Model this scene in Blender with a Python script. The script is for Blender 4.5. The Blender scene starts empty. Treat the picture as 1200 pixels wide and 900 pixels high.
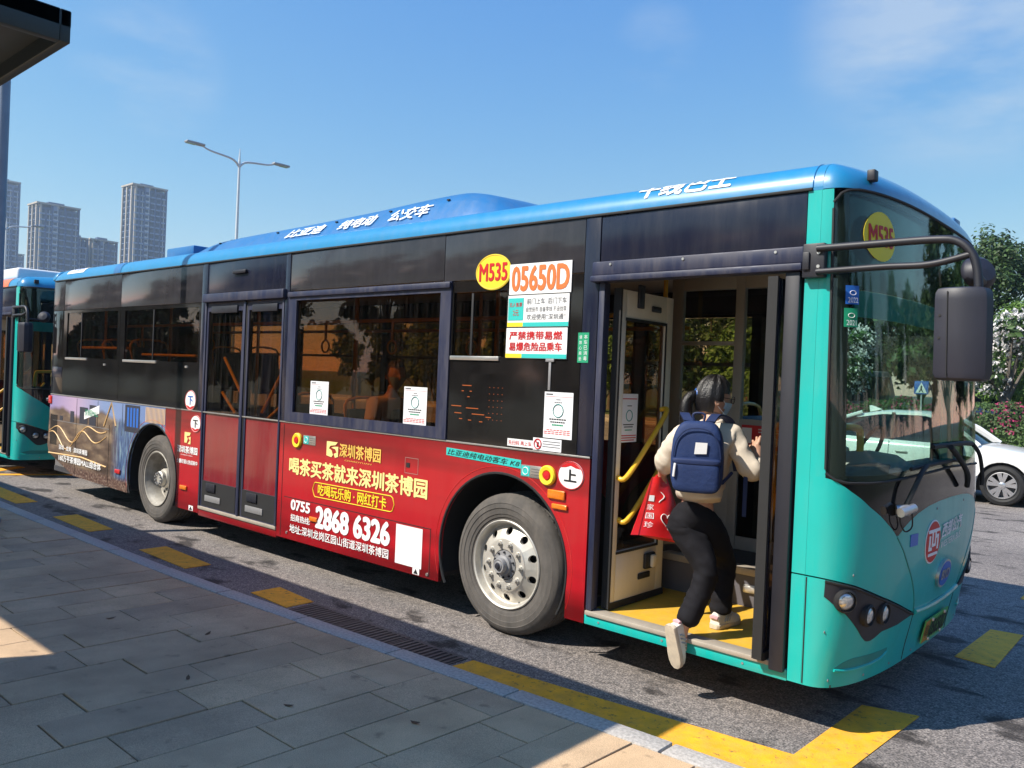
import bpy, bmesh, math, random
from mathutils import Vector, Matrix
rnd = random.Random(7)
SC = bpy.context.scene
COL = SC.collection

# ---------------------------------------------------------------- camera, sky, sun, exposure
cam = bpy.data.cameras.new('camera')
co = bpy.data.objects.new('camera', cam)
COL.objects.link(co)
Fv = Vector((-0.66264248, 0.74889579, -0.00774868))
Rv = Vector((0.74803099, 0.66231488, 0.04229237))
Uv = Vector((-0.03680464, -0.02222847, 0.99907523))
M = Matrix((Rv, Uv, -Fv)).transposed().to_4x4()
M.translation = Vector((3.6943, -4.1677, 1.7718))
co.matrix_world = M
cam.sensor_width = 36.0
cam.lens = 28.8
cam.clip_start = 0.05
cam.clip_end = 5000
SC.camera = co

SUN = Vector((-0.46, -0.84, 1.0)).normalized()          # towards the sun
elev = math.asin(SUN.z)
azim = math.atan2(SUN.x, SUN.y)                          # clockwise from +Y
world = bpy.data.worlds.new('World')
SC.world = world
world.use_nodes = True
nt = world.node_tree
nt.nodes.clear()
wo = nt.nodes.new('ShaderNodeOutputWorld')
bg = nt.nodes.new('ShaderNodeBackground')
sky = nt.nodes.new('ShaderNodeTexSky')
sky.sky_type = 'NISHITA'
sky.sun_disc = False
sky.sun_elevation = elev
sky.sun_rotation = azim
sky.air_density = 1.0
sky.dust_density = 0.1
sky.ozone_density = 8.0
bg.inputs['Strength'].default_value = 0.117
# faint wisps of high cloud
tc = nt.nodes.new('ShaderNodeTexCoord')
mp = nt.nodes.new('ShaderNodeMapping')
mp.inputs['Scale'].default_value = (2.2, 2.2, 7.0)
mp.inputs['Location'].default_value = (0.35, 0.9, 0.2)
nz = nt.nodes.new('ShaderNodeTexNoise')
nz.inputs['Scale'].default_value = 1.5
nz.inputs['Detail'].default_value = 7
nz.inputs['Roughness'].default_value = 0.6
rp = nt.nodes.new('ShaderNodeValToRGB')
rp.color_ramp.elements[0].position = 0.47
rp.color_ramp.elements[0].color = (0, 0, 0, 1)
rp.color_ramp.elements[1].position = 0.68
rp.color_ramp.elements[1].color = (0.50, 0.50, 0.50, 1)
mx = nt.nodes.new('ShaderNodeMix')
mx.data_type = 'RGBA'
mx.inputs['B'].default_value = (3.0, 3.3, 3.5, 1)
L = nt.links.new
L(tc.outputs['Generated'], mp.inputs['Vector'])
L(mp.outputs['Vector'], nz.inputs['Vector'])
L(nz.outputs['Fac'], rp.inputs['Fac'])
msum = None
for d_, r0_, r1_, k_ in (((-0.215, 0.900, 0.380), 0.984, 0.999, 0.95), ((-0.870, 0.386, 0.308), 0.9965, 0.9999, 0.55), ((-0.498, 0.782, 0.375), 0.9985, 0.9999, 0.40)):
    dn = nt.nodes.new('ShaderNodeVectorMath')
    dn.operation = 'DOT_PRODUCT'
    dn.inputs[1].default_value = d_
    L(tc.outputs['Generated'], dn.inputs[0])
    mr_ = nt.nodes.new('ShaderNodeMapRange')
    mr_.interpolation_type = 'SMOOTHSTEP'
    mr_.inputs['From Min'].default_value = r0_
    mr_.inputs['From Max'].default_value = r1_
    mr_.inputs['To Max'].default_value = k_
    L(dn.outputs['Value'], mr_.inputs['Value'])
    if msum is None:
        msum = mr_.outputs['Result']
    else:
        ma_ = nt.nodes.new('ShaderNodeMath')
        ma_.operation = 'ADD'
        L(msum, ma_.inputs[0])
        L(mr_.outputs['Result'], ma_.inputs[1])
        msum = ma_.outputs['Value']
ma_ = nt.nodes.new('ShaderNodeMath')
ma_.operation = 'MULTIPLY'
L(msum, ma_.inputs[0])
L(rp.outputs['Color'], ma_.inputs[1])
L(ma_.outputs['Value'], mx.inputs['Factor'])
# the camera's rendering of the sky: one response curve per channel, the same in every direction
sepc = nt.nodes.new('ShaderNodeSeparateColor')
comc = nt.nodes.new('ShaderNodeCombineColor')
L(sky.outputs['Color'], sepc.inputs['Color'])
for ch_, ex_, c_ in (('Red', 1.35, 0.67), ('Green', 0.86, 0.93), ('Blue', 0.22, 2.38)):
    pw = nt.nodes.new('ShaderNodeMath')
    pw.operation = 'POWER'
    pw.inputs[1].default_value = ex_
    ml = nt.nodes.new('ShaderNodeMath')
    ml.operation = 'MULTIPLY'
    ml.inputs[1].default_value = c_
    L(sepc.outputs[ch_], pw.inputs[0])
    L(pw.outputs['Value'], ml.inputs[0])
    L(ml.outputs['Value'], comc.inputs[ch_])
L(comc.outputs['Color'], mx.inputs['A'])
L(mx.outputs['Result'], bg.inputs['Color'])
L(bg.outputs['Background'], wo.inputs['Surface'])

sl = bpy.data.lights.new('sun', 'SUN')
sl.energy = 3.7
sl.angle = math.radians(0.5)
sl.color = (1.0, 0.93, 0.82)
so = bpy.data.objects.new('sun', sl)
COL.objects.link(so)
so.location = (-8, -15, 30)
so.rotation_euler = SUN.to_track_quat('Z', 'Y').to_euler()

SC.view_settings.view_transform = 'Standard'
SC.view_settings.look = 'None'
SC.view_settings.exposure = 1.08
SC.view_settings.gamma = 1.0
SC.view_settings.use_curve_mapping = False
SC.cycles.max_bounces = 10
SC.cycles.transparent_max_bounces = 24
SC.cycles.use_denoising = True
SC.cycles.sample_clamp_indirect = 6.0
SC.cycles.caustics_reflective = False
SC.cycles.caustics_refractive = False


# ---------------------------------------------------------------- materials
def lin(r, g, b):
    f = lambda c: (c / 255 / 12.92) if c / 255 <= 0.04045 else ((c / 255 + 0.055) / 1.055) ** 2.4
    return (f(r), f(g), f(b))


MATS = {}


def pm(name, col, rough=0.5, metal=0.0, var=0.12, scale=4.0, bump=0.0, bscale=60.0, coat=0.0, spec=0.5,
       emit=None, dust=0.0, stretch=(1, 1, 1), island=0.0, trans=0.0):
    m = bpy.data.materials.new(name)
    m.use_nodes = True
    n = m.node_tree
    b = n.nodes['Principled BSDF']
    b.inputs['Roughness'].default_value = rough
    b.inputs['Metallic'].default_value = metal
    b.inputs['Specular IOR Level'].default_value = spec
    b.inputs['Coat Weight'].default_value = coat
    b.inputs['Coat Roughness'].default_value = 0.06
    t = n.nodes.new('ShaderNodeTexCoord')
    mp_ = n.nodes.new('ShaderNodeMapping')
    mp_.inputs['Scale'].default_value = stretch
    n.links.new(t.outputs['Object'], mp_.inputs['Vector'])
    z = n.nodes.new('ShaderNodeTexNoise')
    z.inputs['Scale'].default_value = scale
    z.inputs['Detail'].default_value = 6
    z.inputs['Roughness'].default_value = 0.62
    n.links.new(mp_.outputs['Vector'], z.inputs['Vector'])
    r = n.nodes.new('ShaderNodeValToRGB')
    r.color_ramp.elements[0].position = 0.3
    r.color_ramp.elements[1].position = 0.72
    r.color_ramp.elements[0].color = tuple(max(0, c * (1 - var)) for c in col) + (1,)
    r.color_ramp.elements[1].color = tuple(min(1, c * (1 + var)) for c in col) + (1,)
    n.links.new(z.outputs['Fac'], r.inputs['Fac'])
    out = r.outputs['Color']
    if island:
        g = n.nodes.new('ShaderNodeNewGeometry')
        hs = n.nodes.new('ShaderNodeHueSaturation')
        mr = n.nodes.new('ShaderNodeMapRange')
        mr.inputs['To Min'].default_value = 1 - island
        mr.inputs['To Max'].default_value = 1 + island
        n.links.new(g.outputs['Random Per Island'], mr.inputs['Value'])
        n.links.new(mr.outputs['Result'], hs.inputs['Value'])
        n.links.new(out, hs.inputs['Color'])
        out = hs.outputs['Color']
    if dust:
        z2 = n.nodes.new('ShaderNodeTexNoise')
        z2.inputs['Scale'].default_value = 2.3
        z2.inputs['Detail'].default_value = 9
        z2.inputs['Roughness'].default_value = 0.7
        m2 = n.nodes.new('ShaderNodeMapping')
        m2.inputs['Scale'].default_value = (5, 5, 0.7)
        n.links.new(t.outputs['Object'], m2.inputs['Vector'])
        n.links.new(m2.outputs['Vector'], z2.inputs['Vector'])
        r2 = n.nodes.new('ShaderNodeValToRGB')
        r2.color_ramp.elements[0].position = 0.42
        r2.color_ramp.elements[1].position = 0.75
        r2.color_ramp.elements[0].color = (0, 0, 0, 1)
        r2.color_ramp.elements[1].color = (dust, dust, dust, 1)
        n.links.new(z2.outputs['Fac'], r2.inputs['Fac'])
        mm = n.nodes.new('ShaderNodeMix')
        mm.data_type = 'RGBA'
        mm.inputs['B'].default_value = (0.24, 0.21, 0.18, 1)
        n.links.new(r2.outputs['Color'], mm.inputs['Factor'])
        n.links.new(out, mm.inputs['A'])
        out = mm.outputs['Result']
        ad = n.nodes.new('ShaderNodeMath')
        ad.operation = 'ADD'
        ad.inputs[1].default_value = rough
        n.links.new(r2.outputs['Color'], ad.inputs[0])
        n.links.new(ad.outputs['Value'], b.inputs['Roughness'])
    n.links.new(out, b.inputs['Base Color'])
    if trans:
        tr = n.nodes.new('ShaderNodeBsdfTranslucent')
        n.links.new(out, tr.inputs['Color'])
        ms = n.nodes.new('ShaderNodeMixShader')
        ms.inputs['Fac'].default_value = trans
        n.links.new(b.outputs['BSDF'], ms.inputs[1])
        n.links.new(tr.outputs['BSDF'], ms.inputs[2])
        n.links.new(ms.outputs['Shader'], n.nodes['Material Output'].inputs['Surface'])
    if bump:
        zb = n.nodes.new('ShaderNodeTexNoise')
        zb.inputs['Scale'].default_value = bscale
        zb.inputs['Detail'].default_value = 4
        bp = n.nodes.new('ShaderNodeBump')
        bp.inputs['Strength'].default_value = bump
        bp.inputs['Distance'].default_value = 0.01
        n.links.new(t.outputs['Object'], zb.inputs['Vector'])
        n.links.new(zb.outputs['Fac'], bp.inputs['Height'])
        n.links.new(bp.outputs['Normal'], b.inputs['Normal'])
    if emit:
        b.inputs['Emission Color'].default_value = tuple(emit[:3]) + (1,)
        b.inputs['Emission Strength'].default_value = emit[3]
    MATS[name] = m
    return m


def glassmat(name, tint, ior=1.5, rough=0.0, wob=0.0, dirt=0.0, boost=1.0):
    m = bpy.data.materials.new(name)
    m.use_nodes = True
    n = m.node_tree
    n.nodes.remove(n.nodes['Principled BSDF'])
    out = n.nodes['Material Output']
    tr = n.nodes.new('ShaderNodeBsdfTransparent')
    tr.inputs['Color'].default_value = tuple(tint) + (1,)
    gl = n.nodes.new('ShaderNodeBsdfGlossy')
    gl.inputs['Roughness'].default_value = rough
    fr = n.nodes.new('ShaderNodeFresnel')
    gb = n.nodes.new('ShaderNodeNewGeometry')
    im = n.nodes.new('ShaderNodeMapRange')          # the same reflectance on the way in and out of a pane
    im.inputs['To Min'].default_value = ior
    im.inputs['To Max'].default_value = 1.0 / ior
    n.links.new(gb.outputs['Backfacing'], im.inputs['Value'])
    n.links.new(im.outputs['Result'], fr.inputs['IOR'])
    mu = n.nodes.new('ShaderNodeMath')
    mu.operation = 'MULTIPLY'
    mu.use_clamp = True
    mu.inputs[1].default_value = boost
    n.links.new(fr.outputs['Fac'], mu.inputs[0])
    ms = n.nodes.new('ShaderNodeMixShader')
    n.links.new(mu.outputs['Value'], ms.inputs['Fac'])
    n.links.new(tr.outputs['BSDF'], ms.inputs[1])
    n.links.new(gl.outputs['BSDF'], ms.inputs[2])
    t = n.nodes.new('ShaderNodeTexCoord')
    if wob:
        z = n.nodes.new('ShaderNodeTexNoise')
        z.inputs['Scale'].default_value = 2.2
        z.inputs['Detail'].default_value = 2
        bp = n.nodes.new('ShaderNodeBump')
        bp.inputs['Strength'].default_value = wob
        bp.inputs['Distance'].default_value = 0.02
        n.links.new(t.outputs['Object'], z.inputs['Vector'])
        n.links.new(z.outputs['Fac'], bp.inputs['Height'])
        n.links.new(bp.outputs['Normal'], gl.inputs['Normal'])
    last = ms
    if dirt:
        mp_ = n.nodes.new('ShaderNodeMapping')
        mp_.inputs['Scale'].default_value = (30, 30, 1.2)
        z = n.nodes.new('ShaderNodeTexNoise')
        z.inputs['Scale'].default_value = 1.5
        z.inputs['Detail'].default_value = 6
        n.links.new(t.outputs['Object'], mp_.inputs['Vector'])
        n.links.new(mp_.outputs['Vector'], z.inputs['Vector'])
        mr = n.nodes.new('ShaderNodeMapRange')
        mr.inputs['From Min'].default_value = 0.45
        mr.inputs['From Max'].default_value = 0.8
        mr.inputs['To Max'].default_value = dirt
        n.links.new(z.outputs['Fac'], mr.inputs['Value'])
        df = n.nodes.new('ShaderNodeBsdfDiffuse')
        df.inputs['Color'].default_value = (0.30, 0.27, 0.24, 1)
        m3 = n.nodes.new('ShaderNodeMixShader')
        n.links.new(mr.outputs['Result'], m3.inputs['Fac'])
        n.links.new(ms.outputs['Shader'], m3.inputs[1])
        n.links.new(df.outputs['BSDF'], m3.inputs[2])
        last = m3
    n.links.new(last.outputs['Shader'], out.inputs['Surface'])
    MATS[name] = m
    return m


pm('teal', (0.004, 0.42, 0.385), 0.32, var=0.08, scale=1.3, coat=0.25, dust=0.11)
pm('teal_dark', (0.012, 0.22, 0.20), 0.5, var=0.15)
pm('blue_roof', (0.014, 0.205, 0.43), 0.34, var=0.06, coat=0.4, dust=0.08)
pm('blue_dome', (0.016, 0.135, 0.35), 0.36, var=0.08, coat=0.2, dust=0.12)
pm('navy', lin(34, 40, 66), 0.45, var=0.15, dust=0.22, spec=0.4)
pm('navy_gloss', lin(26, 30, 48), 0.2, var=0.1, dust=0.06)
pm('rubber', (0.012, 0.012, 0.013), 0.7, var=0.2)
pm('black_plastic', (0.013, 0.014, 0.022), 0.5, var=0.2, dust=0.02, bump=0.05, bscale=400)
pm('mirror_shell', (0.018, 0.019, 0.032), 0.5, var=0.15, dust=0.02, bump=0.06, bscale=500)
pm('dark_panel', (0.010, 0.009, 0.009), 0.07, var=0.3, dust=0.02, coat=0.0)
pm('sky_dust_panel', (0.035, 0.034, 0.040), 0.12, var=0.2, dust=0.05, coat=0.0)  # dusty black glass; sky reflection also put in as a greyer base colour
pm('white', (0.80, 0.80, 0.80), 0.5, var=0.03)
pm('paper', (0.78, 0.79, 0.82), 0.6, var=0.03)
pm('cream_metal', lin(222, 216, 202), 0.45, var=0.06, dust=0.10)
pm('step_metal', lin(170, 160, 146), 0.5, metal=0.2, var=0.12, scale=9, dust=0.3)
pm('silver', (0.62, 0.60, 0.57), 0.32, metal=0.85, var=0.12, dust=0.15)
pm('alloy', (0.60, 0.57, 0.51), 0.42, metal=0.5, var=0.12, scale=9, dust=0.25)
pm('alloy_dirty', (0.36, 0.34, 0.30), 0.6, metal=0.3, var=0.3, scale=7, dust=0.5)
pm('grey_steel', (0.30, 0.30, 0.31), 0.5, metal=0.4, var=0.2, dust=0.25)
pm('tyre', (0.080, 0.073, 0.067), 0.85, var=0.30, scale=7, bump=0.2, bscale=160, dust=0.35)
pm('ink_black', (0.012, 0.012, 0.014), 0.5, var=0.1)
pm('ink_grey', (0.12, 0.12, 0.13), 0.5, var=0.1)
pm('ink_red', (0.55, 0.010, 0.014), 0.5, var=0.08)
pm('ink_orange', (0.72, 0.17, 0.04), 0.5, var=0.05)
pm('ink_yellow', (0.85, 0.66, 0.03), 0.5, var=0.05)
pm('ink_cream', (0.88, 0.72, 0.28), 0.5, var=0.05)
pm('ink_gold', (0.80, 0.50, 0.10), 0.5, var=0.1)
pm('ink_blue', (0.02, 0.13, 0.50), 0.4, var=0.05)
pm('ink_teal', (0.03, 0.50, 0.46), 0.5, var=0.05)
pm('ink_green', (0.01, 0.30, 0.15), 0.5, var=0.05)
pm('ink_white', (0.82, 0.82, 0.82), 0.5, var=0.03)
pm('plate_green', (0.12, 0.42, 0.10), 0.45, var=0.3, scale=14)
pm('plate_orange', (0.55, 0.24, 0.03), 0.45, var=0.2, scale=14)
pm('amber', (0.72, 0.18, 0.01), 0.25, var=0.2, scale=60, coat=0.6)
pm('red_lens', (0.55, 0.02, 0.02), 0.25, var=0.2, scale=60, coat=0.6)
pm('lens', (0.55, 0.56, 0.56), 0.12, metal=0.6, var=0.3, scale=80)
pm('floor_yellow', lin(212, 168, 52), 0.55, var=0.10, scale=14, dust=0.18)
pm('floor_grey', (0.045, 0.045, 0.052), 0.6, var=0.2, scale=20, dust=0.1)
pm('riser_grey', (0.10, 0.095, 0.11), 0.6, var=0.12, dust=0.1)
pm('liner', (0.36, 0.35, 0.33), 0.6, var=0.06)
pm('liner_dark', (0.16, 0.15, 0.15), 0.6, var=0.1)
pm('rail_yellow', (0.80, 0.46, 0.03), 0.3, var=0.06, coat=0.4)
pm('seat_blue', (0.03, 0.10, 0.26), 0.5, var=0.1)
pm('chassis', (0.014, 0.013, 0.012), 0.9, var=0.3)
pm('led', (0.02, 0.01, 0.0), 0.5, emit=(1.0, 0.20, 0.03, 0.25))
glassmat('tint', (0.63, 0.48, 0.34), dirt=0.03, boost=1.0, wob=0.02)
glassmat('tint_door', (0.66, 0.52, 0.40), dirt=0.05, boost=1.0)
glassmat('tint_far', (0.82, 0.66, 0.45), dirt=0.03)
glassmat('clear', (0.93, 0.95, 0.94), dirt=0.04)
glassmat('screen', (0.78, 0.88, 0.84), dirt=0.02, boost=0.85)
glassmat('screen_dark', (0.10, 0.10, 0.12), dirt=0.05, boost=1.3)
glassmat('carglass', (0.20, 0.24, 0.26), boost=1.4)


def red_print():
    """red vinyl wrap with the darker silk-like waves printed on it"""
    m = pm('red_print', (0.41, 0.005, 0.012), 0.32, var=0.05, coat=0.25, dust=0.05)
    n = m.node_tree
    b = n.nodes['Principled BSDF']
    src = b.inputs['Base Color'].links[0].from_socket
    t = n.nodes.new('ShaderNodeNewGeometry')
    mp_ = n.nodes.new('ShaderNodeMapping')
    mp_.inputs['Scale'].default_value = (0.32, 0.0, 4.2)
    mp_.inputs['Rotation'].default_value = (0, math.radians(-3), 0)
    n.links.new(t.outputs['Position'], mp_.inputs['Vector'])
    z = n.nodes.new('ShaderNodeTexNoise')
    z.inputs['Scale'].default_value = 1.15
    z.inputs['Detail'].default_value = 3
    z.inputs['Roughness'].default_value = 0.45
    n.links.new(mp_.outputs['Vector'], z.inputs['Vector'])
    r = n.nodes.new('ShaderNodeValToRGB')
    r.color_ramp.elements[0].position = 0.40
    r.color_ramp.elements[1].position = 0.58
    r.color_ramp.elements[0].color = (0.16, 0.10, 0.10, 1)
    r.color_ramp.elements[1].color = (1, 1, 1, 1)
    sp = n.nodes.new('ShaderNodeSeparateXYZ')
    n.links.new(t.outputs['Position'], sp.inputs['Vector'])
    zr = n.nodes.new('ShaderNodeValToRGB')          # printed design: bright band between two darker ones
    zr.color_ramp.interpolation = 'EASE'
    e = zr.color_ramp.elements
    e[0].position, e[0].color = 0.24, (0.02, 0.02, 0.02, 1)
    e[1].position, e[1].color = 1.0, (0.0, 0.0, 0.0, 1)
    for p_, v_ in ((0.40, 0.26), (0.52, 0.42), (0.74, 0.42), (0.86, 0.12)):
        k_ = e.new(p_)
        k_.color = (v_, v_, v_, 1)
    mz = n.nodes.new('ShaderNodeMapRange')
    mz.inputs['From Max'].default_value = 1.30
    n.links.new(sp.outputs['Z'], mz.inputs['Value'])
    n.links.new(mz.outputs['Result'], zr.inputs['Fac'])
    sm = n.nodes.new('ShaderNodeMath')
    sm.operation = 'MULTIPLY_ADD'
    sm.inputs[1].default_value = 1.0
    n.links.new(z.outputs['Fac'], sm.inputs[0])
    n.links.new(zr.outputs['Color'], sm.inputs[2])
    r.color_ramp.elements[0].position = 0.42
    r.color_ramp.elements[1].position = 0.82
    n.links.new(sm.outputs['Value'], r.inputs['Fac'])
    mm = n.nodes.new('ShaderNodeMix')
    mm.data_type = 'RGBA'
    mm.blend_type = 'MULTIPLY'
    mm.inputs['Factor'].default_value = 0.85
    n.links.new(src, mm.inputs['A'])
    n.links.new(r.outputs['Color'], mm.inputs['B'])
    n.links.new(mm.outputs['Result'], b.inputs['Base Color'])


red_print()


def mall_print():
    """printed advert: dusk sky, tan hills, a blue glass hall"""
    m = bpy.data.materials.new('mall_print')
    m.use_nodes = True
    n = m.node_tree
    b = n.nodes['Principled BSDF']
    b.inputs['Roughness'].default_value = 0.32
    g = n.nodes.new('ShaderNodeNewGeometry')
    sp = n.nodes.new('ShaderNodeSeparateXYZ')
    n.links.new(g.outputs['Position'], sp.inputs['Vector'])

    def noise(sx, sz, sc, det=5):
        mp_ = n.nodes.new('ShaderNodeMapping')
        mp_.inputs['Scale'].default_value = (sx, 0, sz)
        z = n.nodes.new('ShaderNodeTexNoise')
        z.inputs['Scale'].default_value = sc
        z.inputs['Detail'].default_value = det
        n.links.new(g.outputs['Position'], mp_.inputs['Vector'])
        n.links.new(mp_.outputs['Vector'], z.inputs['Vector'])
        return z.outputs['Fac']

    def ramp(src, lo, hi, stops):
        mr = n.nodes.new('ShaderNodeMapRange')
        mr.inputs['From Min'].default_value = lo
        mr.inputs['From Max'].default_value = hi
        n.links.new(src, mr.inputs['Value'])
        r = n.nodes.new('ShaderNodeValToRGB')
        e = r.color_ramp.elements
        e[0].position, e[0].color = stops[0][0], stops[0][1] + (1,)
        e[1].position, e[1].color = stops[-1][0], stops[-1][1] + (1,)
        for p, c in stops[1:-1]:
            k = e.new(p)
            k.color = c + (1,)
        n.links.new(mr.outputs['Result'], r.inputs['Fac'])
        return r.outputs['Color']

    def mix(f, a, c):
        mm = n.nodes.new('ShaderNodeMix')
        mm.data_type = 'RGBA'
        n.links.new(f, mm.inputs['Factor'])
        n.links.new(a, mm.inputs['A'])
        n.links.new(c, mm.inputs['B'])
        return mm.outputs['Result']

    skyc = ramp(sp.outputs['X'], -8.3, -4.9, [(0, lin(150, 130, 205)), (0.25, lin(205, 170, 215)), (0.5, lin(110, 150, 215)), (1, lin(60, 120, 200))])
    hill = ramp(noise(1.2, 4, 2.0), 0.3, 0.7, [(0, lin(62, 46, 38)), (0.5, lin(118, 92, 70)), (1, lin(176, 146, 104))])
    hall = ramp(noise(7, 1.5, 3.0), 0.3, 0.7, [(0, lin(20, 34, 70)), (0.5, lin(40, 96, 160)), (1, lin(140, 180, 190))])
    foot = ramp(noise(9, 9, 4.0), 0.3, 0.7, [(0, lin(48, 36, 30)), (0.5, lin(112, 72, 56)), (1, lin(190, 165, 140))])
    # sky above a wavering ridge
    ad = n.nodes.new('ShaderNodeMath')
    ad.operation = 'MULTIPLY_ADD'
    ad.inputs[1].default_value = -0.5
    n.links.new(noise(0.9, 0, 1.6, 2), ad.inputs[0])
    n.links.new(sp.outputs['Z'], ad.inputs[2])
    fsky = ramp(ad.outputs['Value'], 0.80, 0.86, [(0, (0, 0, 0)), (1, (1, 1, 1))])
    fhall = ramp(sp.outputs['X'], -6.35, -6.1, [(0, (0, 0, 0)), (1, (1, 1, 1))])
    ffoot = ramp(sp.outputs['Z'], 0.42, 0.36, [(0, (0, 0, 0)), (1, (1, 1, 1))])
    c = mix(fhall, hill, hall)
    c = mix(fsky, c, skyc)
    c = mix(ffoot, c, foot)
    hs = n.nodes.new('ShaderNodeHueSaturation')
    hs.inputs['Saturation'].default_value = 0.78
    hs.inputs['Value'].default_value = 0.72
    n.links.new(c, hs.inputs['Color'])
    n.links.new(hs.outputs['Color'], b.inputs['Base Color'])
    MATS['mall_print'] = m


mall_print()


# ---------------------------------------------------------------- mesh helpers
W = {}


def join(*gs):
    V, F = [], []
    for v, f in gs:
        k = len(V)
        V += [tuple(p) for p in v]
        F += [tuple(i + k for i in q) for q in f]
    return V, F


def box(x0, x1, y0, y1, z0, z1):
    v = [(x0, y0, z0), (x1, y0, z0), (x1, y1, z0), (x0, y1, z0), (x0, y0, z1), (x1, y0, z1), (x1, y1, z1), (x0, y1, z1)]
    f = [(3, 2, 1, 0), (4, 5, 6, 7), (0, 1, 5, 4), (1, 2, 6, 5), (2, 3, 7, 6), (3, 0, 4, 7)]
    return v, f


def prism(poly, d0, d1, ax='y'):
    """polygon in the other two axes, extruded from d0 to d1 along ax"""
    def p(a, b, d):
        return (a, d, b) if ax == 'y' else ((d, a, b) if ax == 'x' else (a, b, d))
    n = len(poly)
    v = [p(a, b, d0) for a, b in poly] + [p(a, b, d1) for a, b in poly]
    f = [tuple(range(n)), tuple(range(2 * n - 1, n - 1, -1))]
    f += [(i, i + n, (i + 1) % n + n, (i + 1) % n) for i in range(n)]
    return v, f


def frames(pts):
    pts = [Vector(p) for p in pts]
    out = []
    up = Vector((0, 0, 1))
    for i, p in enumerate(pts):
        t = (pts[min(i + 1, len(pts) - 1)] - pts[max(i - 1, 0)]).normalized()
        u = up - t * up.dot(t)
        if u.length < 0.05:
            u = Vector((1, 0, 0)) - t * t.x
        u.normalize()
        up = u
        out.append((p, u, t.cross(u)))
    return out


def tube(pts, r, n=10, rs=None):
    fr = frames(pts)
    v, f = [], []
    for i, (p, a, b) in enumerate(fr):
        rr = rs[i] if rs else r
        for k in range(n):
            t = 2 * math.pi * k / n
            v.append(tuple(p + a * (rr * math.cos(t)) + b * (rr * math.sin(t))))
    for i in range(len(fr) - 1):
        for k in range(n):
            f.append((i * n + k, i * n + (k + 1) % n, (i + 1) * n + (k + 1) % n, (i + 1) * n + k))
    f.append(tuple(range(n - 1, -1, -1)))
    f.append(tuple((len(fr) - 1) * n + k for k in range(n)))
    return v, f


def smoothpath(pts, n=6):
    P = [Vector(p) for p in pts]
    out = []
    for i in range(len(P) - 1):
        p0, p1, p2, p3 = P[max(i - 1, 0)], P[i], P[i + 1], P[min(i + 2, len(P) - 1)]
        for k in range(n):
            t = k / n
            out.append(0.5 * ((2 * p1) + (p2 - p0) * t + (2 * p0 - 5 * p1 + 4 * p2 - p3) * t * t + (3 * p1 - p0 - 3 * p2 + p3) * t ** 3))
    out.append(P[-1])
    return out


def lathe(prof, n=48, c=(0, 0, 0), closed=False):
    """profile of (radius, y) turned about an axis parallel to Y through c"""
    v, f = [], []
    m = len(prof)
    for k in range(n):
        t = 2 * math.pi * k / n
        for r, y in prof:
            v.append((c[0] + r * math.cos(t), c[1] + y, c[2] + r * math.sin(t)))
    for k in range(n):
        k2 = (k + 1) % n
        for i in range(m - 1 if not closed else m):
            j = (i + 1) % m
            f.append((k * m + i, k * m + j, k2 * m + j, k2 * m + i))
    return v, f


def lathez(prof, n=24, c=(0, 0, 0)):
    v, f = lathe(prof, n)
    return [(c[0] + x, c[1] + z, c[2] + y) for x, y, z in v], [q[::-1] for q in f]


def disc_y(cx, cz, rx, rz, y0, y1, n=32):
    return prism([(cx + rx * math.cos(2 * math.pi * k / n), cz + rz * math.sin(2 * math.pi * k / n)) for k in range(n)], y0, y1)


def grid(P):
    """P[i][j] points -> open surface"""
    a, b = len(P), len(P[0])
    v = [tuple(p) for r in P for p in r]
    f = [(i * b + j, i * b + j + 1, (i + 1) * b + j + 1, (i + 1) * b + j) for i in range(a - 1) for j in range(b - 1)]
    return v, f


def slab(Po, Pi):
    """closed slab between two grids of points"""
    a, b = len(Po), len(Po[0])
    v1, f1 = grid(Po)
    v2, f2 = grid(Pi)
    k = len(v1)
    f = f1 + [tuple(i + k for i in q[::-1]) for q in f2]
    ring = [(0, j) for j in range(b)] + [(i, b - 1) for i in range(1, a)] + [(a - 1, j) for j in range(b - 2, -1, -1)] + [(i, 0) for i in range(a - 2, 0, -1)]
    ids = [i * b + j for i, j in ring]
    for q in range(len(ids)):
        p, r = ids[q], ids[(q + 1) % len(ids)]
        f.append((r, p, p + k, r + k))
    return v1 + v2, f


def link(o, parent=None):
    COL.objects.link(o)
    if parent is not None:
        o.parent = parent


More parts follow.
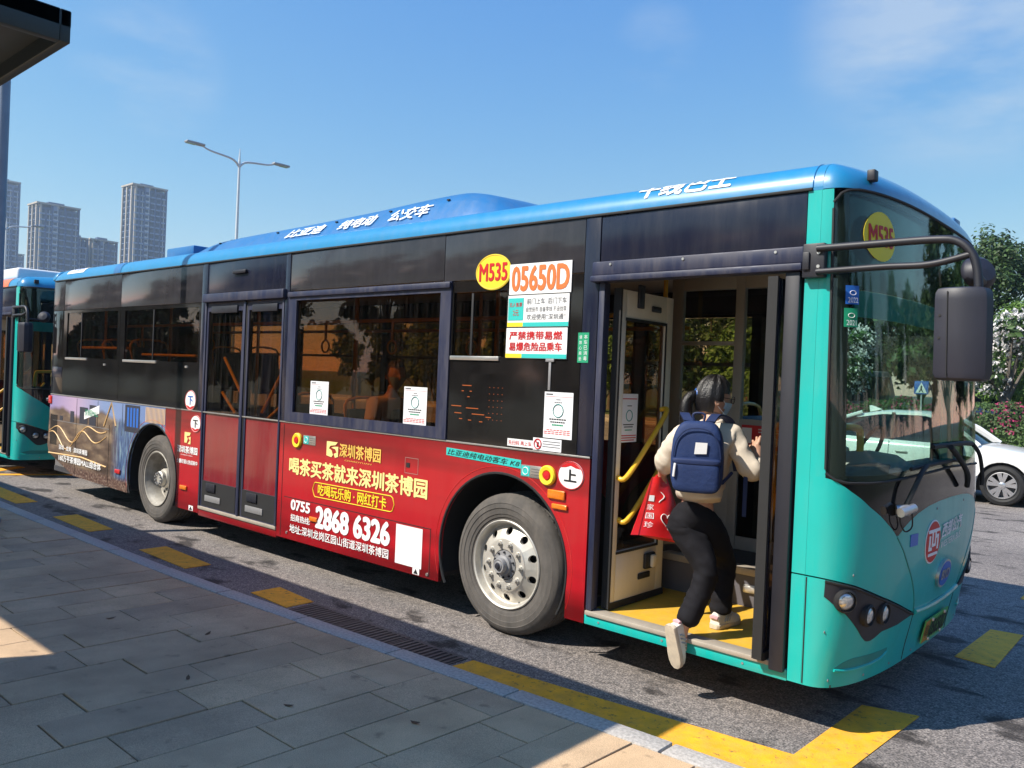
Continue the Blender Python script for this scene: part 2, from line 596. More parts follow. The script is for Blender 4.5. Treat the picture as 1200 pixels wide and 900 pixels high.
def mk(name, g, mat, parent=None, bevel=0.0, seg=2, smooth=True, angle=38, fixn=True, origin=None):
    V, F = g
    lo = [min(p[i] for p in V) for i in range(3)]
    hi = [max(p[i] for p in V) for i in range(3)]
    o3 = Vector(origin) if origin is not None else Vector(((lo[0] + hi[0]) / 2, (lo[1] + hi[1]) / 2, lo[2]))
    me = bpy.data.meshes.new(name)
    me.from_pydata([(p[0] - o3.x, p[1] - o3.y, p[2] - o3.z) for p in V], [], F)
    if bevel or fixn:
        bm = bmesh.new()
        bm.from_mesh(me)
        if fixn:
            bmesh.ops.recalc_face_normals(bm, faces=bm.faces)
        if bevel:
            es = [e for e in bm.edges if len(e.link_faces) == 2 and e.calc_face_angle(0) > 0.5]
            bmesh.ops.bevel(bm, geom=es, offset=bevel, segments=seg, profile=0.5, affect='EDGES', clamp_overlap=True)
        bm.to_mesh(me)
        bm.free()
    if smooth:
        me.polygons.foreach_set('use_smooth', [True] * len(me.polygons))
        me.set_sharp_from_angle(angle=math.radians(angle))
    ms = mat if isinstance(mat, (list, tuple)) else [mat]
    for m_ in ms:
        me.materials.append(MATS[m_] if isinstance(m_, str) else m_)
    o = bpy.data.objects.new(name, me)
    link(o, parent)
    W[o] = o3
    o.location = o3 - (W[parent] if parent is not None else Vector((0, 0, 0)))
    return o


def inst(o, parent, loc, name=None, rot=None):
    """another object on the same mesh, its origin at loc (parent-local world frame)"""
    c = o.copy()
    if name:
        c.name = name
    COL.objects.link(c)
    c.parent = parent
    W[c] = Vector(loc)
    c.location = Vector(loc) - (W[parent] if parent is not None else Vector((0, 0, 0)))
    if rot is not None:
        c.rotation_euler = rot
    return c


def tag(o, label, cat, group=None):
    o['label'] = label
    o['category'] = cat
    if group:
        o['group'] = group
    return o


def struct(o):
    o['kind'] = 'structure'
    return o


def thing(name, label, cat, origin=(0, 0, 0), group=None):
    o = bpy.data.objects.new(name, None)
    o.empty_display_size = 0.2
    COL.objects.link(o)
    W[o] = Vector(origin)
    o.location = origin
    return tag(o, label, cat, group)


def copy_tree(o, parent=None, skip=()):
    c = o.copy()
    COL.objects.link(c)
    c.parent = parent
    for ch in list(o.children):
        if ch.name.split('.')[0] not in skip:
            copy_tree(ch, c, skip)
    return c


FONT = bpy.data.fonts.load('<builtin>') if 'Bfont' not in bpy.data.fonts else bpy.data.fonts['Bfont']


def glyphs(body, bold=0.012, res=3, shear=0.0):
    cu = bpy.data.curves.new('text', 'FONT')
    cu.body = body
    cu.offset = bold
    cu.resolution_u = res
    cu.shear = shear
    o = bpy.data.objects.new('text', cu)
    COL.objects.link(o)
    dg = bpy.context.evaluated_depsgraph_get()
    me = bpy.data.meshes.new_from_object(o.evaluated_get(dg))
    V = [tuple(v.co) for v in me.vertices]
    F = [tuple(p.vertices) for p in me.polygons]
    bpy.data.objects.remove(o)
    bpy.data.curves.remove(cu)
    bpy.data.meshes.remove(me)
    return V, F


def text(body, x0, x1, z0, z1, mat, parent, place=None, y=-0.004, bold=0.012, shear=0.0, name='lettering', vertical=False):
    """lettering fitted to a box; place(u, v) maps the box to the surface it is printed on"""
    V, F = glyphs(body, 0.0, shear=shear)
    ax, bx_ = min(v[0] for v in V), max(v[0] for v in V)
    az, bz = min(v[1] for v in V), max(v[1] for v in V)
    if place is None:
        place = lambda u, v: (u, y, v)
    um, vm = (x0 + x1) / 2, (z0 + z1) / 2
    eu, ev = (x1 - x0) * 0.01, (z1 - z0) * 0.01
    o_ = Vector(place(um, vm))
    nrm = (Vector(place(um + eu, vm)) - o_).cross(Vector(place(um, vm + ev)) - o_).normalized()
    offs = [(0, 0)] if bold < 0.015 else [(-bold, 0), (bold, 0), (0, -bold * 0.7), (0, bold * 0.7), (-bold * .7, -bold * .5), (bold * .7, bold * .5), (-bold * .7, bold * .5), (bold * .7, -bold * .5)]
    layers = []
    for k, (du, dv) in enumerate(offs):
        layers.append(([tuple(Vector(place(x0 + (v[0] + du - ax) / (bx_ - ax) * (x1 - x0), z0 + (v[1] + dv - az) / (bz - az) * (z1 - z0))) + nrm * (0.00012 * k)) for v in V], F))
    P, F = join(*layers)
    return mk(name, (P, F), mat, parent, smooth=False, fixn=False)


# ---------------------------------------------------------------- ground, road, pavement
pm('earth', (0.055, 0.065, 0.04), 0.9, var=0.3, scale=0.3)


def asphalt():
    m = pm('asphalt', (0.185, 0.168, 0.160), 0.85, var=0.16, scale=0.9, bump=0.5, bscale=140)
    n = m.node_tree
    b = n.nodes['Principled BSDF']
    src = b.inputs['Base Color'].links[0].from_socket
    g = n.nodes.new('ShaderNodeNewGeometry')

    def nz_(sc, det, lo, hi, c0, c1, st=(1, 1, 1), tex='ShaderNodeTexNoise'):
        mp_ = n.nodes.new('ShaderNodeMapping')
        mp_.inputs['Scale'].default_value = st
        n.links.new(g.outputs['Position'], mp_.inputs['Vector'])
        z = n.nodes.new(tex)
        z.inputs['Scale'].default_value = sc
        if tex == 'ShaderNodeTexNoise':
            z.inputs['Detail'].default_value = det
        n.links.new(mp_.outputs['Vector'], z.inputs['Vector'])
        r = n.nodes.new('ShaderNodeValToRGB')
        r.color_ramp.elements[0].position, r.color_ramp.elements[1].position = lo, hi
        r.color_ramp.elements[0].color = c0 + (1,)
        r.color_ramp.elements[1].color = c1 + (1,)
        n.links.new(z.outputs['Fac' if tex == 'ShaderNodeTexNoise' else 'Color'], r.inputs['Fac'])
        return r.outputs['Color']
    out = src
    for col in (nz_(90, 3, 0.36, 0.64, (0.42, 0.42, 0.43), (1.6, 1.57, 1.53)),
                nz_(55, 2, 0.2, 0.8, (0.7, 0.7, 0.7), (1.35, 1.33, 1.3), tex='ShaderNodeTexVoronoi'),
                nz_(1.9, 7, 0.36, 0.44, (0.22, 0.21, 0.21), (1, 1, 1), (1, 1.8, 1)),
                nz_(0.35, 5, 0.35, 0.65, (0.85, 0.85, 0.87), (1.12, 1.12, 1.1), (0.35, 1, 1))):
        mm = n.nodes.new('ShaderNodeMix')
        mm.data_type = 'RGBA'
        mm.blend_type = 'MULTIPLY'
        mm.clamp_result = False
        mm.inputs['Factor'].default_value = 1.0
        n.links.new(out, mm.inputs['A'])
        n.links.new(col, mm.inputs['B'])
        out = mm.outputs['Result']
    n.links.new(out, b.inputs['Base Color'])


asphalt()
pm('road_yellow', lin(240, 172, 32), 0.7, var=0.16, scale=9, bump=0.3, bscale=130, dust=0.30)
pm('kerb_stone', (0.42, 0.39, 0.36), 0.75, var=0.35, scale=60, bump=0.3, bscale=120)
pm('paver', (0.36, 0.305, 0.245), 0.8, var=0.22, scale=2.6, bump=0.25, bscale=180, island=0.0)
pm('paver_b', (0.325, 0.278, 0.230), 0.8, var=0.25, scale=2.1, bump=0.25, bscale=180)
pm('paver_c', (0.40, 0.335, 0.260), 0.8, var=0.20, scale=3.1, bump=0.25, bscale=180)
for nm, cs in (('paver', (0.50, 0.350, 0.215)), ('paver_b', (0.435, 0.308, 0.195)), ('paver_c', (0.55, 0.378, 0.225))):
    m = pm(nm, cs, 0.82, var=0.16, scale=3.0, bump=0.35, bscale=230)
    n = m.node_tree
    b = n.nodes['Principled BSDF']
    out = b.inputs['Base Color'].links[0].from_socket
    g = n.nodes.new('ShaderNodeNewGeometry')
    for sc_, lo, hi, c0, c1 in ((260, 0.30, 0.70, 0.66, 1.34), (1.1, 0.34, 0.56, 0.80, 1.08), (9.0, 0.27, 0.36, 0.60, 1.0), (34.0, 0.22, 0.27, 0.40, 1.0)):
        z = n.nodes.new('ShaderNodeTexNoise')
        z.inputs['Scale'].default_value = sc_
        z.inputs['Detail'].default_value = 5
        n.links.new(g.outputs['Position'], z.inputs['Vector'])
        r = n.nodes.new('ShaderNodeValToRGB')
        r.color_ramp.elements[0].position, r.color_ramp.elements[1].position = lo, hi
        r.color_ramp.elements[0].color = (c0, c0, c0, 1)
        r.color_ramp.elements[1].color = (c1, c1, c1, 1)
        n.links.new(z.outputs['Fac'], r.inputs['Fac'])
        mm = n.nodes.new('ShaderNodeMix')
        mm.data_type = 'RGBA'
        mm.blend_type = 'MULTIPLY'
        mm.inputs['Factor'].default_value = 1.0
        n.links.new(out, mm.inputs['A'])
        n.links.new(r.outputs['Color'], mm.inputs['B'])
        out = mm.outputs['Result']
    n.links.new(out, b.inputs['Base Color'])
m = MATS['road_yellow']                             # paint worn through to the asphalt
n = m.node_tree
b = n.nodes['Principled BSDF']
out = b.inputs['Base Color'].links[0].from_socket
g = n.nodes.new('ShaderNodeNewGeometry')
z = n.nodes.new('ShaderNodeTexNoise')
z.inputs['Scale'].default_value = 22
z.inputs['Detail'].default_value = 8
z.inputs['Roughness'].default_value = 0.75
n.links.new(g.outputs['Position'], z.inputs['Vector'])
r = n.nodes.new('ShaderNodeValToRGB')
r.color_ramp.elements[0].position, r.color_ramp.elements[1].position = 0.34, 0.43
r.color_ramp.elements[0].color = (1, 1, 1, 1)
r.color_ramp.elements[1].color = (0, 0, 0, 1)
n.links.new(z.outputs['Fac'], r.inputs['Fac'])
mm = n.nodes.new('ShaderNodeMix')
mm.data_type = 'RGBA'
mm.inputs['B'].default_value = (0.09, 0.08, 0.06, 1)
n.links.new(r.outputs['Color'], mm.inputs['Factor'])
n.links.new(out, mm.inputs['A'])
n.links.new(mm.outputs['Result'], b.inputs['Base Color'])
pm('joint', (0.05, 0.045, 0.04), 0.95, var=0.3, scale=30)
pm('grate', (0.085, 0.083, 0.085), 0.6, metal=0.2, var=0.3, scale=20, dust=0.1)
pm('far_paving', (0.30, 0.27, 0.23), 0.85, var=0.15, scale=1.0)

struct(mk('ground', grid([[(-1000, -900, -0.05), (-1000, 900, -0.05)], [(800, -900, -0.05), (800, 900, -0.05)]]), 'earth'))


def kin(x):        # inner edge of the kerb stones, which bend slightly towards the road ahead
    if x < -2.5:
        return -1.15
    return -1.15 + 0.045 * (x + 2.5) + 0.006 * max(0, x - 1.5) ** 2


def kout(x):
    return kin(x) + 0.135


xs = [-60, -30, -15] + [-10 + 0.5 * i for i in range(34)] + [10, 16]
road = struct(mk('road', grid([[(x, min(kout(x) + 0.02, -0.2), 0.0) for x in xs], [(x, 26.0, 0.0) for x in xs]]), 'asphalt'))
pave = struct(mk('pavement', join(*[(lambda a, b: prism([(a, -12), (b, -12), (b, kin(b)), (a, kin(a))], -0.04, 0.118, 'z'))(xs[i], xs[i + 1]) for i in range(len(xs) - 1)]), 'joint', smooth=False))

# kerb stones, each its own piece
kerb = struct(mk('kerb', join(*[(lambda a, b: prism([(a, kin(a) - 0.002), (b, kin(b) - 0.002), (b, kout(b) - 0.02), (a, kout(a) - 0.02)], -0.04, 0.10, 'z'))(xs[i], xs[i + 1]) for i in range(len(xs) - 1)]), 'joint', smooth=False))
x = -10.78
while x < 5.5:
    a, b = x + 0.006, x + 0.894
    g = prism([(a, kin(a) + 0.004), (b, kin(b) + 0.004), (b, kout(b)), (a, kout(a))], -0.02, 0.13 + rnd.uniform(-0.002, 0.002), 'z')
    mk('kerb_stone', g, 'kerb_stone', kerb, bevel=0.008)
    x += 0.9

# pavers laid in courses across the pavement
pitch = 0.312
k = 0
x = 0.435 - pitch * 36
while x < 3.4:
    off = rnd.uniform(0, 0.62)
    y = kin(x)
    first = True
    nrow = 0
    while y > -4.0 and nrow < (5 if x < -5.0 else 7):
        ln = 0.63 if not first else (0.08 + off if off > 0.1 else 0.63)
        y2 = y - ln
        if True:
            a0, a1 = x + 0.0035, x + pitch - 0.0035
            sk = 0.05
            g = prism([(a0 + sk * (y + 1.1), y - 0.0035 + (kin(a0) - kin(x) if first else 0)), (a1 + sk * (y + 1.1), y - 0.0035 + (kin(a1) - kin(x) if first else 0)),
                       (a1 + sk * (y2 + 1.1), y2 + 0.0035), (a0 + sk * (y2 + 1.1), y2 + 0.0035)], 0.10, 0.128 + rnd.uniform(-0.003, 0.003), 'z')
            mk('paver', g, rnd.choice(['paver', 'paver', 'paver_b', 'paver_c']), pave, bevel=0.0025, seg=1)
        y = y2
        first = False
        nrow += 1
    x += pitch
    k += 1
rest = mk('paver_field', join(*[box(-30 + 0.63 * i, -30 + 0.63 * i + 0.625, -11 + 0.312 * j, -11 + 0.312 * j + 0.307, 0.10, 0.127) for i in range(54) for j in range(26)
                                if -11 + 0.312 * j + 0.307 < -4.05 or (-30 + 0.63 * i + 0.63 < -5.3 and -11 + 0.312 * j + 0.307 < -3.45)]), 'paver', pave, smooth=False)
rest['kind'] = 'stuff'

# yellow markings, a few millimetres thick
def marking(poly):
    m_ = struct(mk('lane_marking', prism(poly, -0.01, 0.005, 'z'), 'road_yellow'))
    m_['label'] = 'worn yellow road marking'
for a, b in ((-9.05, -7.28), (-6.15, -5.10), (-3.99, -3.06), (-2.03, -1.51)):
    marking([(a, -0.68), (b, -0.70), (b, -0.46), (a, -0.42)])
marking([(0.17, -0.80), (1.1, -0.76), (2.15, -0.70), (3.2, -0.55), (3.2, -0.10), (2.40, -0.21), (2.45, 0.74), (2.17, 0.66), (2.15, -0.25), (1.1, -0.38), (0.20, -0.47)])
marking([(2.32, 2.05), (2.57, 2.0), (2.56, 3.02), (2.35, 2.99)])
marking([(2.32, 4.3), (2.57, 4.3), (2.56, 5.3), (2.33, 5.3)])
marking([(-10.0, -0.06), (-9.55, 0.78), (-9.68, 0.80), (-10.2, -0.06)])
marking([(-10.5, 0.09), (-10.8, 0.53), (-11.0, 0.5), (-10.8, 0.05)])
# drainage grates in the gutter
for i in range(3):
    a = -1.46 + 0.54 * i
    gs = [box(a, a + 0.53, -0.78, -0.75, -0.02, 0.006), box(a, a + 0.53, -0.50, -0.47, -0.02, 0.006), box(a, a + 0.012, -0.75, -0.50, -0.02, 0.006), box(a + 0.518, a + 0.53, -0.75, -0.5, -0.02, 0.006)]
    for q in range(11):
        gs.append(box(a + 0.022 + q * 0.0455, a + 0.022 + q * 0.0455 + 0.022, -0.75, -0.5, -0.02, 0.006))
    o = mk('drain_grate', join(*gs), 'grate', smooth=False)
    tag(o, ['slotted iron drain grate beside the end of the short yellow dash', 'middle slotted iron drain grate in the kerb gutter', 'slotted iron drain grate by the start of the long yellow line'][i], 'drain grate', 'drain grates in the gutter')
    mk('channel', box(a, a + 0.53, -0.75, -0.50, 0.0008, 0.0016), 'rubber', o, smooth=False)

pm('dry_leaf', (0.10, 0.055, 0.025), 0.8, var=0.3)
for i, (x_, y_, a_, lb) in enumerate(((0.30, -1.87, 0.4, 'small brown fallen leaf on the pavers near the kerb end'), (-1.62, -1.92, 1.1, 'dark fallen leaf lying across a paver, towards the left'), (-0.95, -1.62, 2.0, 'tiny curled leaf on the shaded paving in the middle'), (0.86, -1.55, 0.2, 'fallen leaf close to the edge of the shelter shadow'), (-0.35, -2.05, 2.6, 'small leaf on the nearest shaded pavers'))):
    c_, s_ = math.cos(a_), math.sin(a_)
    pts = [(-0.028, 0, 0.004), (-0.012, 0.009, 0.001), (0.010, 0.010, 0.003), (0.030, 0, 0.009), (0.010, -0.009, 0.002), (-0.012, -0.008, 0.0)]
    lf_ = mk('fallen_leaf', slab([[Vector((x_ + c_ * p[0] - s_ * p[1], y_ + s_ * p[0] + c_ * p[1], 0.1315 + p[2])) for p in pts[:3]], [Vector((x_ + c_ * p[0] - s_ * p[1], y_ + s_ * p[0] + c_ * p[1], 0.1315 + p[2])) for p in (pts[5], pts[4], pts[3])]],
                             [[Vector((x_ + c_ * p[0] - s_ * p[1], y_ + s_ * p[0] + c_ * p[1], 0.133 + p[2])) for p in pts[:3]], [Vector((x_ + c_ * p[0] - s_ * p[1], y_ + s_ * p[0] + c_ * p[1], 0.133 + p[2])) for p in (pts[5], pts[4], pts[3])]]), 'dry_leaf')
    tag(lf_, lb, 'leaf', 'fallen leaves on the pavement')

# the far side of the road
struct(mk('far_pavement', prism([(-150, 26.2), (90, 26.2), (90, 29.6), (-150, 29.6)], -0.04, 0.15, 'z'), 'far_paving'))
pm('lawn', (0.045, 0.080, 0.022), 0.9, var=0.4, scale=3.0, bump=0.6, bscale=40)
struct(mk('lawn', prism([(-150, 29.61), (90, 29.61), (90, 80), (-150, 80)], -0.04, 0.145, 'z'), 'lawn'))
struct(mk('far_kerb', prism([(-150, 26.0), (90, 26.0), (90, 26.19), (-150, 26.19)], -0.04, 0.16, 'z'), 'kerb_stone', bevel=0.01))

# ---------------------------------------------------------------- the city bus
BUS = thing('city_bus', 'red-wrapped city bus with blue roof and teal nose, front door open at the stop', 'bus', (-3.0, 1.25, 0))
Wd = 2.5
ZT = 2.80          # top of the side walls
ZS = 0.255         # bottom of the skirt


def arc(cx, cz, r, a0, a1, n=18):
    return [(cx + r * math.cos(math.radians(a0 + (a1 - a0) * i / n)), cz + r * math.sin(math.radians(a0 + (a1 - a0) * i / n))) for i in range(n + 1)]


def bb(name, x0, x1, y0, y1, z0, z1, mat, parent=BUS, bevel=0.0, seg=2):
    return mk(name, box(x0, x1, y0, y1, z0, z1), mat, parent, bevel=bevel, seg=seg)


def holed(x0, x1, z0, z1, a, b, c, d, y0=0.0, y1=0.03):
    return join(box(x0, a, y0, y1, z0, z1), box(b, x1, y0, y1, z0, z1), box(a, b, y0, y1, z0, c), box(a, b, y0, y1, d, z1))


# lower right side, with the printed wrap
FA, RA = (-0.05, 0.53, 0.585), (-5.27, 0.50, 0.59)
redB = mk('side_panel', prism([(-2.765, 1.285), (0.685, 1.285), (0.685, ZS), (FA[0] + FA[2], ZS)] + arc(*FA, 0, 180) + [(FA[0] - FA[2], ZS), (-2.765, ZS)], 0.0, 0.03), 'red_print', BUS)
redA = mk('side_panel', prism([(-4.98, 1.285), (-4.20, 1.285), (-4.20, ZS), (RA[0] + RA[2], ZS)] + arc(*RA, 0, 60) + [(-4.98, 1.285)][:0], 0.0, 0.03), 'red_print', BUS)
a60 = arc(*RA, 60, 180)
mall = mk('printed_panel', prism([(-4.985, 1.285), (-8.30, 1.285), (-8.36, 0.60), (-8.30, 0.50), (-7.45, 0.275), (RA[0] - RA[2], ZS)] + a60[::-1], 0.0, 0.03), 'mall_print', BUS)
bb('sill_panel', -4.195, -2.77, 0.0, 0.03, 0.235, 0.305, 'red_print', bevel=0.004)
for (cx, cz, r), a0, a1 in ((FA, -28, 208), (RA, -25, 205)):
    pts = [(p[0], 0.004, max(p[1], 0.262)) for p in arc(cx, cz, r, a0, a1, 40)]
    mk('wheel_arch_trim', tube(pts, 0.011, 6), 'rubber', BUS)
    lip = [(p[0], p[1]) for p in arc(cx, cz, r + 0.045, a0 + 8, a1 - 8, 40)]
    mk('wheel_arch_seam', tube([(p[0], 0.0, max(p[1], 0.262)) for p in lip], 0.003, 5), 'red_lens', BUS)
    # wheel housing
    P = [(cx + (r + 0.01) * math.cos(math.radians(t)), cz + (r + 0.01) * math.sin(math.radians(t))) for t in range(-20, 201, 10)]
    mk('wheel_housing', join(grid([[(p[0], 0.03, p[1]) for p in P], [(p[0], 0.62, p[1]) for p in P]]), prism(P, 0.62, 0.64)), 'chassis', BUS)
# seams, flaps and hatches of the wrap
for x_, z0_, z1_ in ((-0.735, 0.27, 0.63), (-2.70, 0.27, 1.27)):
    bb('panel_seam', x_ - 0.003, x_ + 0.003, -0.0022, 0.004, z0_, z1_, 'rubber', redB)
bb('panel_seam', -2.66, -0.735, -0.0022, 0.004, 0.622, 0.628, 'rubber', redB)
for x_, z0_, z1_ in ((-6.40, 0.27, 1.00), (-7.40, 0.30, 1.27), (-6.75, 0.95, 1.27), (-6.05, 0.9, 1.27)):
    bb('panel_seam', x_ - 0.003, x_ + 0.003, -0.0022, 0.004, z0_, z1_, 'rubber', mall)
bb('panel_seam', -8.2, -6.4, -0.0022, 0.004, 0.945, 0.951, 'grey_steel', mall)
mk('hatch', join(box(-1.05, -0.90, -0.002, 0.0, 1.01, 1.013), box(-1.05, -0.90, -0.002, 0.0, 1.127, 1.13), box(-1.05, -1.047, -0.002, 0.0, 1.013, 1.127), box(-0.903, -0.90, -0.002, 0.0, 1.013, 1.127)), 'silver', redB, smooth=False)
bb('keyhole', -1.035, -0.995, -0.004, 0.01, 1.055, 1.09, 'rubber', redB)
bb('trim_strip', -8.30, 0.685, -0.006, 0.02, 1.285, 1.297, 'silver', bevel=0.002)
for x_, z_ in ((-2.60, 0.31), (-0.755, 0.285)):
    mk('screw_head', disc_y(x_, z_, 0.012, 0.012, -0.006, 0.0, 10), 'silver', redB)


# advert lettering on the red wrap
def st(body, x0, x1, z0, z1, mat, parent=redB, bold=0.012, shear=0.0, y=-0.004):
    return text(body, x0, x1, z0, z1, mat, parent, y=y, bold=bold, shear=shear)


st('深圳茶博园', -1.87, -1.34, 1.055, 1.165, 'ink_gold', bold=0.026)
st('CHABOYUAN', -1.80, -1.45, 1.026, 1.037, 'ink_gold', bold=0.010)
mk('logo', join(prism([(-2.05, 1.05), (-2.05, 1.17), (-1.90, 1.17), (-1.93, 1.145), (-2.0, 1.135), (-2.02, 1.11), (-1.98, 1.095), (-1.96, 1.06), (-1.98, 1.04)], -0.005, -0.001),
                prism([(-1.95, 1.13), (-1.89, 1.135), (-1.89, 1.05), (-1.93, 1.04), (-1.95, 1.07), (-1.91, 1.085), (-1.93, 1.11), (-1.985, 1.12)], -0.005, -0.001)), 'ink_cream', redB, smooth=False)
st('喝茶买茶就来深圳茶博园', -2.59, -0.79, 0.84, 0.985, 'ink_cream', bold=0.034)
ban = [(-2.23, 0.742), (-2.205, 0.80), (-2.19, 0.803), (-1.20, 0.812), (-1.175, 0.80), (-1.155, 0.75), (-1.175, 0.70), (-1.20, 0.69), (-2.19, 0.68), (-2.205, 0.69)]
mk('banner_outline', tube([(p[0], -0.002, p[1]) for p in ban + ban[:1]], 0.004, 5), 'ink_yellow', redB)
st('吃喝玩乐购 · 网红打卡', -2.15, -1.25, 0.70, 0.795, 'ink_yellow', bold=0.026)
st('0755', -2.54, -2.26, 0.525, 0.612, 'ink_white', bold=0.045)
st('招商热线:', -2.54, -2.25, 0.425, 0.485, 'ink_white', bold=0.022)
st('2868 6326', -2.16, -1.20, 0.425, 0.60, 'ink_white', bold=0.055)
st('地址:深圳龙岗区园山街道深圳茶博园', -2.55, -1.20, 0.32, 0.395, 'ink_white', bold=0.016)
bb('blank_sticker', -1.12, -0.82, -0.003, -0.001, 0.31, 0.61, 'white', redB)
tri = bb('jacking_sticker', -0.915, -0.84, -0.003, -0.001, 0.262, 0.312, 'white', redB)
mk('triangle', prism([(-0.902, 0.268), (-0.853, 0.268), (-0.8775, 0.304)], -0.005, -0.0035), 'ink_black', tri, smooth=False)
st('深圳茶博园', -4.68, -4.25, 0.84, 0.915, 'ink_white', redA, bold=0.030)
st('CHABOYUAN', -4.60, -4.35, 0.815, 0.826, 'ink_white', redA, bold=0.005)
st('少量旺铺火热招商中', -4.68, -4.24, 0.73, 0.775, 'ink_white', redA, bold=0.025)
mk('logo', join(prism([(-4.53, 0.95), (-4.53, 1.06), (-4.40, 1.06), (-4.42, 1.03), (-4.49, 1.02), (-4.46, 0.99), (-4.48, 0.95)], -0.005, -0.001),
                prism([(-4.45, 1.005), (-4.40, 1.02), (-4.40, 0.94), (-4.46, 0.94), (-4.41, 0.98)], -0.005, -0.001)), 'ink_cream', redA, smooth=False)
tri = bb('jacking_sticker', -4.39, -4.30, -0.003, -0.001, 0.262, 0.312, 'white', redA)
mk('triangle', prism([(-4.378, 0.268), (-4.312, 0.268), (-4.345, 0.304)], -0.005, -0.0035), 'ink_black', tri, smooth=False)
# glowing ribbons, towers and words printed on the rear advert
pm('ribbon', (0.80, 0.52, 0.24), 0.4, var=0.1)
pm('ad_dark', (0.03, 0.035, 0.055), 0.4, var=0.3)
for ph, am, z0_ in ((0.0, 0.10, 0.80), (1.1, 0.13, 0.72)):
    pts = [(-8.30 + 0.03 * i, -0.0015, z0_ + am * math.sin(ph + i * 0.185) * (0.5 + 0.5 * math.sin(i * 0.06)) + (0.0045 * max(0, i - 30))) for i in range(62)]
    mk('printed_ribbon', tube(pts, 0.007, 5), 'ribbon', mall)
mk('printed_ribbon', tube([(-8.3, -0.0015, 0.50), (-7.2, -0.0015, 0.535), (-6.45, -0.0015, 0.49)], 0.009, 5), 'ribbon', mall)
mk('printed_ribbon', tube([(-6.55, -0.0015, 0.98), (-6.35, -0.0015, 1.27), (-6.22, -0.0015, 1.0)], 0.012, 5), 'ribbon', mall)
for a_, b_, h_ in ((-7.95, -7.85, 1.02), (-7.60, -7.48, 1.10), (-7.30, -7.05, 1.17), (-7.0, -6.8, 1.21), (-5.98, -5.60, 1.27)):
    bb('printed_tower', a_, b_, -0.0024, 0.0, 0.96, h_, 'ad_dark', mall)
for k_ in range(4):
    bb('printed_window', -5.92 + k_ * 0.08, -5.87 + k_ * 0.08, -0.004, -0.0025, 1.02, 1.24, 'ink_blue', mall)
for k_ in range(16):
    bb('printed_slat', -5.45 + k_ * 0.03, -5.437 + k_ * 0.03, -0.003, -0.0005, 1.10, 1.27, 'ribbon', mall)
mk('printed_sign', prism([(-7.15, 1.02), (-6.70, 1.12), (-6.70, 1.22), (-7.15, 1.11)], -0.004, -0.0026), 'ink_white', mall, smooth=False)
st('茶博园MALL', -7.12, -6.73, 1.07, 1.15, 'ink_green', mall, bold=0.012, y=-0.006)
st('深圳 · 龙岗 · 深圳茶博园', -7.92, -7.0, 0.575, 0.64, 'ink_white', mall, bold=0.025, y=-0.011)
st('160万平茶博园MALL综合体', -7.91, -6.58, 0.43, 0.515, 'ink_white', mall, bold=0.030, y=-0.011)
for k_ in range(7):
    bb('vent_slat', -8.27 + k_ * 0.035, -8.25 + k_ * 0.035, -0.003, 0.004, 0.62, 1.02, 'rubber', mall)

# marker lamps, buttons and small plates
for x_, z_, w_, h_, par in ((0.435, 1.03, 0.14, 0.06, redB), (0.465, 0.955, 0.125, 0.035, redB), (-2.195, 0.485, 0.11, 0.04, redB), (-4.51, 0.48, 0.14, 0.045, redA)):
    mk('marker_lamp', box(x_ - w_ / 2, x_ + w_ / 2, -0.018, 0.0, z_ - h_ / 2, z_ + h_ / 2), 'amber', par, bevel=0.008, seg=3)
mk('marker_lamp', box(-6.18, -6.04, -0.018, 0.0, 0.45, 0.50), 'red_lens', mall, bevel=0.008, seg=3)
for x_, z_ in ((-2.48, 1.14), (0.355, 1.145)):
    bt = mk('emergency_valve', lathe([(0.0, -0.012), (0.030, -0.012), (0.036, -0.020), (0.058, -0.024), (0.066, -0.015), (0.066, 0.0)], 32, (x_, 0, z_)), 'ink_yellow', BUS)
    mk('valve_button', lathe([(0.0, -0.026), (0.026, -0.024), (0.030, -0.012)], 24, (x_, 0, z_)), 'ink_red', bt)
for x_ in (-2.305, 0.21):
    pl = bb('valve_plate', x_ - 0.09, x_ + 0.09, -0.004, 0.0, 1.115, 1.195, 'silver', BUS, bevel=0.001)
    bb('sticker', x_ - 0.082, x_ - 0.01, -0.006, -0.0045, 1.122, 1.188, 'ink_teal', pl)
    mk('sticker_ring', tube([(x_ - 0.046 + 0.024 * math.cos(t * 0.5236), -0.0065, 1.155 + 0.024 * math.sin(t * 0.5236)) for t in range(13)], 0.003, 5), 'ink_white', pl)
    for k_ in range(3):
        bb('print_line', x_ + 0.005, x_ + 0.08, -0.006, -0.0045, 1.135 + k_ * 0.018, 1.139 + k_ * 0.018, 'ink_grey', pl)
kp = mk('name_plate', prism([(-0.60, 1.19), (0.12, 1.165), (0.12, 1.222), (-0.60, 1.245)], -0.004, 0.0), 'ink_teal', BUS, smooth=False)
text('比亚迪纯电动客车 K8', -0.585, 0.11, 0, 1, 'ink_black', kp, place=lambda u, v: (u, -0.006, 1.198 - 0.0347 * (u + 0.585) + v * 0.042), bold=0.012, shear=0.3)


def roundsign(x_, z_, rx, rz, word, inkc, par=BUS):
    s = mk('door_sign', disc_y(x_, z_, rx, rz, -0.0045, -0.001, 40), 'white', par, smooth=False)
    mk('rim_print', tube([(x_ + rx * 0.96 * math.cos(t * 0.157), -0.005, z_ + rz * 0.96 * math.sin(t * 0.157)) for t in range(41)], 0.0035, 5), 'ink_red', s)
    text(word, x_ - rx * 0.45, x_ + rx * 0.45, z_ - rz * 0.42, z_ + rz * 0.42, inkc, s, y=-0.007, bold=0.03)
    return s


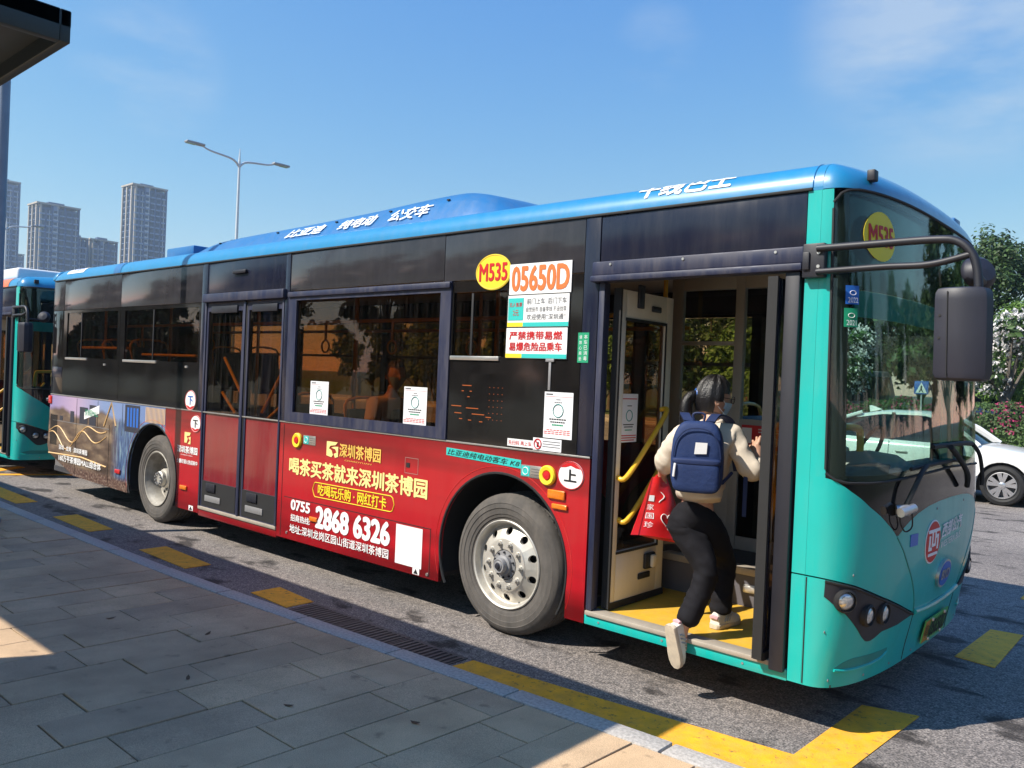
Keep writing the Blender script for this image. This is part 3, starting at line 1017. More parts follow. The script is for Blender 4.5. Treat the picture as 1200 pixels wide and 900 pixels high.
s = roundsign(0.54, 1.165, 0.105, 0.09, '上', 'ink_black')
mk('crown_print', prism([(0.54 + 0.095 * math.cos(math.radians(a)), 1.165 + 0.081 * math.sin(math.radians(a))) for a in range(35, 146, 10)] + [(0.50, 1.215), (0.54, 1.228), (0.58, 1.215)], -0.0065, -0.005), 'ink_red', s, smooth=False)
s = roundsign(-4.435, 1.395, 0.115, 0.105, '下', 'ink_blue')
mk('crown_print', prism([(-4.435 + 0.1 * math.cos(math.radians(a)), 1.395 + 0.092 * math.sin(math.radians(a))) for a in range(215, 326, 10)] + [(-4.40, 1.335), (-4.435, 1.322), (-4.47, 1.335)], -0.0065, -0.005), 'ink_red', s, smooth=False)
s = roundsign(-4.31, 1.16, 0.11, 0.09, '下', 'ink_black')
mk('crown_print', prism([(-4.31 + 0.095 * math.cos(math.radians(a)), 1.16 + 0.078 * math.sin(math.radians(a))) for a in range(215, 326, 10)] + [(-4.275, 1.112), (-4.31, 1.10), (-4.345, 1.112)], -0.0065, -0.005), 'ink_red', s, smooth=False)

# glazed band of the right side
mk('glazing_panel', box(-8.30, -7.932, 0.002, 0.03, 1.30, 2.405), 'dark_panel', BUS, bevel=0.003)
mk('glazing_panel', holed(-7.925, -6.21, 1.30, 2.405, -7.82, -6.28, 1.79, 2.37), 'dark_panel', BUS)
mk('glazing_panel', holed(-6.204, -4.285, 1.30, 2.405, -6.08, -4.33, 1.79, 2.365), 'dark_panel', BUS)
mk('glazing_panel', holed(-0.605, 0.575, 1.30, 2.45, -0.59, -0.07, 1.91, 2.37), 'dark_panel', BUS)
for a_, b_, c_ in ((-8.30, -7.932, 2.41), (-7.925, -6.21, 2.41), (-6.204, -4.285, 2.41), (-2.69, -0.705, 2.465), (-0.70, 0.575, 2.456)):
    mk('upper_panel', box(a_, b_, 0.0, 0.03, c_, ZT), 'sky_dust_panel', BUS, bevel=0.003)
bb('vent_recess', -8.28, -7.95, -0.002, 0.0018, 1.52, 1.66, 'navy_gloss', bevel=0.001)
bb('pillar', -4.28, -4.172, -0.004, 0.04, 1.30, ZT, 'navy_gloss', bevel=0.004)
bb('pillar', -2.765, -2.697, -0.004, 0.04, 1.30, ZT, 'navy_gloss', bevel=0.004)
bb('pillar', 0.58, 0.695, -0.003, 0.05, 1.30, ZT, 'navy_gloss', bevel=0.004)
bb('door_header', -4.168, -2.769, 0.0, 0.03, 2.49, ZT, 'navy_gloss', bevel=0.003)
bb('door_ledge', -4.20, -2.74, -0.045, 0.03, 2.40, 2.485, 'navy', bevel=0.012)
bb('door_lamp', -3.66, -3.42, -0.03, 0.0, 2.665, 2.70, 'black_plastic', bevel=0.01)
# windows
bb('window_pane', -7.82, -6.28, 0.010, 0.015, 1.79, 2.37, 'tint')
bb('window_pane', -6.08, -4.33, 0.010, 0.015, 1.79, 2.365, 'tint')
bb('window_pane', -0.59, -0.07, 0.010, 0.015, 1.91, 2.37, 'tint')
for a_, b_, z_ in ((-7.83, -7.15, 1.785), (-6.09, -5.25, 1.785), (-0.60, -0.12, 1.905)):
    bb('slider_sill', a_, b_, -0.012, 0.02, z_ - 0.022, z_ + 0.008, 'silver', bevel=0.003)
for x_, z0_, z1_ in ((-7.35, 1.80, 2.36), (-5.35, 1.80, 2.36), (-0.40, 1.92, 2.36)):
    bb('slider_stile', x_ - 0.010, x_ + 0.010, -0.001, 0.009, z0_, z1_, 'rubber', bevel=0.002)
for x_, z_ in ((-6.60, 1.72), (-4.55, 1.74)):
    bb('window_knob', x_ - 0.025, x_ + 0.025, -0.012, 0.002, z_ - 0.012, z_ + 0.012, 'silver', bevel=0.004)
fr = mk('window_frame', holed(-2.69, -0.61, 1.30, 2.455, -2.57, -0.72, 1.385, 2.375, -0.012, 0.04), 'navy', BUS)
mk('frame_moulding', box(-2.69, -0.61, -0.032, -0.012, 2.405, 2.45), 'navy', fr, bevel=0.008)
bb('window_pane', -2.57, -0.72, 0.008, 0.013, 1.385, 2.375, 'tint')
# LED route display behind the glass
dsp = bb('route_display', -0.62 + 0.02, 0.34, -0.001, 0.0015, 1.43, 1.79, 'dark_panel')
for x_, z_, w_ in ((-0.42, 1.70, .09), (-0.52, 1.55, .10), (-0.36, 1.54, .12), (-0.50, 1.50, .07), (-0.30, 1.50, .12), (-0.20, 1.485, .05), (-0.40, 1.62, .02), (-0.46, 1.66, .02), (-0.38, 1.66, .02), (-0.47, 1.46, .03), (-0.38, 1.455, .03), (-0.27, 1.45, .03)):
    bb('led_segment', x_ - w_ / 2, x_ + w_ / 2, -0.003, -0.0012, z_, z_ + 0.006, 'led', dsp)
for i_ in range(4):
    for j_ in range(6):
        bb('led_segment', -0.20 + i_ * 0.04, -0.194 + i_ * 0.04, -0.003, -0.0012, 1.47 + j_ * 0.045, 1.474 + j_ * 0.045, 'led', dsp)


# notices on the glass
def notice(name, x0, x1, z0, z1, mat='paper', par=BUS, y0=-0.0035, y1=-0.0015):
    return bb(name, x0, x1, y0, y1, z0, z1, mat, par)


n1 = notice('number_board', -0.045, 0.485, 2.335, 2.54, 'white', y0=-0.010, y1=-0.005)
st('05650D', -0.02, 0.465, 2.36, 2.52, 'ink_orange', n1, bold=0.040, y=-0.012)
n2 = notice('fare_board', -0.05, 0.475, 2.115, 2.328, 'white', y0=-0.010, y1=-0.005)
bb('sticker', -0.045, 0.09, -0.012, -0.0105, 2.16, 2.31, 'ink_teal', n2)
st('无人售票', -0.035, 0.08, 2.25, 2.28, 'ink_red', n2, bold=0.012, y=-0.0135)
st('2元', 0.0, 0.05, 2.19, 2.23, 'ink_red', n2, bold=0.012, y=-0.0135)
st('前门上车  后门下车', 0.12, 0.455, 2.265, 2.305, 'ink_grey', n2, bold=0.004, y=-0.012)
st('自觉投币 自备零钱 不设找零', 0.115, 0.455, 2.215, 2.248, 'ink_grey', n2, bold=0.002, y=-0.012)
st('欢迎使用“深圳通”', 0.12, 0.45, 2.162, 2.20, 'ink_grey', n2, bold=0.004, y=-0.012)
bb('print_band', -0.05, 0.09, -0.012, -0.0105, 2.117, 2.145, 'ink_yellow', n2)
bb('print_band', 0.09, 0.475, -0.012, -0.0105, 2.117, 2.145, 'ink_teal', n2)
n3 = notice('warning_board', -0.055, 0.47, 1.905, 2.108, 'white', y0=-0.010, y1=-0.005)
st('严禁携带易燃', -0.025, 0.43, 2.03, 2.085, 'ink_red', n3, bold=0.024, y=-0.012)
st('易爆危险品乘车', -0.025, 0.43, 1.955, 2.012, 'ink_red', n3, bold=0.024, y=-0.012)
bb('print_band', -0.055, 0.09, -0.012, -0.0105, 1.907, 1.935, 'ink_yellow', n3)
bb('print_band', 0.09, 0.47, -0.012, -0.0105, 1.907, 1.935, 'ink_teal', n3)
mk('suction_bracket', join(box(0.325, 0.345, -0.008, -0.001, 1.70, 1.905), box(0.30, 0.37, -0.012, -0.001, 1.885, 1.905)), 'grey_steel', BUS, bevel=0.002)
rs = mk('route_sign', disc_y(-0.205, 2.50, 0.168, 0.125, -0.006, -0.002, 48), 'ink_yellow', BUS, smooth=False)
mk('rim_print', tube([(-0.205 + 0.160 * math.cos(t * 0.1309), -0.0065, 2.50 + 0.118 * math.sin(t * 0.1309)) for t in range(49)], 0.0025, 5), 'ink_gold', rs)
st('M535', -0.335, -0.075, 2.44, 2.56, 'ink_red', rs, bold=0.030, y=-0.0085)
gs_ = notice('disinfection_sticker', 0.555, 0.64, 1.885, 2.075, 'ink_green', y0=-0.006, y1=-0.0035)
for k_, ch in enumerate('本车已消毒'):
    st(ch, 0.603, 0.630, 2.035 - k_ * 0.034, 2.062 - k_ * 0.034, 'ink_white', gs_, bold=0.012, y=-0.008)
for k_, ch in enumerate('请放心乘坐'):
    st(ch, 0.566, 0.588, 2.035 - k_ * 0.034, 2.058 - k_ * 0.034, 'ink_white', gs_, bold=0.012, y=-0.008)


def poster(x0, x1, z0, z1, par, y=-0.0035, place=None):
    p = notice('health_poster', x0, x1, z0, z1, 'paper', par, y0=y, y1=y + 0.002)
    w_, h_ = x1 - x0, z1 - z0
    yy = y - 0.0015
    bb('print_line', x0 + 0.03 * w_, x1 - 0.02 * w_, yy, yy + 0.001, z0 + 0.90 * h_, z0 + 0.905 * h_, 'ink_red', p)
    bb('print_line', x0 + 0.06 * w_, x0 + 0.3 * w_, yy, yy + 0.001, z0 + 0.935 * h_, z0 + 0.965 * h_, 'ink_grey', p)
    for q, (fa, fb, fz, hh, mt) in enumerate(((.42, .58, .83, .018, 'ink_grey'), (.36, .64, .77, .018, 'ink_grey'), (.20, .80, .40, .028, 'ink_black'), (.24, .76, .34, .026, 'ink_black'), (.30, .70, .275, .032, 'ink_green'), (.12, .95, .17, .016, 'ink_red'), (.03, .96, .13, .016, 'ink_red'), (.03, .96, .09, .016, 'ink_red'))):
        nseg = 7 if q > 1 else 4
        for k_ in range(nseg):
            a_ = x0 + w_ * (fa + (fb - fa) * k_ / nseg)
            bb('print_line', a_, a_ + w_ * (fb - fa) / nseg * 0.78, yy, yy + 0.001, z0 + h_ * fz, z0 + h_ * (fz + hh), mt, p)
    mk('print_ring', tube([(x0 + w_ * 0.5 + 0.042 * math.cos(t * 0.39), yy, z0 + h_ * 0.60 + 0.042 * math.sin(t * 0.39)) for t in range(17)], 0.003, 5), 'teal_dark', p)
    return p


poster(-2.33, -2.07, 1.375, 1.67, BUS, y=0.004)
poster(-1.10, -0.84, 1.375, 1.67, BUS, y=0.004)
poster(0.30, 0.535, 1.39, 1.69, BUS)
s1 = notice('scan_sticker', -0.01, 0.215, 1.31, 1.36, 'white')
st('先扫码 再上车', 0.0, 0.205, 1.32, 1.35, 'ink_red', s1, bold=0.010, y=-0.0055)
s2 = notice('no_smoking_sticker', 0.217, 0.455, 1.303, 1.383, 'paper')
mk('print_ring', tube([(0.258 + 0.030 * math.cos(t * 0.314), -0.005, 1.343 + 0.032 * math.sin(t * 0.314)) for t in range(21)], 0.004, 5), 'ink_red', s2)
mk('print_bar', tube([(0.236, -0.005, 1.366), (0.28, -0.005, 1.32)], 0.004, 5), 'ink_red', s2)
bb('print_figure', 0.250, 0.268, -0.0045, -0.0036, 1.322, 1.355, 'ink_black', s2)
for k_ in range(3):
    bb('print_line', 0.30, 0.445, -0.0045, -0.0036, 1.328 + k_ * 0.017, 1.333 + k_ * 0.017, 'ink_grey', s2)

# rear (exit) door: two glazed leaves
pm('door_red', (0.20, 0.010, 0.016), 0.12, var=0.2, scale=1.2, dust=0.14, coat=0.3)
for a_, b_ in ((-4.165, -3.47), (-3.40, -2.775)):
    lf = mk('exit_door_leaf', holed(a_, b_, 0.325, 2.395, a_ + 0.028, b_ - 0.022, 0.60, 2.31, 0.004, 0.05), 'navy', BUS)
    bb('door_glass', a_ + 0.028, b_ - 0.022, 0.014, 0.019, 1.29, 2.31, 'tint_door', lf)
    bb('door_film', a_ + 0.028, b_ - 0.022, 0.012, 0.019, 0.60, 1.288, 'door_red', lf)
    bb('kick_plate', a_ + 0.028, b_ - 0.022, 0.0, 0.003, 0.35, 0.60, 'rubber', lf)
    bb('latch', a_ + 0.12, a_ + 0.30, -0.014, 0.0, 0.50, 0.585, 'black_plastic', lf, bevel=0.006)
    bb('latch_plate', a_ + 0.10, a_ + 0.40, -0.008, 0.0, 0.40, 0.46, 'grey_steel', lf, bevel=0.003)
    bb('top_hinge', a_ + 0.10, b_ - 0.10, -0.014, 0.004, 2.29, 2.36, 'black_plastic', lf, bevel=0.006)
    for p0, p1 in (((a_ + 0.20, 0.10, 1.85), (b_ - 0.07, 0.10, 1.42)), ((a_ + 0.18, 0.10, 1.50), (b_ - 0.25, 0.10, 1.30))):
        if a_ > -3.5:
            p0, p1 = ((b_ - 0.09, 0.10, p0[2] - 0.05), (a_ + 0.16, 0.10, p1[2] - 0.08))
        mk('grab_bar', tube([p0, p1], 0.016, 8), 'rail_yellow', lf)
bb('door_seal', -3.47, -3.40, 0.0, 0.06, 0.33, 2.395, 'rubber', bevel=0.01)
bb('door_seal_lip', -3.452, -3.418, -0.012, 0.0, 0.33, 2.395, 'navy', bevel=0.004)
bb('step_edge', -4.19, -2.77, -0.012, 0.06, 0.305, 0.335, 'step_metal', bevel=0.004)
bb('door_post', -2.80, -2.772, -0.008, 0.05, 0.305, 2.40, 'navy', bevel=0.004)
bb('door_post', -4.198, -4.168, -0.008, 0.05, 0.305, 2.40, 'navy', bevel=0.004)

# front door surround
bb('header_panel', 0.70, 1.995, 0.0, 0.03, 2.515, ZT, 'navy_gloss', bevel=0.004)
mk('header_ledge', join(box(0.66, 2.0, -0.035, 0.06, 2.425, 2.512), box(0.66, 2.0, -0.055, 0.05, 2.385, 2.425)), 'navy', BUS, bevel=0.01)
for x_ in (0.80, 1.30, 1.85):
    mk('rivet', disc_y(x_, 2.49, 0.008, 0.008, -0.040, -0.034, 8), 'silver', BUS)
mk('drip_rail', box(-8.28, 2.02, -0.012, 0.02, ZT, ZT + 0.016), 'rubber', BUS, bevel=0.003)
bb('door_post', 0.70, 0.745, -0.006, 0.06, 0.345, 2.385, 'navy', bevel=0.008)
bb('door_post', 1.905, 1.985, -0.03, 0.05, 0.30, 2.385, 'black_plastic', bevel=0.008)
bb('step_skirt', 0.69, 1.995, 0.0, 0.03, ZS, 0.315, 'teal', bevel=0.004)
bb('step_edge', 0.70, 1.96, -0.014, 0.09, 0.316, 0.343, 'step_metal', bevel=0.004)
bb('hinge_plate', 2.0, 2.115, -0.05, -0.002, 2.345, 2.52, 'black_plastic', bevel=0.008)
bb('hinge_block', 2.005, 2.04, -0.062, -0.05, 2.385, 2.475, 'black_plastic', bevel=0.004)
for z_ in (2.40, 2.47):
    mk('bolt', disc_y(2.085, z_, 0.009, 0.009, -0.056, -0.05, 8), 'silver', BUS)
# inside the front door
step = bb('platform', 0.70, 1.96, 0.09, 0.90, 0.26, 0.338, 'floor_yellow')
bb('riser', 0.70, 1.96, 0.90, 0.93, 0.26, 0.585, 'riser_grey')
bb('nosing', 0.70, 1.96, 0.885, 0.98, 0.545, 0.592, 'step_metal', bevel=0.004)
mk('riser_handle', join(box(1.32, 1.42, 0.875, 0.90, 0.44, 0.475), box(1.315, 1.425, 0.893, 0.90, 0.43, 0.485)), 'silver', BUS, bevel=0.006)
bb('cab_floor', 0.30, 2.02, 0.93, 2.44, 0.50, 0.585, 'floor_grey')


def leaf(x_, y0, y1, name):
    """door leaf standing across the doorway (plane of constant x)"""
    fr_ = mk(name, join(box(x_, x_ + 0.045, y0, y0 + 0.055, 0.36, 2.355), box(x_, x_ + 0.045, y1 - 0.085, y1, 0.36, 2.355), box(x_, x_ + 0.045, y0 + 0.055, y1 - 0.085, 2.17, 2.355),
                        box(x_, x_ + 0.045, y0 + 0.055, y1 - 0.085, 0.36, 0.70)), 'cream_metal' if name == 'entry_door_leaf' and x_ < 1 else 'navy_gloss', BUS, bevel=0.003)
    bb('door_glass', x_ + 0.02, x_ + 0.026, y0 + 0.055, y1 - 0.085, 0.70, 2.17, 'tint_door', fr_)
    bb('door_gasket', x_ - 0.004, x_ + 0.05, y0 - 0.02, y0 - 0.001, 0.35, 2.36, 'rubber', fr_)
    bb('door_gasket', x_ - 0.004, x_ + 0.052, y0, y1 + 0.01, 0.342, 0.385, 'rubber', fr_)
    return fr_


lr = leaf(0.755, 0.11, 0.73, 'entry_door_leaf')
bb('glass_gasket', 0.801, 0.806, 0.155, 0.65, 0.685, 0.70, 'rubber', lr)
bb('glass_gasket', 0.801, 0.806, 0.155, 0.65, 2.16, 2.18, 'rubber', lr)
bb('glass_gasket', 0.801, 0.806, 0.635, 0.65, 0.70, 2.16, 'rubber', lr)
bb('latch', 0.80, 0.825, 0.48, 0.60, 0.545, 0.65, 'black_plastic', lr, bevel=0.01)
mk('latch_handle', join(box(0.82, 0.85, 0.53, 0.585, 0.555, 0.64)), 'cream_metal', lr, bevel=0.012)
bb('latch_slot', 0.80, 0.812, 0.42, 0.56, 0.485, 0.525, 'rubber', lr, bevel=0.01)
bb('bracket', 0.80, 0.82, 0.28, 0.34, 2.25, 2.40, 'black_plastic', lr, bevel=0.004)
bb('bracket', 0.80, 0.815, 0.45, 0.56, 2.24, 2.28, 'black_plastic', lr, bevel=0.01)
for q, (a_, b_) in enumerate((((0.87, 0.13, 1.17), (0.87, 0.62, 1.60)), ((0.87, 0.16, 0.90), (0.87, 0.66, 1.32)))):
    mk('grab_bar', tube(smoothpath([(0.80, a_[1] + 0.01, a_[2] + 0.005), (0.86, a_[1] + 0.02, a_[2] + 0.01), ((a_[0] + b_[0]) / 2, (a_[1] + b_[1]) / 2, (a_[2] + b_[2]) / 2), (0.86, b_[1] - 0.02, b_[2] - 0.01), (0.80, b_[1], b_[2])], 5), 0.017, 10), 'rail_yellow', lr)
pp = mk('health_poster', box(0.783, 0.785, 0.16, 0.36, 1.39, 1.70), 'paper', lr)
for z_, a_, b_, mt in ((1.665, .17, .35, 'ink_red'), (1.62, .24, .29, 'ink_grey'), (1.50, .20, .32, 'ink_black'), (1.485, .21, .31, 'ink_black'), (1.465, .22, .30, 'ink_green'), (1.43, .17, .35, 'ink_red'), (1.415, .17, .35, 'ink_red'), (1.40, .17, .33, 'ink_red')):
    bb('print_line', 0.7855, 0.7865, a_, b_, z_, z_ + 0.006, mt, pp)
mk('print_ring', tube([(0.7862, 0.265 + 0.035 * math.cos(t * 0.39), 1.56 + 0.035 * math.sin(t * 0.39)) for t in range(17)], 0.003, 5), 'teal_dark', pp)
lf2 = leaf(1.835, -0.05, 0.55, 'entry_door_leaf')
mk('grab_bar', tube(smoothpath([(1.89, 0.10, 0.95), (1.93, 0.12, 0.97), (1.93, 0.42, 1.35), (1.89, 0.44, 1.36)], 5), 0.016, 8), 'rail_yellow', lf2)

# driver's partition and cab
pt = mk('cab_partition', join(box(0.36, 0.46, 1.45, 1.49, 0.585, 2.60), box(0.46, 0.90, 1.45, 1.49, 0.585, 1.66), box(0.46, 0.90, 1.45, 1.49, 2.50, 2.60), box(0.90, 0.97, 1.445, 1.495, 0.585, 2.60), box(0.97, 1.45, 1.45, 1.49, 2.50, 2.60),
                              box(0.97, 1.45, 1.45, 1.49, 1.30, 1.54), box(0.97, 1.45, 1.45, 1.49, 0.585, 0.68), box(1.45, 1.52, 1.445, 1.495, 0.585, 2.60), box(0.46, 0.90, 1.447, 1.493, 2.08, 2.11)), 'liner', BUS, bevel=0.003)
bb('partition_glass', 0.46, 0.90, 1.465, 1.47, 1.66, 2.50, 'clear', pt)
bb('partition_glass', 0.97, 1.45, 1.465, 1.47, 1.54, 2.50, 'clear', pt)
bb('partition_glass', 0.97, 1.45, 1.465, 1.47, 0.68, 1.30, 'screen_dark', pt)
wn = bb('warning_sticker', 0.99, 1.42, 1.444, 1.448, 1.33, 1.50, 'ink_red', pt)
text('严禁驶离', 1.10, 1.38, 1.36, 1.42, 'ink_white', wn, y=1.4425, bold=0.012)
for k_ in range(2):
    bb('print_line', 1.12, 1.40, 1.442, 1.4435, 1.45 + k_ * 0.02, 1.457 + k_ * 0.02, 'ink_white', wn)
bb('sticker', 0.995, 1.07, 1.4415, 1.4435, 1.37, 1.48, 'paper', wn)
fb = mk('fare_machine', join(box(1.68, 1.86, 1.05, 1.30, 0.585, 1.28), box(1.70, 1.84, 1.03, 1.25, 1.28, 1.42)), 'silver', BUS, bevel=0.02)
mk('card_reader', box(1.53, 1.65, 0.98, 1.06, 1.38, 1.56), 'black_plastic', fb, bevel=0.012)
mk('dashboard', prism([(1.75, 0.585), (2.30, 0.585), (2.30, 1.26), (2.22, 1.30), (2.02, 1.32), (1.86, 1.22), (1.75, 1.15)], 0.95, 2.35, 'y'), 'liner_dark', BUS, bevel=0.02)
bb('sun_block_bulkhead', 2.06, 2.20, 0.10, 0.96, 0.345, 1.36, 'liner_dark', bevel=0.02)  # added panel, keeps sun from the doorway off the road ahead
bb('sun_block_box', 2.0, 2.16, 0.12, 0.50, 0.345, 1.30, 'liner_dark', bevel=0.02)  # added with the panel to close the same sun path
mk('dash_hump', lathez([(0.0, 1.42), (0.16, 1.40), (0.27, 1.33), (0.31, 1.22)], 32, (2.02, 1.05, 0)), 'liner', BUS)
mk('steering_wheel', tube([(1.72 + 0.09 * math.sin(t * 0.2618) , 1.92 + 0.22 * math.cos(t * 0.2618), 1.33 + 0.205 * math.sin(t * 0.2618)) for t in range(25)], 0.014, 8), 'rubber', BUS)
mk('cab_rail', tube(smoothpath([(1.98, 0.30, 1.05), (1.98, 0.30, 1.50), (1.98, 0.40, 1.56), (1.98, 0.90, 1.56), (1.98, 1.0, 1.50), (1.98, 1.0, 1.30)], 5), 0.022, 8), 'rail_yellow', BUS)

# ---- floor, ceiling, far side, seats, rails
bb('floor', -8.2, 0.30, 0.66, 1.84, 0.27, 0.335, 'floor_grey')
for a_, b_ in ((-8.2, -5.9), (-4.65, -0.68), (0.56, 0.69)):
    bb('floor', a_, b_, 0.04, 0.655, 0.27, 0.335, 'floor_grey')
for a_, b_ in ((-8.2, -5.9), (-4.65, -0.68)):
    bb('floor', a_, b_, 1.845, 2.46, 0.27, 0.335, 'floor_grey')
bb('rear_deck', -8.2, -5.9, 0.05, 2.45, 0.336, 1.0, 'liner_dark')
bb('rear_deck', -5.895, -5.0, 0.67, 1.83, 0.336, 1.0, 'liner_dark')
bb('ceiling', -8.2, 1.98, 0.05, 2.45, 2.62, 2.66, 'liner')
bb('sun_block_tray', 1.6, 2.2, 0.06, 2.44, 0.262, 0.275, 'chassis')  # added plate, stops sun leaking under the bumper onto the road
bb('chassis', -7.6, 1.6, 0.75, 1.75, 0.22, 0.262, 'chassis')
for a_, b_ in ((-4.6, -4.21), (-2.76, -0.66)):
    bb('inner_wall', a_, b_, 0.034, 0.06, 0.34, 1.28, 'liner_dark')
left = bb('left_lower_wall', -8.3, 2.06, 2.465, 2.5, ZS, 1.20, 'red_print')
bb('left_upper_wall', -8.3, 2.06, 2.465, 2.5, 2.38, ZT, 'dark_panel')
for a_, b_ in ((-8.3, -8.1), (-6.3, -6.15), (-4.4, -4.25), (-2.5, -2.35), (-0.65, -0.5), (0.55, 0.75), (2.0, 2.06)):
    bb('left_pillar', a_, b_, 2.465, 2.5, 1.20, 2.38, 'dark_panel')
for a_, b_ in ((-8.1, -6.3), (-6.15, -4.4), (-4.25, -2.5), (-2.35, -0.65), (-0.5, 0.55)):
    bb('left_window_pane', a_, b_, 2.48, 2.485, 1.20, 2.38, 'tint_far')
    bb('left_window_rail', a_, b_, 2.45, 2.479, 1.95, 1.98, 'liner_dark')
bb('left_window_pane', 0.75, 2.0, 2.48, 2.485, 1.20, 2.38, 'screen')
bb('rear_panel', -8.40, -8.205, 0.012, 2.488, 0.62, ZT - 0.002, 'navy_gloss', bevel=0.07, seg=4)
mk('tail_lamp', box(-8.36, -8.24, -0.015, 0.03, 1.16, 1.27), 'red_lens', BUS, bevel=0.015)


def seat(x_, y_, z_, face=1):
    f_ = face
    g = join(prism([(x_ - 0.22 * f_, z_ + 0.40), (x_ + 0.22 * f_, z_ + 0.43), (x_ + 0.22 * f_, z_ + 0.47), (x_ - 0.18 * f_, z_ + 0.45), (x_ - 0.26 * f_, z_ + 0.95), (x_ - 0.31 * f_, z_ + 0.95), (x_ - 0.25 * f_, z_ + 0.40)], y_ - 0.21, y_ + 0.21))
    o = mk('seat', g, 'seat_blue', BUS, bevel=0.015)
    mk('seat_leg', join(box(x_ - 0.15, x_ - 0.11, y_ - 0.02, y_ + 0.02, z_, z_ + 0.41), box(x_ + 0.09, x_ + 0.13, y_ - 0.02, y_ + 0.02, z_, z_ + 0.42)), 'grey_steel', o)
    mk('grab_handle', tube(smoothpath([(x_ - 0.29 * f_, y_ - 0.2, z_ + 0.8), (x_ - 0.31 * f_, y_ - 0.2, z_ + 1.02), (x_ - 0.31 * f_, y_ + 0.2, z_ + 1.02), (x_ - 0.29 * f_, y_ + 0.2, z_ + 0.8)], 4), 0.014, 6), 'rail_yellow', o)


for x_, y_, z_ in ((-7.6, 0.40, 1.0), (-6.8, 0.40, 1.0), (-6.0, 0.40, 1.0), (-7.2, 2.1, 1.0), (-6.2, 2.1, 1.0), (-1.66, 0.33, 0.50), (-2.45, 0.33, 0.50), (-2.3, 2.15, 0.45), (-1.3, 2.15, 0.45), (-3.6, 2.15, 0.45)):
    seat(x_, y_, z_)
bb('seat_plinth', -2.75, -1.0, 0.07, 0.56, 0.336, 0.498, 'liner_dark')
bb('seat_plinth', -3.9, -1.0, 1.9, 2.44, 0.336, 0.448, 'liner_dark')
seat(1.10, 1.95, 0.60)
for x_, y_ in ((-4.35, 0.70), (-2.62, 0.70), (-0.80, 0.70), (-2.0, 1.75), (-4.0, 1.75), (-5.6, 0.8), (-6.7, 0.85), (0.45, 1.20), (-7.35, 0.30)):
    mk('grab_pole', tube([(x_, y_, 0.336 if x_ > -5 else 1.0), (x_, y_, 2.62)], 0.017, 8), 'rail_yellow', BUS)
mk('overhead_rail', tube([(-8.0, 0.62, 2.24), (0.40, 0.62, 2.24)], 0.017, 8), 'rail_yellow', BUS)
mk('overhead_rail', tube([(-8.0, 1.85, 2.24), (0.3, 1.85, 2.24)], 0.017, 8), 'rail_yellow', BUS)
mk('window_rail', tube([(-7.75, 0.16, 1.93), (-6.35, 0.16, 1.93)], 0.017, 8), 'rail_yellow', BUS)
mk('window_rail', tube([(-5.95, 0.16, 1.86), (-4.40, 0.16, 1.86)], 0.015, 8), 'rail_yellow', BUS)
for x_ in (-7.0, -5.2, -3.0, -1.0, -2.0):
    hs_ = mk('hanging_strap', join(tube([(x_, 0.62, 2.24), (x_, 0.62, 2.06)], 0.012, 6), tube([(x_ + 0.06 * math.cos(t * 0.5236), 0.62, 2.0 + 0.06 * math.sin(t * 0.5236)) for t in range(13)], 0.009, 6)), 'rail_yellow', BUS)

# ---- nose: one curved surface that all front pieces follow
NX0, NN = 2.07, 2.8
ZTAB = [0.26, 0.40, 0.60, 0.80, 1.0, 1.2, 1.6, 2.2, 2.81, 3.2]
LTAB = [0.25, 0.285, 0.325, 0.36, 0.375, 0.37, 0.345, 0.31, 0.265, 0.24]


def itp(x, X, Y):
    if x <= X[0]:
        return Y[0]
    for i in range(len(X) - 1):
        if x <= X[i + 1]:
            return Y[i] + (Y[i + 1] - Y[i]) * (x - X[i]) / (X[i + 1] - X[i])
    return Y[-1]


def Ln(z):
    return sum(itp(z + d, ZTAB, LTAB) for d in (-0.12, -0.06, 0, 0.06, 0.12)) / 5


def FS(phi, z, off=0.0):
    def p(ph, zz):
        cy, sy = math.cos(ph), math.sin(ph)
        yy = -math.copysign(abs(cy) ** (2 / NN), cy)
        cc = abs(sy) ** (2 / NN)
        return Vector((NX0 + Ln(zz) * cc, 1.25 + 1.25 * yy, zz))
    q = p(phi, z)
    if off:
        ph = min(max(phi, 0.02), math.pi - 0.02)
        a = p(ph + 0.01, z) - p(ph - 0.01, z)
        b = p(ph, z + 0.02) - p(ph, z - 0.02)
        q = q + a.cross(b).normalized() * off
    return q


def ph_of(y):
    v = (1.25 - y) / 1.25
    return math.acos(math.copysign(abs(v) ** (NN / 2), v))


def FY(y, z, off=0.0):
    return FS(ph_of(min(max(y, 0.0), 2.5)), z, off)


def y_of(phi):
    c = math.cos(phi)
    return 1.25 - 1.25 * math.copysign(abs(c) ** (2 / NN), c)


def patch(name, ya, yb, bot, top, mat, parent=BUS, n=70, m=16, off=0.0, th=0.012):
    pa, pb = ph_of(ya), ph_of(yb)
    O, I = [], []
    for i in range(n + 1):
        ph = pa + (pb - pa) * i / n
        y = y_of(ph)
        z0, z1 = bot(y), top(y)
        O.append([FS(ph, z0 + (z1 - z0) * j / m, off) for j in range(m + 1)])
        I.append([FS(ph, z0 + (z1 - z0) * j / m, off - th) for j in range(m + 1)])
    return mk(name, slab(O, I), mat, parent, angle=50)


def sym(tab):
    X, Y = [t[0] for t in tab], [t[1] for t in tab]
    return lambda y: itp(min(y, 2.5 - y), X, Y)


def sellip_small(c, r):
    v, f = lathez([(0.0, -r), (r * 0.7, -r * 0.7), (r, 0.0), (r * 0.7, r * 0.7), (0.0, r)], 10)
    return [(c[0] + p[0] * 0.4, c[1] + p[1], c[2] + p[2]) for p in v], f


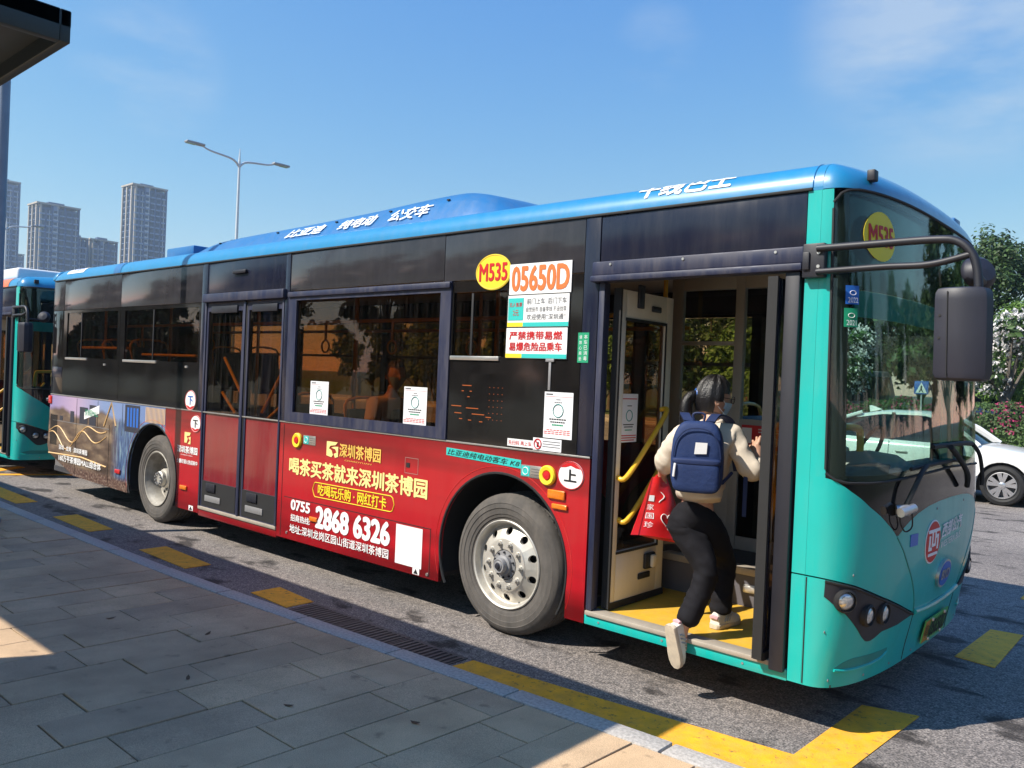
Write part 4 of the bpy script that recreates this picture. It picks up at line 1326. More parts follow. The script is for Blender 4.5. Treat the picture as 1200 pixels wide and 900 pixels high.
bump_top = sym([(0.0, 0.822), (0.11, 0.79), (0.29, 0.722), (0.45, 0.668), (0.56, 0.63), (0.70, 0.58), (0.79, 0.552), (1.25, 0.552)])
vee = sym([(0.0, 1.335), (0.02, 1.32), (0.07, 1.27), (0.12, 1.232), (0.17, 1.19), (0.24, 1.145), (0.30, 1.10), (0.35, 1.064), (0.40, 1.02), (0.46, 1.062), (0.54, 1.098), (0.65, 1.13), (0.80, 1.155), (1.0, 1.168), (1.25, 1.172)])
wbot = sym([(0.0, 1.375), (0.008, 1.35), (0.02, 1.325), (0.05, 1.312), (0.17, 1.312), (0.38, 1.322), (0.69, 1.338), (1.25, 1.352)])
wtop = sym([(0.0, 2.70), (0.008, 2.74), (0.02, 2.775), (0.04, 2.792), (0.09, 2.80), (1.25, 2.80)])
gap = 0.004
bumper = patch('bumper', 0.0, 2.5, lambda y: 0.262, lambda y: bump_top(y) - gap, 'teal', n=90)
face = patch('front_panel', 0.0, 2.5, lambda y: bump_top(y) + gap, vee, 'teal', n=110, m=20)
cowl = patch('cowl_panel', 0.006, 2.494, lambda y: vee(y) + 0.001, lambda y: max(wbot(y) - 0.004, vee(y) + 0.002), 'dark_panel', n=110, m=8)
ws = patch('windscreen', 0.006, 2.494, wbot, wtop, 'screen', n=80, m=24, th=0.006)
# black printed border of the windscreen
patch('screen_border', 0.0065, 0.052, lambda y: wbot(y) + 0.002, lambda y: wtop(y) - 0.002, 'rubber', ws, n=10, m=20, off=-0.008, th=0.01)
patch('screen_border', 2.448, 2.4935, lambda y: wbot(y) + 0.002, lambda y: wtop(y) - 0.002, 'rubber', ws, n=10, m=20, off=-0.008, th=0.01)
patch('screen_border', 0.045, 2.455, wbot, lambda y: wbot(y) + 0.035, 'rubber', ws, n=40, m=2, off=-0.008, th=0.01)
patch('destination_box', 0.06, 2.44, lambda y: 2.30, lambda y: 2.79, 'dark_panel', ws, n=40, m=6, off=-0.05, th=0.10)
patch('sun_blind', 0.10, 1.15, lambda y: 2.16, lambda y: 2.295, 'teal_dark', ws, n=20, m=4, off=-0.04, th=0.01)
# gaskets
for sgn in (0, 1):
    yy = [0.0066, 0.0068, 0.007, 0.0072, 0.0074]
    pts = [FY(0.0062 if not sgn else 2.4938, z, 0.002) for z in [1.375 + (2.70 - 1.375) * i / 12 for i in range(13)]]
    mk('screen_gasket', tube(pts, 0.008, 6), 'rubber', ws)
mk('screen_gasket', tube([FY(y_of(ph_of(0.0062) + (ph_of(2.4938) - ph_of(0.0062)) * i / 60), wbot(y_of(ph_of(0.0062) + (ph_of(2.4938) - ph_of(0.0062)) * i / 60)), 0.003) for i in range(61)], 0.007, 6), 'rubber', ws)
mk('screen_gasket', tube([FY(y_of(ph_of(0.0062) + (ph_of(2.4938) - ph_of(0.0062)) * i / 60), wtop(y_of(ph_of(0.0062) + (ph_of(2.4938) - ph_of(0.0062)) * i / 60)), 0.003) for i in range(61)], 0.007, 6), 'rubber', ws)
# front corner posts
for sgn in (0, 1):
    ya, yb = (0.0, 0.006) if not sgn else (2.494, 2.5)
    patch('corner_post', ya, yb, vee, lambda y: 2.80, 'teal', n=6, m=10)
    y0, y1 = (0.0, 0.02) if not sgn else (2.48, 2.5)
    mk('corner_post', box(1.998, NX0 - 0.001, y0, y1, 0.826, 2.80), 'teal', BUS)
    mk('corner_skirt', box(1.998, NX0 - 0.001, y0, y1, 0.262, 0.818), 'teal', BUS)
    mk('corner_seam', box(NX0 + 0.004, NX0 + 0.010, -0.0025 if not sgn else 2.5, 0.0 if not sgn else 2.5025, 0.27, 0.815), 'rubber', BUS)
for y_, z_ in ((0.05, 0.30), (0.30, 0.295), (0.60, 0.295), (0.95, 0.295), (1.60, 0.295), (2.0, 0.295), (0.02, 0.55), (0.10, 0.845), (0.95, 1.13), (1.55, 1.13)):
    c_ = FY(y_, z_, 0.001)
    mk('fixing_screw', sellip_small(c_, 0.008), 'grey_steel', bumper if z_ < 0.6 else face)
for x_ in (0.80, 1.25, 1.75):
    mk('fixing_screw', disc_y(x_, 0.285, 0.007, 0.007, -0.003, 0.0, 10), 'grey_steel', BUS)
# crease down the middle panel, lip over the bumper
for s_ in (1, -1):
    cr = [(0.40, 1.02), (0.47, 0.95), (0.54, 0.87), (0.63, 0.78), (0.70, 0.70), (0.76, 0.62), (0.79, 0.56)]
    mk('crease', tube(smoothpath([FY(y if s_ > 0 else 2.5 - y, z, -0.002) for y, z in cr], 5), 0.006, 6), 'teal_dark', face)
    # headlamp cluster
    hb = sym([(0.012, 0.73), (0.03, 0.70), (0.10, 0.63), (0.16, 0.568), (0.21, 0.515), (0.25, 0.484), (0.29, 0.482), (0.33, 0.492), (0.39, 0.517), (0.48, 0.520), (0.57, 0.522), (0.66, 0.533), (0.79, 0.545)])
    ya, yb = (0.012, 0.785) if s_ > 0 else (1.715, 2.488)
    hl = patch('headlamp_housing', ya, yb, hb, lambda y: max(bump_top(y) - 0.008, hb(y) + 0.002), 'black_plastic', n=50, m=6, off=0.003, th=0.006)
    mk('headlamp_brow', tube([FY((0.012 + 0.773 * i / 30) if s_ > 0 else 2.5 - (0.012 + 0.773 * i / 30), bump_top(0.012 + 0.773 * i / 30) - 0.010, 0.004) for i in range(31)], 0.007, 6), 'rubber', hl)
    for y_, z_, r_ in ((0.075, 0.715, 0.052), (0.225, 0.628, 0.05), (0.36, 0.622, 0.05)):
        yv = y_ if s_ > 0 else 2.5 - y_
        c_ = FY(yv, z_, 0.004)
        nrm = (FY(yv, z_, 0.05) - FY(yv, z_, 0.0)).normalized()
        # lamps look mostly forward
        nrm = (nrm * 0.35 + Vector((1, 0, 0)) * 0.65).normalized() if y_ > 0.1 else nrm
        q_ = nrm.to_track_quat('Y', 'Z')
        def ring(prof):
            v_, f_ = lathe(prof, 24)
            return [tuple(c_ + q_ @ Vector(p)) for p in v_], f_
        mk('lamp_bezel', ring([(r_ * 1.18, -0.02), (r_ * 1.18, 0.010), (r_ * 1.0, 0.018), (r_ * 0.95, 0.0)]), 'rubber', hl)
        mk('lamp_lens', ring([(0.0, 0.022), (r_ * 0.5, 0.019), (r_ * 0.85, 0.009), (r_ * 0.98, -0.004)]), 'lens', hl)
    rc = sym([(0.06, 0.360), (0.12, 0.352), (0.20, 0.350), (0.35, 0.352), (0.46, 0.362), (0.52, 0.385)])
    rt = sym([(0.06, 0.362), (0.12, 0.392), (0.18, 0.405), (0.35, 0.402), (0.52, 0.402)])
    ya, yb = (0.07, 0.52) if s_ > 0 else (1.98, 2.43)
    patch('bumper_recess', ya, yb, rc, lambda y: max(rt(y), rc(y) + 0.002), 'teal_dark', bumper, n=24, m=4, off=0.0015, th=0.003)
    mk('bumper_lip', tube([FY((0.07 + 0.45 * i / 20) if s_ > 0 else 2.5 - (0.07 + 0.45 * i / 20), rc(0.07 + 0.45 * i / 20) - 0.006, 0.002) for i in range(21)], 0.008, 6), 'teal', bumper)
mk('bumper_seam', tube([FY(0.80, z, -0.001) for z in (0.27, 0.35, 0.45, 0.55)], 0.004, 5), 'rubber', bumper)
mk('bumper_seam', tube([FY(1.70, z, -0.001) for z in (0.27, 0.35, 0.45, 0.55)], 0.004, 5), 'rubber', bumper)
mk('bumper_lip', tube([FY(0.80 + 0.9 * i / 24, 0.556 - 0.02 * math.sin(math.pi * i / 24), 0.004) for i in range(25)], 0.016, 8), 'teal', bumper)


def oval(name, yc, zc, ry, rz, mat, off, th, par, n=28):
    O = [[FY(yc, zc, off)] * (n + 1), [FY(yc + ry * math.cos(2 * math.pi * k / n), zc + rz * math.sin(2 * math.pi * k / n), off) for k in range(n + 1)]]
    c1 = FY(yc, zc, off)
    c2 = FY(yc, zc, off - th)
    v = [tuple(c1), tuple(c2)]
    f = []
    mid1 = []
    for r in (0.5, 1.0):
        for k in range(n):
            v.append(tuple(FY(yc + r * ry * math.cos(2 * math.pi * k / n), zc + r * rz * math.sin(2 * math.pi * k / n), off)))
    for k in range(n):
        v.append(tuple(FY(yc + ry * math.cos(2 * math.pi * k / n), zc + rz * math.sin(2 * math.pi * k / n), off - th)))
    for k in range(n):
        k2 = (k + 1) % n
        f += [(0, 2 + k, 2 + k2), (2 + k, 2 + n + k, 2 + n + k2, 2 + k2), (2 + n + k, 2 + 2 * n + k, 2 + 2 * n + k2, 2 + n + k2), (1, 2 + 2 * n + k2, 2 + 2 * n + k)]
    return mk(name, (v, f), mat, par)


# operator's emblem and words
ov = oval('operator_emblem', 0.90, 0.945, 0.135, 0.125, 'ink_white', 0.004, 0.003, face)
oval('emblem_field', 0.90, 0.945, 0.125, 0.116, 'ink_red', 0.0065, 0.002, face)
for a_, b_, c_, d_ in ((0.80, 1.0, 1.0, 1.018), (0.815, 0.84, 0.90, 0.985), (0.865, 0.885, 0.92, 1.0), (0.84, 0.87, 0.90, 0.918), (0.915, 0.935, 0.92, 1.0), (0.885, 0.915, 0.92, 0.936), (0.96, 0.985, 0.90, 0.985), (0.935, 0.96, 0.965, 0.985), (0.82, 0.985, 0.868, 0.884)):
    patch('emblem_stroke', a_, b_, lambda y: c_, lambda y: d_, 'ink_white', ov, n=3, m=1, off=0.0085, th=0.002)
text('西部公汽', 1.06, 1.52, 0.945, 1.03, 'ink_white', face, place=lambda u, v: FY(u, v + 0.05 * (u - 1.06), 0.004), bold=0.030, shear=0.25)
text('WESTERN BUS', 1.06, 1.50, 0.885, 0.925, 'ink_white', face, place=lambda u, v: FY(u, v + 0.05 * (u - 1.06), 0.004), bold=0.000)
bo = oval('maker_badge', 1.22, 0.72, 0.13, 0.085, 'silver', 0.016, 0.016, face)
oval('badge_field', 1.22, 0.72, 0.115, 0.072, 'ink_blue', 0.019, 0.003, face)
text('BYD', 1.14, 1.30, 0.692, 0.748, 'silver', bo, place=lambda u, v: FY(u, v, 0.021), bold=0.030)
patch('inspection_sticker', 0.55, 0.65, lambda y: 0.955, lambda y: 1.02, 'ink_blue', face, n=4, m=2, off=0.003, th=0.002)
npl = patch('number_plate', 1.06, 1.54, lambda y: 0.315, lambda y: 0.455, 'plate_green', BUS, n=8, m=2, off=0.022, th=0.008)
patch('plate_end', 1.06, 1.155, lambda y: 0.318, lambda y: 0.452, 'plate_orange', npl, n=3, m=2, off=0.0235, th=0.001)
text('粤B', 1.07, 1.15, 0.345, 0.43, 'ink_black', npl, place=lambda u, v: FY(u, v, 0.026), bold=0.012)
text('05650D', 1.17, 1.52, 0.335, 0.435, 'ink_black', npl, place=lambda u, v: FY(u, v, 0.026), bold=0.035)
for y_ in (1.17, 1.43):
    for z_ in (0.325, 0.447):
        c_ = FY(y_, z_, 0.022)
        mk('plate_bolt', box(c_.x, c_.x + 0.012, c_.y - 0.012, c_.y + 0.012, c_.z - 0.01, c_.z + 0.01), 'silver', npl, bevel=0.004)
# sign and stickers on the windscreen
oval('route_disc', 0.255, 2.58, 0.135, 0.128, 'ink_yellow', 0.003, 0.002, ws)
text('M535', 0.155, 0.365, 2.53, 2.635, 'ink_red', ws, place=lambda u, v: FY(u, v, 0.005), bold=0.030)
for a_, b_, c_, d_, mt, wd in ((0.038, 0.095, 2.215, 2.31, 'ink_blue', '2022'), (0.034, 0.088, 2.10, 2.195, 'ink_green', '2021')):
    sk_ = patch('year_sticker', a_, b_, lambda y: c_, lambda y: d_, mt, ws, n=5, m=3, off=0.002, th=0.001)
    text(wd, a_ + 0.008, b_ - 0.006, c_ + 0.008, c_ + 0.035, 'ink_white', sk_, place=lambda u, v: FY(u, v, 0.0035), bold=0.010)
    mk('print_ring', tube([FY((a_ + b_) / 2 + 0.013 * math.cos(t * 0.5236), c_ + 0.058 + 0.011 * math.sin(t * 0.5236), 0.0035) for t in range(13)], 0.0016, 5), 'ink_white', sk_)
# wipers
def pf(lst, off):
    return smoothpath([FY(y, z, o) for (y, z), o in zip(lst, off)], 5)
w1 = mk('wiper', tube(pf([(0.38, 1.15), (0.46, 1.27), (0.56, 1.355), (0.64, 1.385)], [0.03, 0.05, 0.05, 0.045]), 0.013, 8), 'rubber', BUS)
mk('wiper_blade', tube(pf([(0.50, 1.375), (0.75, 1.385), (1.0, 1.39), (1.30, 1.39)], [0.02] * 4), 0.011, 6), 'rubber', w1)
mk('wiper_pivot', join(tube([FY(0.36, 1.165, 0.01), FY(0.40, 1.17, 0.055)], 0.030, 14), tube([FY(0.33, 1.16, 0.05), FY(0.44, 1.18, 0.06)], 0.024, 14)), 'silver', w1)
mk('wiper_hose', tube(pf([(0.44, 1.17), (0.47, 1.08), (0.42, 1.055), (0.37, 1.10), (0.36, 1.15)], [0.05, 0.04, 0.03, 0.03, 0.03]), 0.004, 6), 'rubber', w1)
w2 = mk('wiper', tube(pf([(1.50, 1.22), (1.42, 1.30), (1.22, 1.40), (1.05, 1.475)], [0.03, 0.05, 0.055, 0.05]), 0.016, 8), 'rubber', BUS)
mk('wiper_blade', tube(pf([(0.80, 1.485), (1.1, 1.485), (1.40, 1.485), (1.70, 1.475)], [0.025] * 4), 0.014, 6), 'rubber', w2)
mk('wiper_link', tube(pf([(1.70, 1.47), (1.80, 1.40), (1.86, 1.28), (1.88, 1.20)], [0.03, 0.05, 0.055, 0.05]), 0.013, 8), 'rubber', w2)

# ---- roof shell
RR, CAM_ = 0.145, 0.055
ang = [math.radians(90 * i / 8) for i in range(9)]


def roofprof():
    r_ = [(RR * (1 - math.cos(t)), ZT + 0.016 + RR * math.sin(t)) for t in ang]
    top = []
    for i in range(1, 24):
        y = RR + (Wd - 2 * RR) * i / 24
        q_ = (y - 1.25) / (1.25 - RR)
        top.append((y, ZT + 0.016 + RR + CAM_ * (1 - q_ * q_)))
    return r_ + top + [(Wd - a, b) for a, b in r_[::-1]]


prof = roofprof()
st_x = [-8.30] + [-8.15 + i * (NX0 + 8.15) / 40 for i in range(41)]
rows = [[(x_, y_ * (1 if i else 1), z_ - (0.03 if i == 0 else 0)) for y_, z_ in prof] for i, x_ in enumerate(st_x)]
roof = mk('roof', grid(rows), 'blue_roof', BUS, angle=60)
mk('roof_end', prism([(y_, z_ - 0.002) for y_, z_ in prof], -8.40, -8.30, 'x'), 'blue_roof', roof, bevel=0.03, seg=3)
cap = []
for i in range(13):
    th_ = math.radians(90 * i / 12)
    row = []
    for j in range(61):
        ph = math.pi * j / 60
        c_, s_ = math.cos(ph), math.sin(ph)
        y1 = -math.copysign(abs(c_) ** (2 / NN), c_)
        cc = abs(s_) ** (2 / NN)
        e_ = RR * (1 - math.cos(th_))
        row.append((NX0 + 0.265 * cc * math.cos(th_) ** 1.35, 1.25 + (1.25 - e_) * y1, ZT + 0.004 + 0.012 * math.sin(th_) + (RR + CAM_ * (1 - y1 * y1)) * math.sin(th_)))
    cap.append(row)
mk('roof_cap', grid(cap), 'blue_roof', roof, angle=70)
mk('cap_lip', box(1.998, NX0 + 0.002, 0.0, 0.02, ZT + 0.0005, ZT + 0.018), 'blue_roof', roof)
mk('roof_seam', tube([(NX0 - 0.05, y_ - 0.001, z_ + 0.001) for y_, z_ in prof], 0.003, 5), 'blue_dome', roof)
mk('clearance_lamp', join(box(2.235, 2.275, 0.15, 0.21, 2.855, 2.912)), 'black_plastic', roof, bevel=0.006)
mk('roof_camera', join(box(2.12, 2.22, 1.95, 2.10, 2.88, 2.985), box(2.15, 2.23, 2.12, 2.20, 2.84, 2.93)), 'blue_dome', roof, bevel=0.01)


def rz_(y, x_=0):
    q_ = (y - 1.25) / (1.25 - RR)
    return ZT + 0.016 + RR + CAM_ * (1 - q_ * q_)


# battery housing on the roof
HX = [-5.0, -4.7, -4.2, -3.0, -2.0, -1.3, -1.0, -0.80, -0.62, -0.45, -0.32]
HH = [0.03, 0.12, 0.14, 0.16, 0.185, 0.215, 0.222, 0.218, 0.18, 0.10, 0.0]
rows = []
for x_ in [-5.0 + i * 4.68 / 60 for i in range(61)]:
    h_ = sum(itp(x_ + d, HX, HH) for d in (-0.06, 0, 0.06)) / 3
    ins = 0.0 + 0.25 * max(0, (x_ + 0.75)) ** 1.3 if x_ > -0.75 else 0.0
    row = []
    for u_ in range(25):
        t_ = u_ / 24
        y_ = 0.185 + ins + (2.5 - 0.37 - 2 * ins) * t_
        e_ = min(t_, 1 - t_) * (2.13)
        k_ = min(1.0, e_ / 0.20)
        row.append((x_, y_, rz_(y_) - 0.02 + (h_ + 0.02) * math.sin(k_ * math.pi / 2) ** 0.9))
    rows.append(row)
dome = mk('roof_housing', grid(rows), 'blue_dome', roof, angle=55)


def dome_pt(u, v):        # lettering lies on the sloping flank of the housing
    y_ = 0.20 + 0.105 * v
    h_ = itp(u, HX, HH)
    e_ = y_ - 0.185
    return (u, y_ - 0.006, rz_(y_) - 0.02 + (h_ + 0.02) * math.sin(min(1, e_ / 0.20) * math.pi / 2) ** 0.9 + 0.006)


text('比亚迪', -3.16, -2.56, 0.18, 0.80, 'ink_white', dome, place=dome_pt, bold=0.022, shear=0.35)
text('纯电动', -2.34, -1.82, 0.18, 0.80, 'ink_white', dome, place=dome_pt, bold=0.022, shear=0.35)
text('公交车', -1.64, -1.14, 0.18, 0.80, 'ink_white', dome, place=dome_pt, bold=0.022, shear=0.35)
for x_ in (-4.5, -3.4, -2.45, -1.7, -1.0):
    c_ = dome_pt(x_, 0.9)
    mk('housing_bolt', box(c_[0] - 0.014, c_[0] + 0.014, c_[1] - 0.002, c_[1] + 0.014, c_[2] - 0.008, c_[2] + 0.003), 'rubber', dome)
for a_, b_ in ((-4.75, -4.05), (-3.95, -3.2)):
    mk('vent_grille', join(*[box(a_ + 0.07 * q, a_ + 0.07 * q + 0.045, 0.55, 1.9, rz_(1.25) + itp(a_, HX, HH) + 0.0, rz_(1.25) + itp(b_, HX, HH) + 0.012) for q in range(10)]), 'rubber', dome, smooth=False)


def roof_edge(u, v):      # lettering round the rolled roof edge
    t = math.radians(12 + 66 * v)
    return (u, RR * (1 - math.cos(t)) - 0.003, ZT + 0.016 + RR * math.sin(t) + 0.003)


text('干线巴士', 0.93, 1.55, 0.2, 1.05, 'ink_white', roof, place=roof_edge, bold=0.035)
mk('roof_badge', grid([[roof_edge(-7.94, v / 4) for v in range(1, 5)], [roof_edge(-7.40, v / 4) for v in range(1, 5)]]), 'ink_white', roof)
text('公交都市', -7.88, -7.46, 0.35, 0.9, 'ink_blue', roof, place=lambda u, v: (roof_edge(u, v)[0], roof_edge(u, v)[1] - 0.003, roof_edge(u, v)[2] + 0.003), bold=0.010, shear=0.2)
mk('roof_box', box(-5.70, -5.06, 0.28, 2.2, 2.93, 3.10), 'blue_dome', roof, bevel=0.02)
mk('roof_band', grid([[(x_, y_ - 0.003 if i < 12 else y_, z_ + 0.003) for i, (y_, z_) in enumerate(prof[:20])] for x_ in (-6.45, -6.25)]), 'blue_dome', roof)

# ---- mirror on its tubular arm
arm = mk('mirror_arm', join(tube(smoothpath([(2.08, -0.055, 2.49), (2.35, -0.075, 2.488), (2.63, -0.10, 2.484), (2.73, -0.10, 2.468), (2.79, -0.10, 2.41), (2.815, -0.10, 2.33), (2.825, -0.10, 2.22)], 6), 0.019, 10),
                            tube(smoothpath([(2.08, -0.055, 2.372), (2.40, -0.08, 2.375), (2.62, -0.10, 2.372), (2.80, -0.10, 2.41)], 6), 0.016, 10)), 'black_plastic', BUS)
pr = [(-0.105, -0.07), (-0.10, 0.07), (0.03, 0.085), (0.095, 0.05), (0.115, 0.0), (0.10, -0.055), (0.03, -0.09), (-0.05, -0.09)]
rows = []
cxm, cym = 2.775, -0.10
for z_, s_, dx_ in ((1.842, 0.80, 0.0), (1.852, 0.93, 0.0), (1.875, 1.0, 0.0), (2.05, 1.0, -0.003), (2.20, 0.99, -0.006), (2.232, 0.97, -0.007), (2.250, 0.88, -0.008), (2.256, 0.70, -0.008)):
    rows.append([(cxm + dx_ + p[0] * s_, cym + p[1] * s_, z_) for p in pr + pr[:1]])
g = grid(rows)
nn_ = len(pr) + 1
g[1].append(tuple(range(nn_ - 1)))
g[1].append(tuple(len(rows) * nn_ - nn_ + i for i in range(nn_ - 2, -1, -1)))
mir = mk('mirror', g, 'mirror_shell', BUS, angle=28)
mk('mirror_seam', tube([(cxm - 0.045, cym - 0.0915, 1.86), (cxm - 0.05, cym - 0.0915, 2.05), (cxm - 0.055, cym - 0.090, 2.235)], 0.003, 5), 'rubber', mir)
mk('mirror_glass', box(cxm - 0.108, cxm - 0.104, cym - 0.055, cym + 0.055, 1.88, 2.22), 'lens', mir, bevel=0.001)
for z_ in (2.03, 2.13):
    mk('mirror_hole', disc_y(cxm - 0.085, z_, 0.006, 0.006, cym - 0.082, cym - 0.074, 10), 'rubber', mir)
rm = mk('round_mirror', lathe([(0.0, -0.045), (0.055, -0.038), (0.080, -0.012), (0.084, 0.008), (0.080, 0.016), (0.0, 0.022)], 32, (0, 0, 0)), 'mirror_shell', BUS)
rm.location = Vector((2.80, 0.10, 2.275)) - W[BUS]
rm.rotation_euler = (math.radians(-18), math.radians(0), math.radians(50))
mk('mirror_stem', tube([(2.82, -0.09, 2.31), (2.81, 0.06, 2.30)], 0.012, 8), 'black_plastic', BUS)


# ---- wheels
def wheel(cx, rear, R=0.485):
    cz = R
    c = (cx, 0.0, cz)
    prof_ = [(0.300, 0.10), (0.296, 0.070), (0.305, 0.058), (0.322, 0.056), (0.325, 0.050), (0.345, 0.046), (0.348, 0.042), (0.385, 0.040), (0.388, 0.036), (0.420, 0.040), (0.423, 0.037), (0.440, 0.046), (0.458, 0.056), (0.461, 0.060), (0.474, 0.076),
             (0.482, 0.092), (R, 0.112)]
    for q in range(4):
        y_ = 0.135 + q * 0.045
        prof_ += [(R, y_), (R - 0.012, y_ + 0.003), (R - 0.012, y_ + 0.010), (R, y_ + 0.013)]
    prof_ += [(R, 0.315), (0.47, 0.338), (0.42, 0.352), (0.34, 0.350), (0.30, 0.33), (0.295, 0.25)]
    w = mk('wheel', lathe(prof_, 72, c), 'tyre', BUS, origin=c, angle=30)
    # shoulder blocks of the tread
    gs = []
    for k_ in range(60):
        t = 2 * math.pi * (k_ + 0.5) / 60
        a_, b_ = t - 0.022, t + 0.022
        P_ = []
        for tt in (a_, b_):
            for rr, yy in ((0.468, 0.070), (0.488, 0.118), (0.4865, 0.130), (0.466, 0.10)):
                P_.append((cx + rr * math.cos(tt), yy, cz + rr * math.sin(tt)))
        gs.append((P_, [(0, 1, 2, 3), (7, 6, 5, 4), (0, 4, 5, 1), (1, 5, 6, 2), (2, 6, 7, 3), (3, 7, 4, 0)]))
    tb = mk('tread_blocks', join(*gs), 'tyre', w, origin=c, smooth=False)
    tb['kind'] = 'stuff'
    nh = 10

    def holering(r0, y0, r1, y1, rh, rm_):
        V_, F_ = [], []
        N_ = 24
        for s_ in range(nh):
            tm = 2 * math.pi * (s_ + 0.5) / nh
            hw = math.pi / nh
            B_ = []
            for k_ in range(N_):
                q = k_ / N_ * 4
                sd, fr_ = int(q), q - int(q)
                if sd == 0:
                    B_.append((-1 + 2 * fr_, -1))
                elif sd == 1:
                    B_.append((1, -1 + 2 * fr_))
                elif sd == 2:
                    B_.append((1 - 2 * fr_, 1))
                else:
                    B_.append((-1, 1 - 2 * fr_))
            base = len(V_)

            def P3(tt, rr, dy=0):
                f_ = (rr - r0) / (r1 - r0)
                return (cx + rr * math.cos(tt), y0 + (y1 - y0) * f_ + dy, cz + rr * math.sin(tt))
            for u_, v_ in B_:
                V_.append(P3(tm + u_ * hw, r0 + (r1 - r0) * (v_ + 1) / 2))
            for ring_, dy in ((1.0, 0), (1.0, 0.02)):
                for u_, v_ in B_:
                    l_ = math.hypot(u_, v_)
                    V_.append(P3(tm + rh * u_ / l_ / rm_, rm_ + rh * v_ / l_, dy))
            for k_ in range(N_):
                k2 = (k_ + 1) % N_
                F_.append((base + k_, base + k2, base + N_ + k2, base + N_ + k_))
                F_.append((base + N_ + k_, base + N_ + k2, base + 2 * N_ + k2, base + 2 * N_ + k_))
        return V_, F_
    if not rear:
        rim = mk('rim', join(lathe([(0.302, 0.062), (0.306, 0.052), (0.300, 0.046), (0.289, 0.052), (0.282, 0.075), (0.276, 0.098), (0.268, 0.104)], 64, c), holering(0.182, 0.052, 0.268, 0.104, 0.027, 0.228),
                             lathe([(0.182, 0.052), (0.176, 0.045), (0.165, 0.043), (0.105, 0.043), (0.098, 0.055)], 64, c)), 'alloy', w, origin=c)
        mk('rim_back', lathe([(0.0, 0.16), (0.28, 0.16)], 32, c), 'rubber', w, origin=c)
        rn, yn, mat_n = 0.148, 0.043, 'alloy'
        mk('hub', lathe([(0.0, -0.028), (0.028, -0.028), (0.033, -0.020), (0.045, -0.022), (0.052, -0.012), (0.052, 0.012), (0.068, 0.018), (0.072, 0.038), (0.098, 0.042), (0.100, 0.060)], 40, c), 'grey_steel', w, origin=c)
        mk('hub_cap', lathe([(0.0, -0.040), (0.018, -0.038), (0.025, -0.026)], 20, c), 'black_plastic', w, origin=c)
        for k_ in range(10):
            t = 2 * math.pi * k_ / 10 + 0.31
            mk('hub_bolt', lathe([(0.0, 0.028), (0.007, 0.028), (0.008, 0.042)], 6, (cx + 0.086 * math.cos(t), 0, cz + 0.086 * math.sin(t))), 'black_plastic', w)
    else:
        rim = mk('rim', join(lathe([(0.302, 0.062), (0.306, 0.052), (0.300, 0.046), (0.288, 0.050), (0.280, 0.075), (0.262, 0.10), (0.252, 0.16), (0.248, 0.20), (0.240, 0.206)], 64, c), holering(0.165, 0.206, 0.240, 0.206, 0.024, 0.205),
                             lathe([(0.165, 0.206), (0.110, 0.206)], 64, c)), 'alloy_dirty', w, origin=c)
        mk('rim_back', lathe([(0.0, 0.25), (0.25, 0.25)], 32, c), 'rubber', w, origin=c)
        rn, yn, mat_n = 0.142, 0.206, 'grey_steel'
        mk('hub', lathe([(0.0, 0.075), (0.070, 0.075), (0.082, 0.085), (0.085, 0.12), (0.100, 0.125), (0.108, 0.140), (0.108, 0.206)], 40, c), 'alloy', w, origin=c)
        for k_ in range(10):
            t = 2 * math.pi * k_ / 10 + 0.31
            mk('hub_bolt', lathe([(0.0, 0.055), (0.010, 0.055), (0.012, 0.064), (0.012, 0.08)], 6, (cx + 0.060 * math.cos(t), 0, cz + 0.060 * math.sin(t))), 'grey_steel', w)
    nut = None
    for k_ in range(10):
        t = 2 * math.pi * k_ / 10
        px, pz = cx + rn * math.cos(t), cz + rn * math.sin(t)
        if nut is None:
            nut = mk('wheel_nut', join(lathe([(0.0, -0.034), (0.010, -0.034), (0.012, -0.028), (0.012, -0.014)], 8, (px, yn, pz)), lathe([(0.012, -0.014), (0.019, -0.014), (0.020, -0.004), (0.024, -0.002), (0.024, 0.002)], 6, (px, yn, pz))), mat_n, w, origin=(px, yn, pz))
        else:
            inst(nut, w, (px, yn, pz))
    return w


wf = wheel(-0.03, False)
wr = wheel(-5.24, True)
for w_, x_ in ((wf, -0.03), (wr, -5.24)):
    c_ = copy_tree(w_, BUS)
    c_.location = Vector((x_, 2.5, 0.485)) - W[BUS]
    c_.rotation_euler = (0, 0, math.pi)

# ---- the bus queued behind: same make, front end in view
B2 = thing('queued_bus', 'teal-fronted bus waiting in line behind the red one, at the left edge', 'bus', (-14.80, 1.25, 0))
keep = {'bumper', 'front_panel', 'cowl_panel', 'windscreen', 'corner_post', 'corner_skirt', 'headlamp_housing', 'roof', 'mirror_arm', 'mirror', 'round_mirror', 'mirror_stem', 'wiper', 'wheel', 'platform', 'riser', 'step_skirt', 'step_edge',
        'header_panel', 'header_ledge', 'door_post', 'pillar', 'drip_rail', 'hinge_plate', 'left_lower_wall', 'left_upper_wall', 'left_pillar', 'left_window_pane', 'ceiling', 'cab_floor', 'cab_rail', 'dashboard', 'floor', 'rear_panel', 'entry_door_leaf', 'glazing_panel', 'upper_panel', 'side_panel', 'cab_partition'}
skip = {'lettering', 'route_disc', 'year_sticker', 'operator_emblem', 'emblem_field', 'maker_badge', 'badge_field', 'hatch', 'logo', 'banner_outline', 'health_poster', 'inspection_sticker', 'jacking_sticker', 'blank_sticker', 'roof_badge', 'marker_lamp', 'warning_sticker'}
for ch in list(BUS.children):
    if ch.name.split('.')[0] in keep:
        copy_tree(ch, B2, skip)
W[B2] = Vector((-14.80, 1.25, 0))
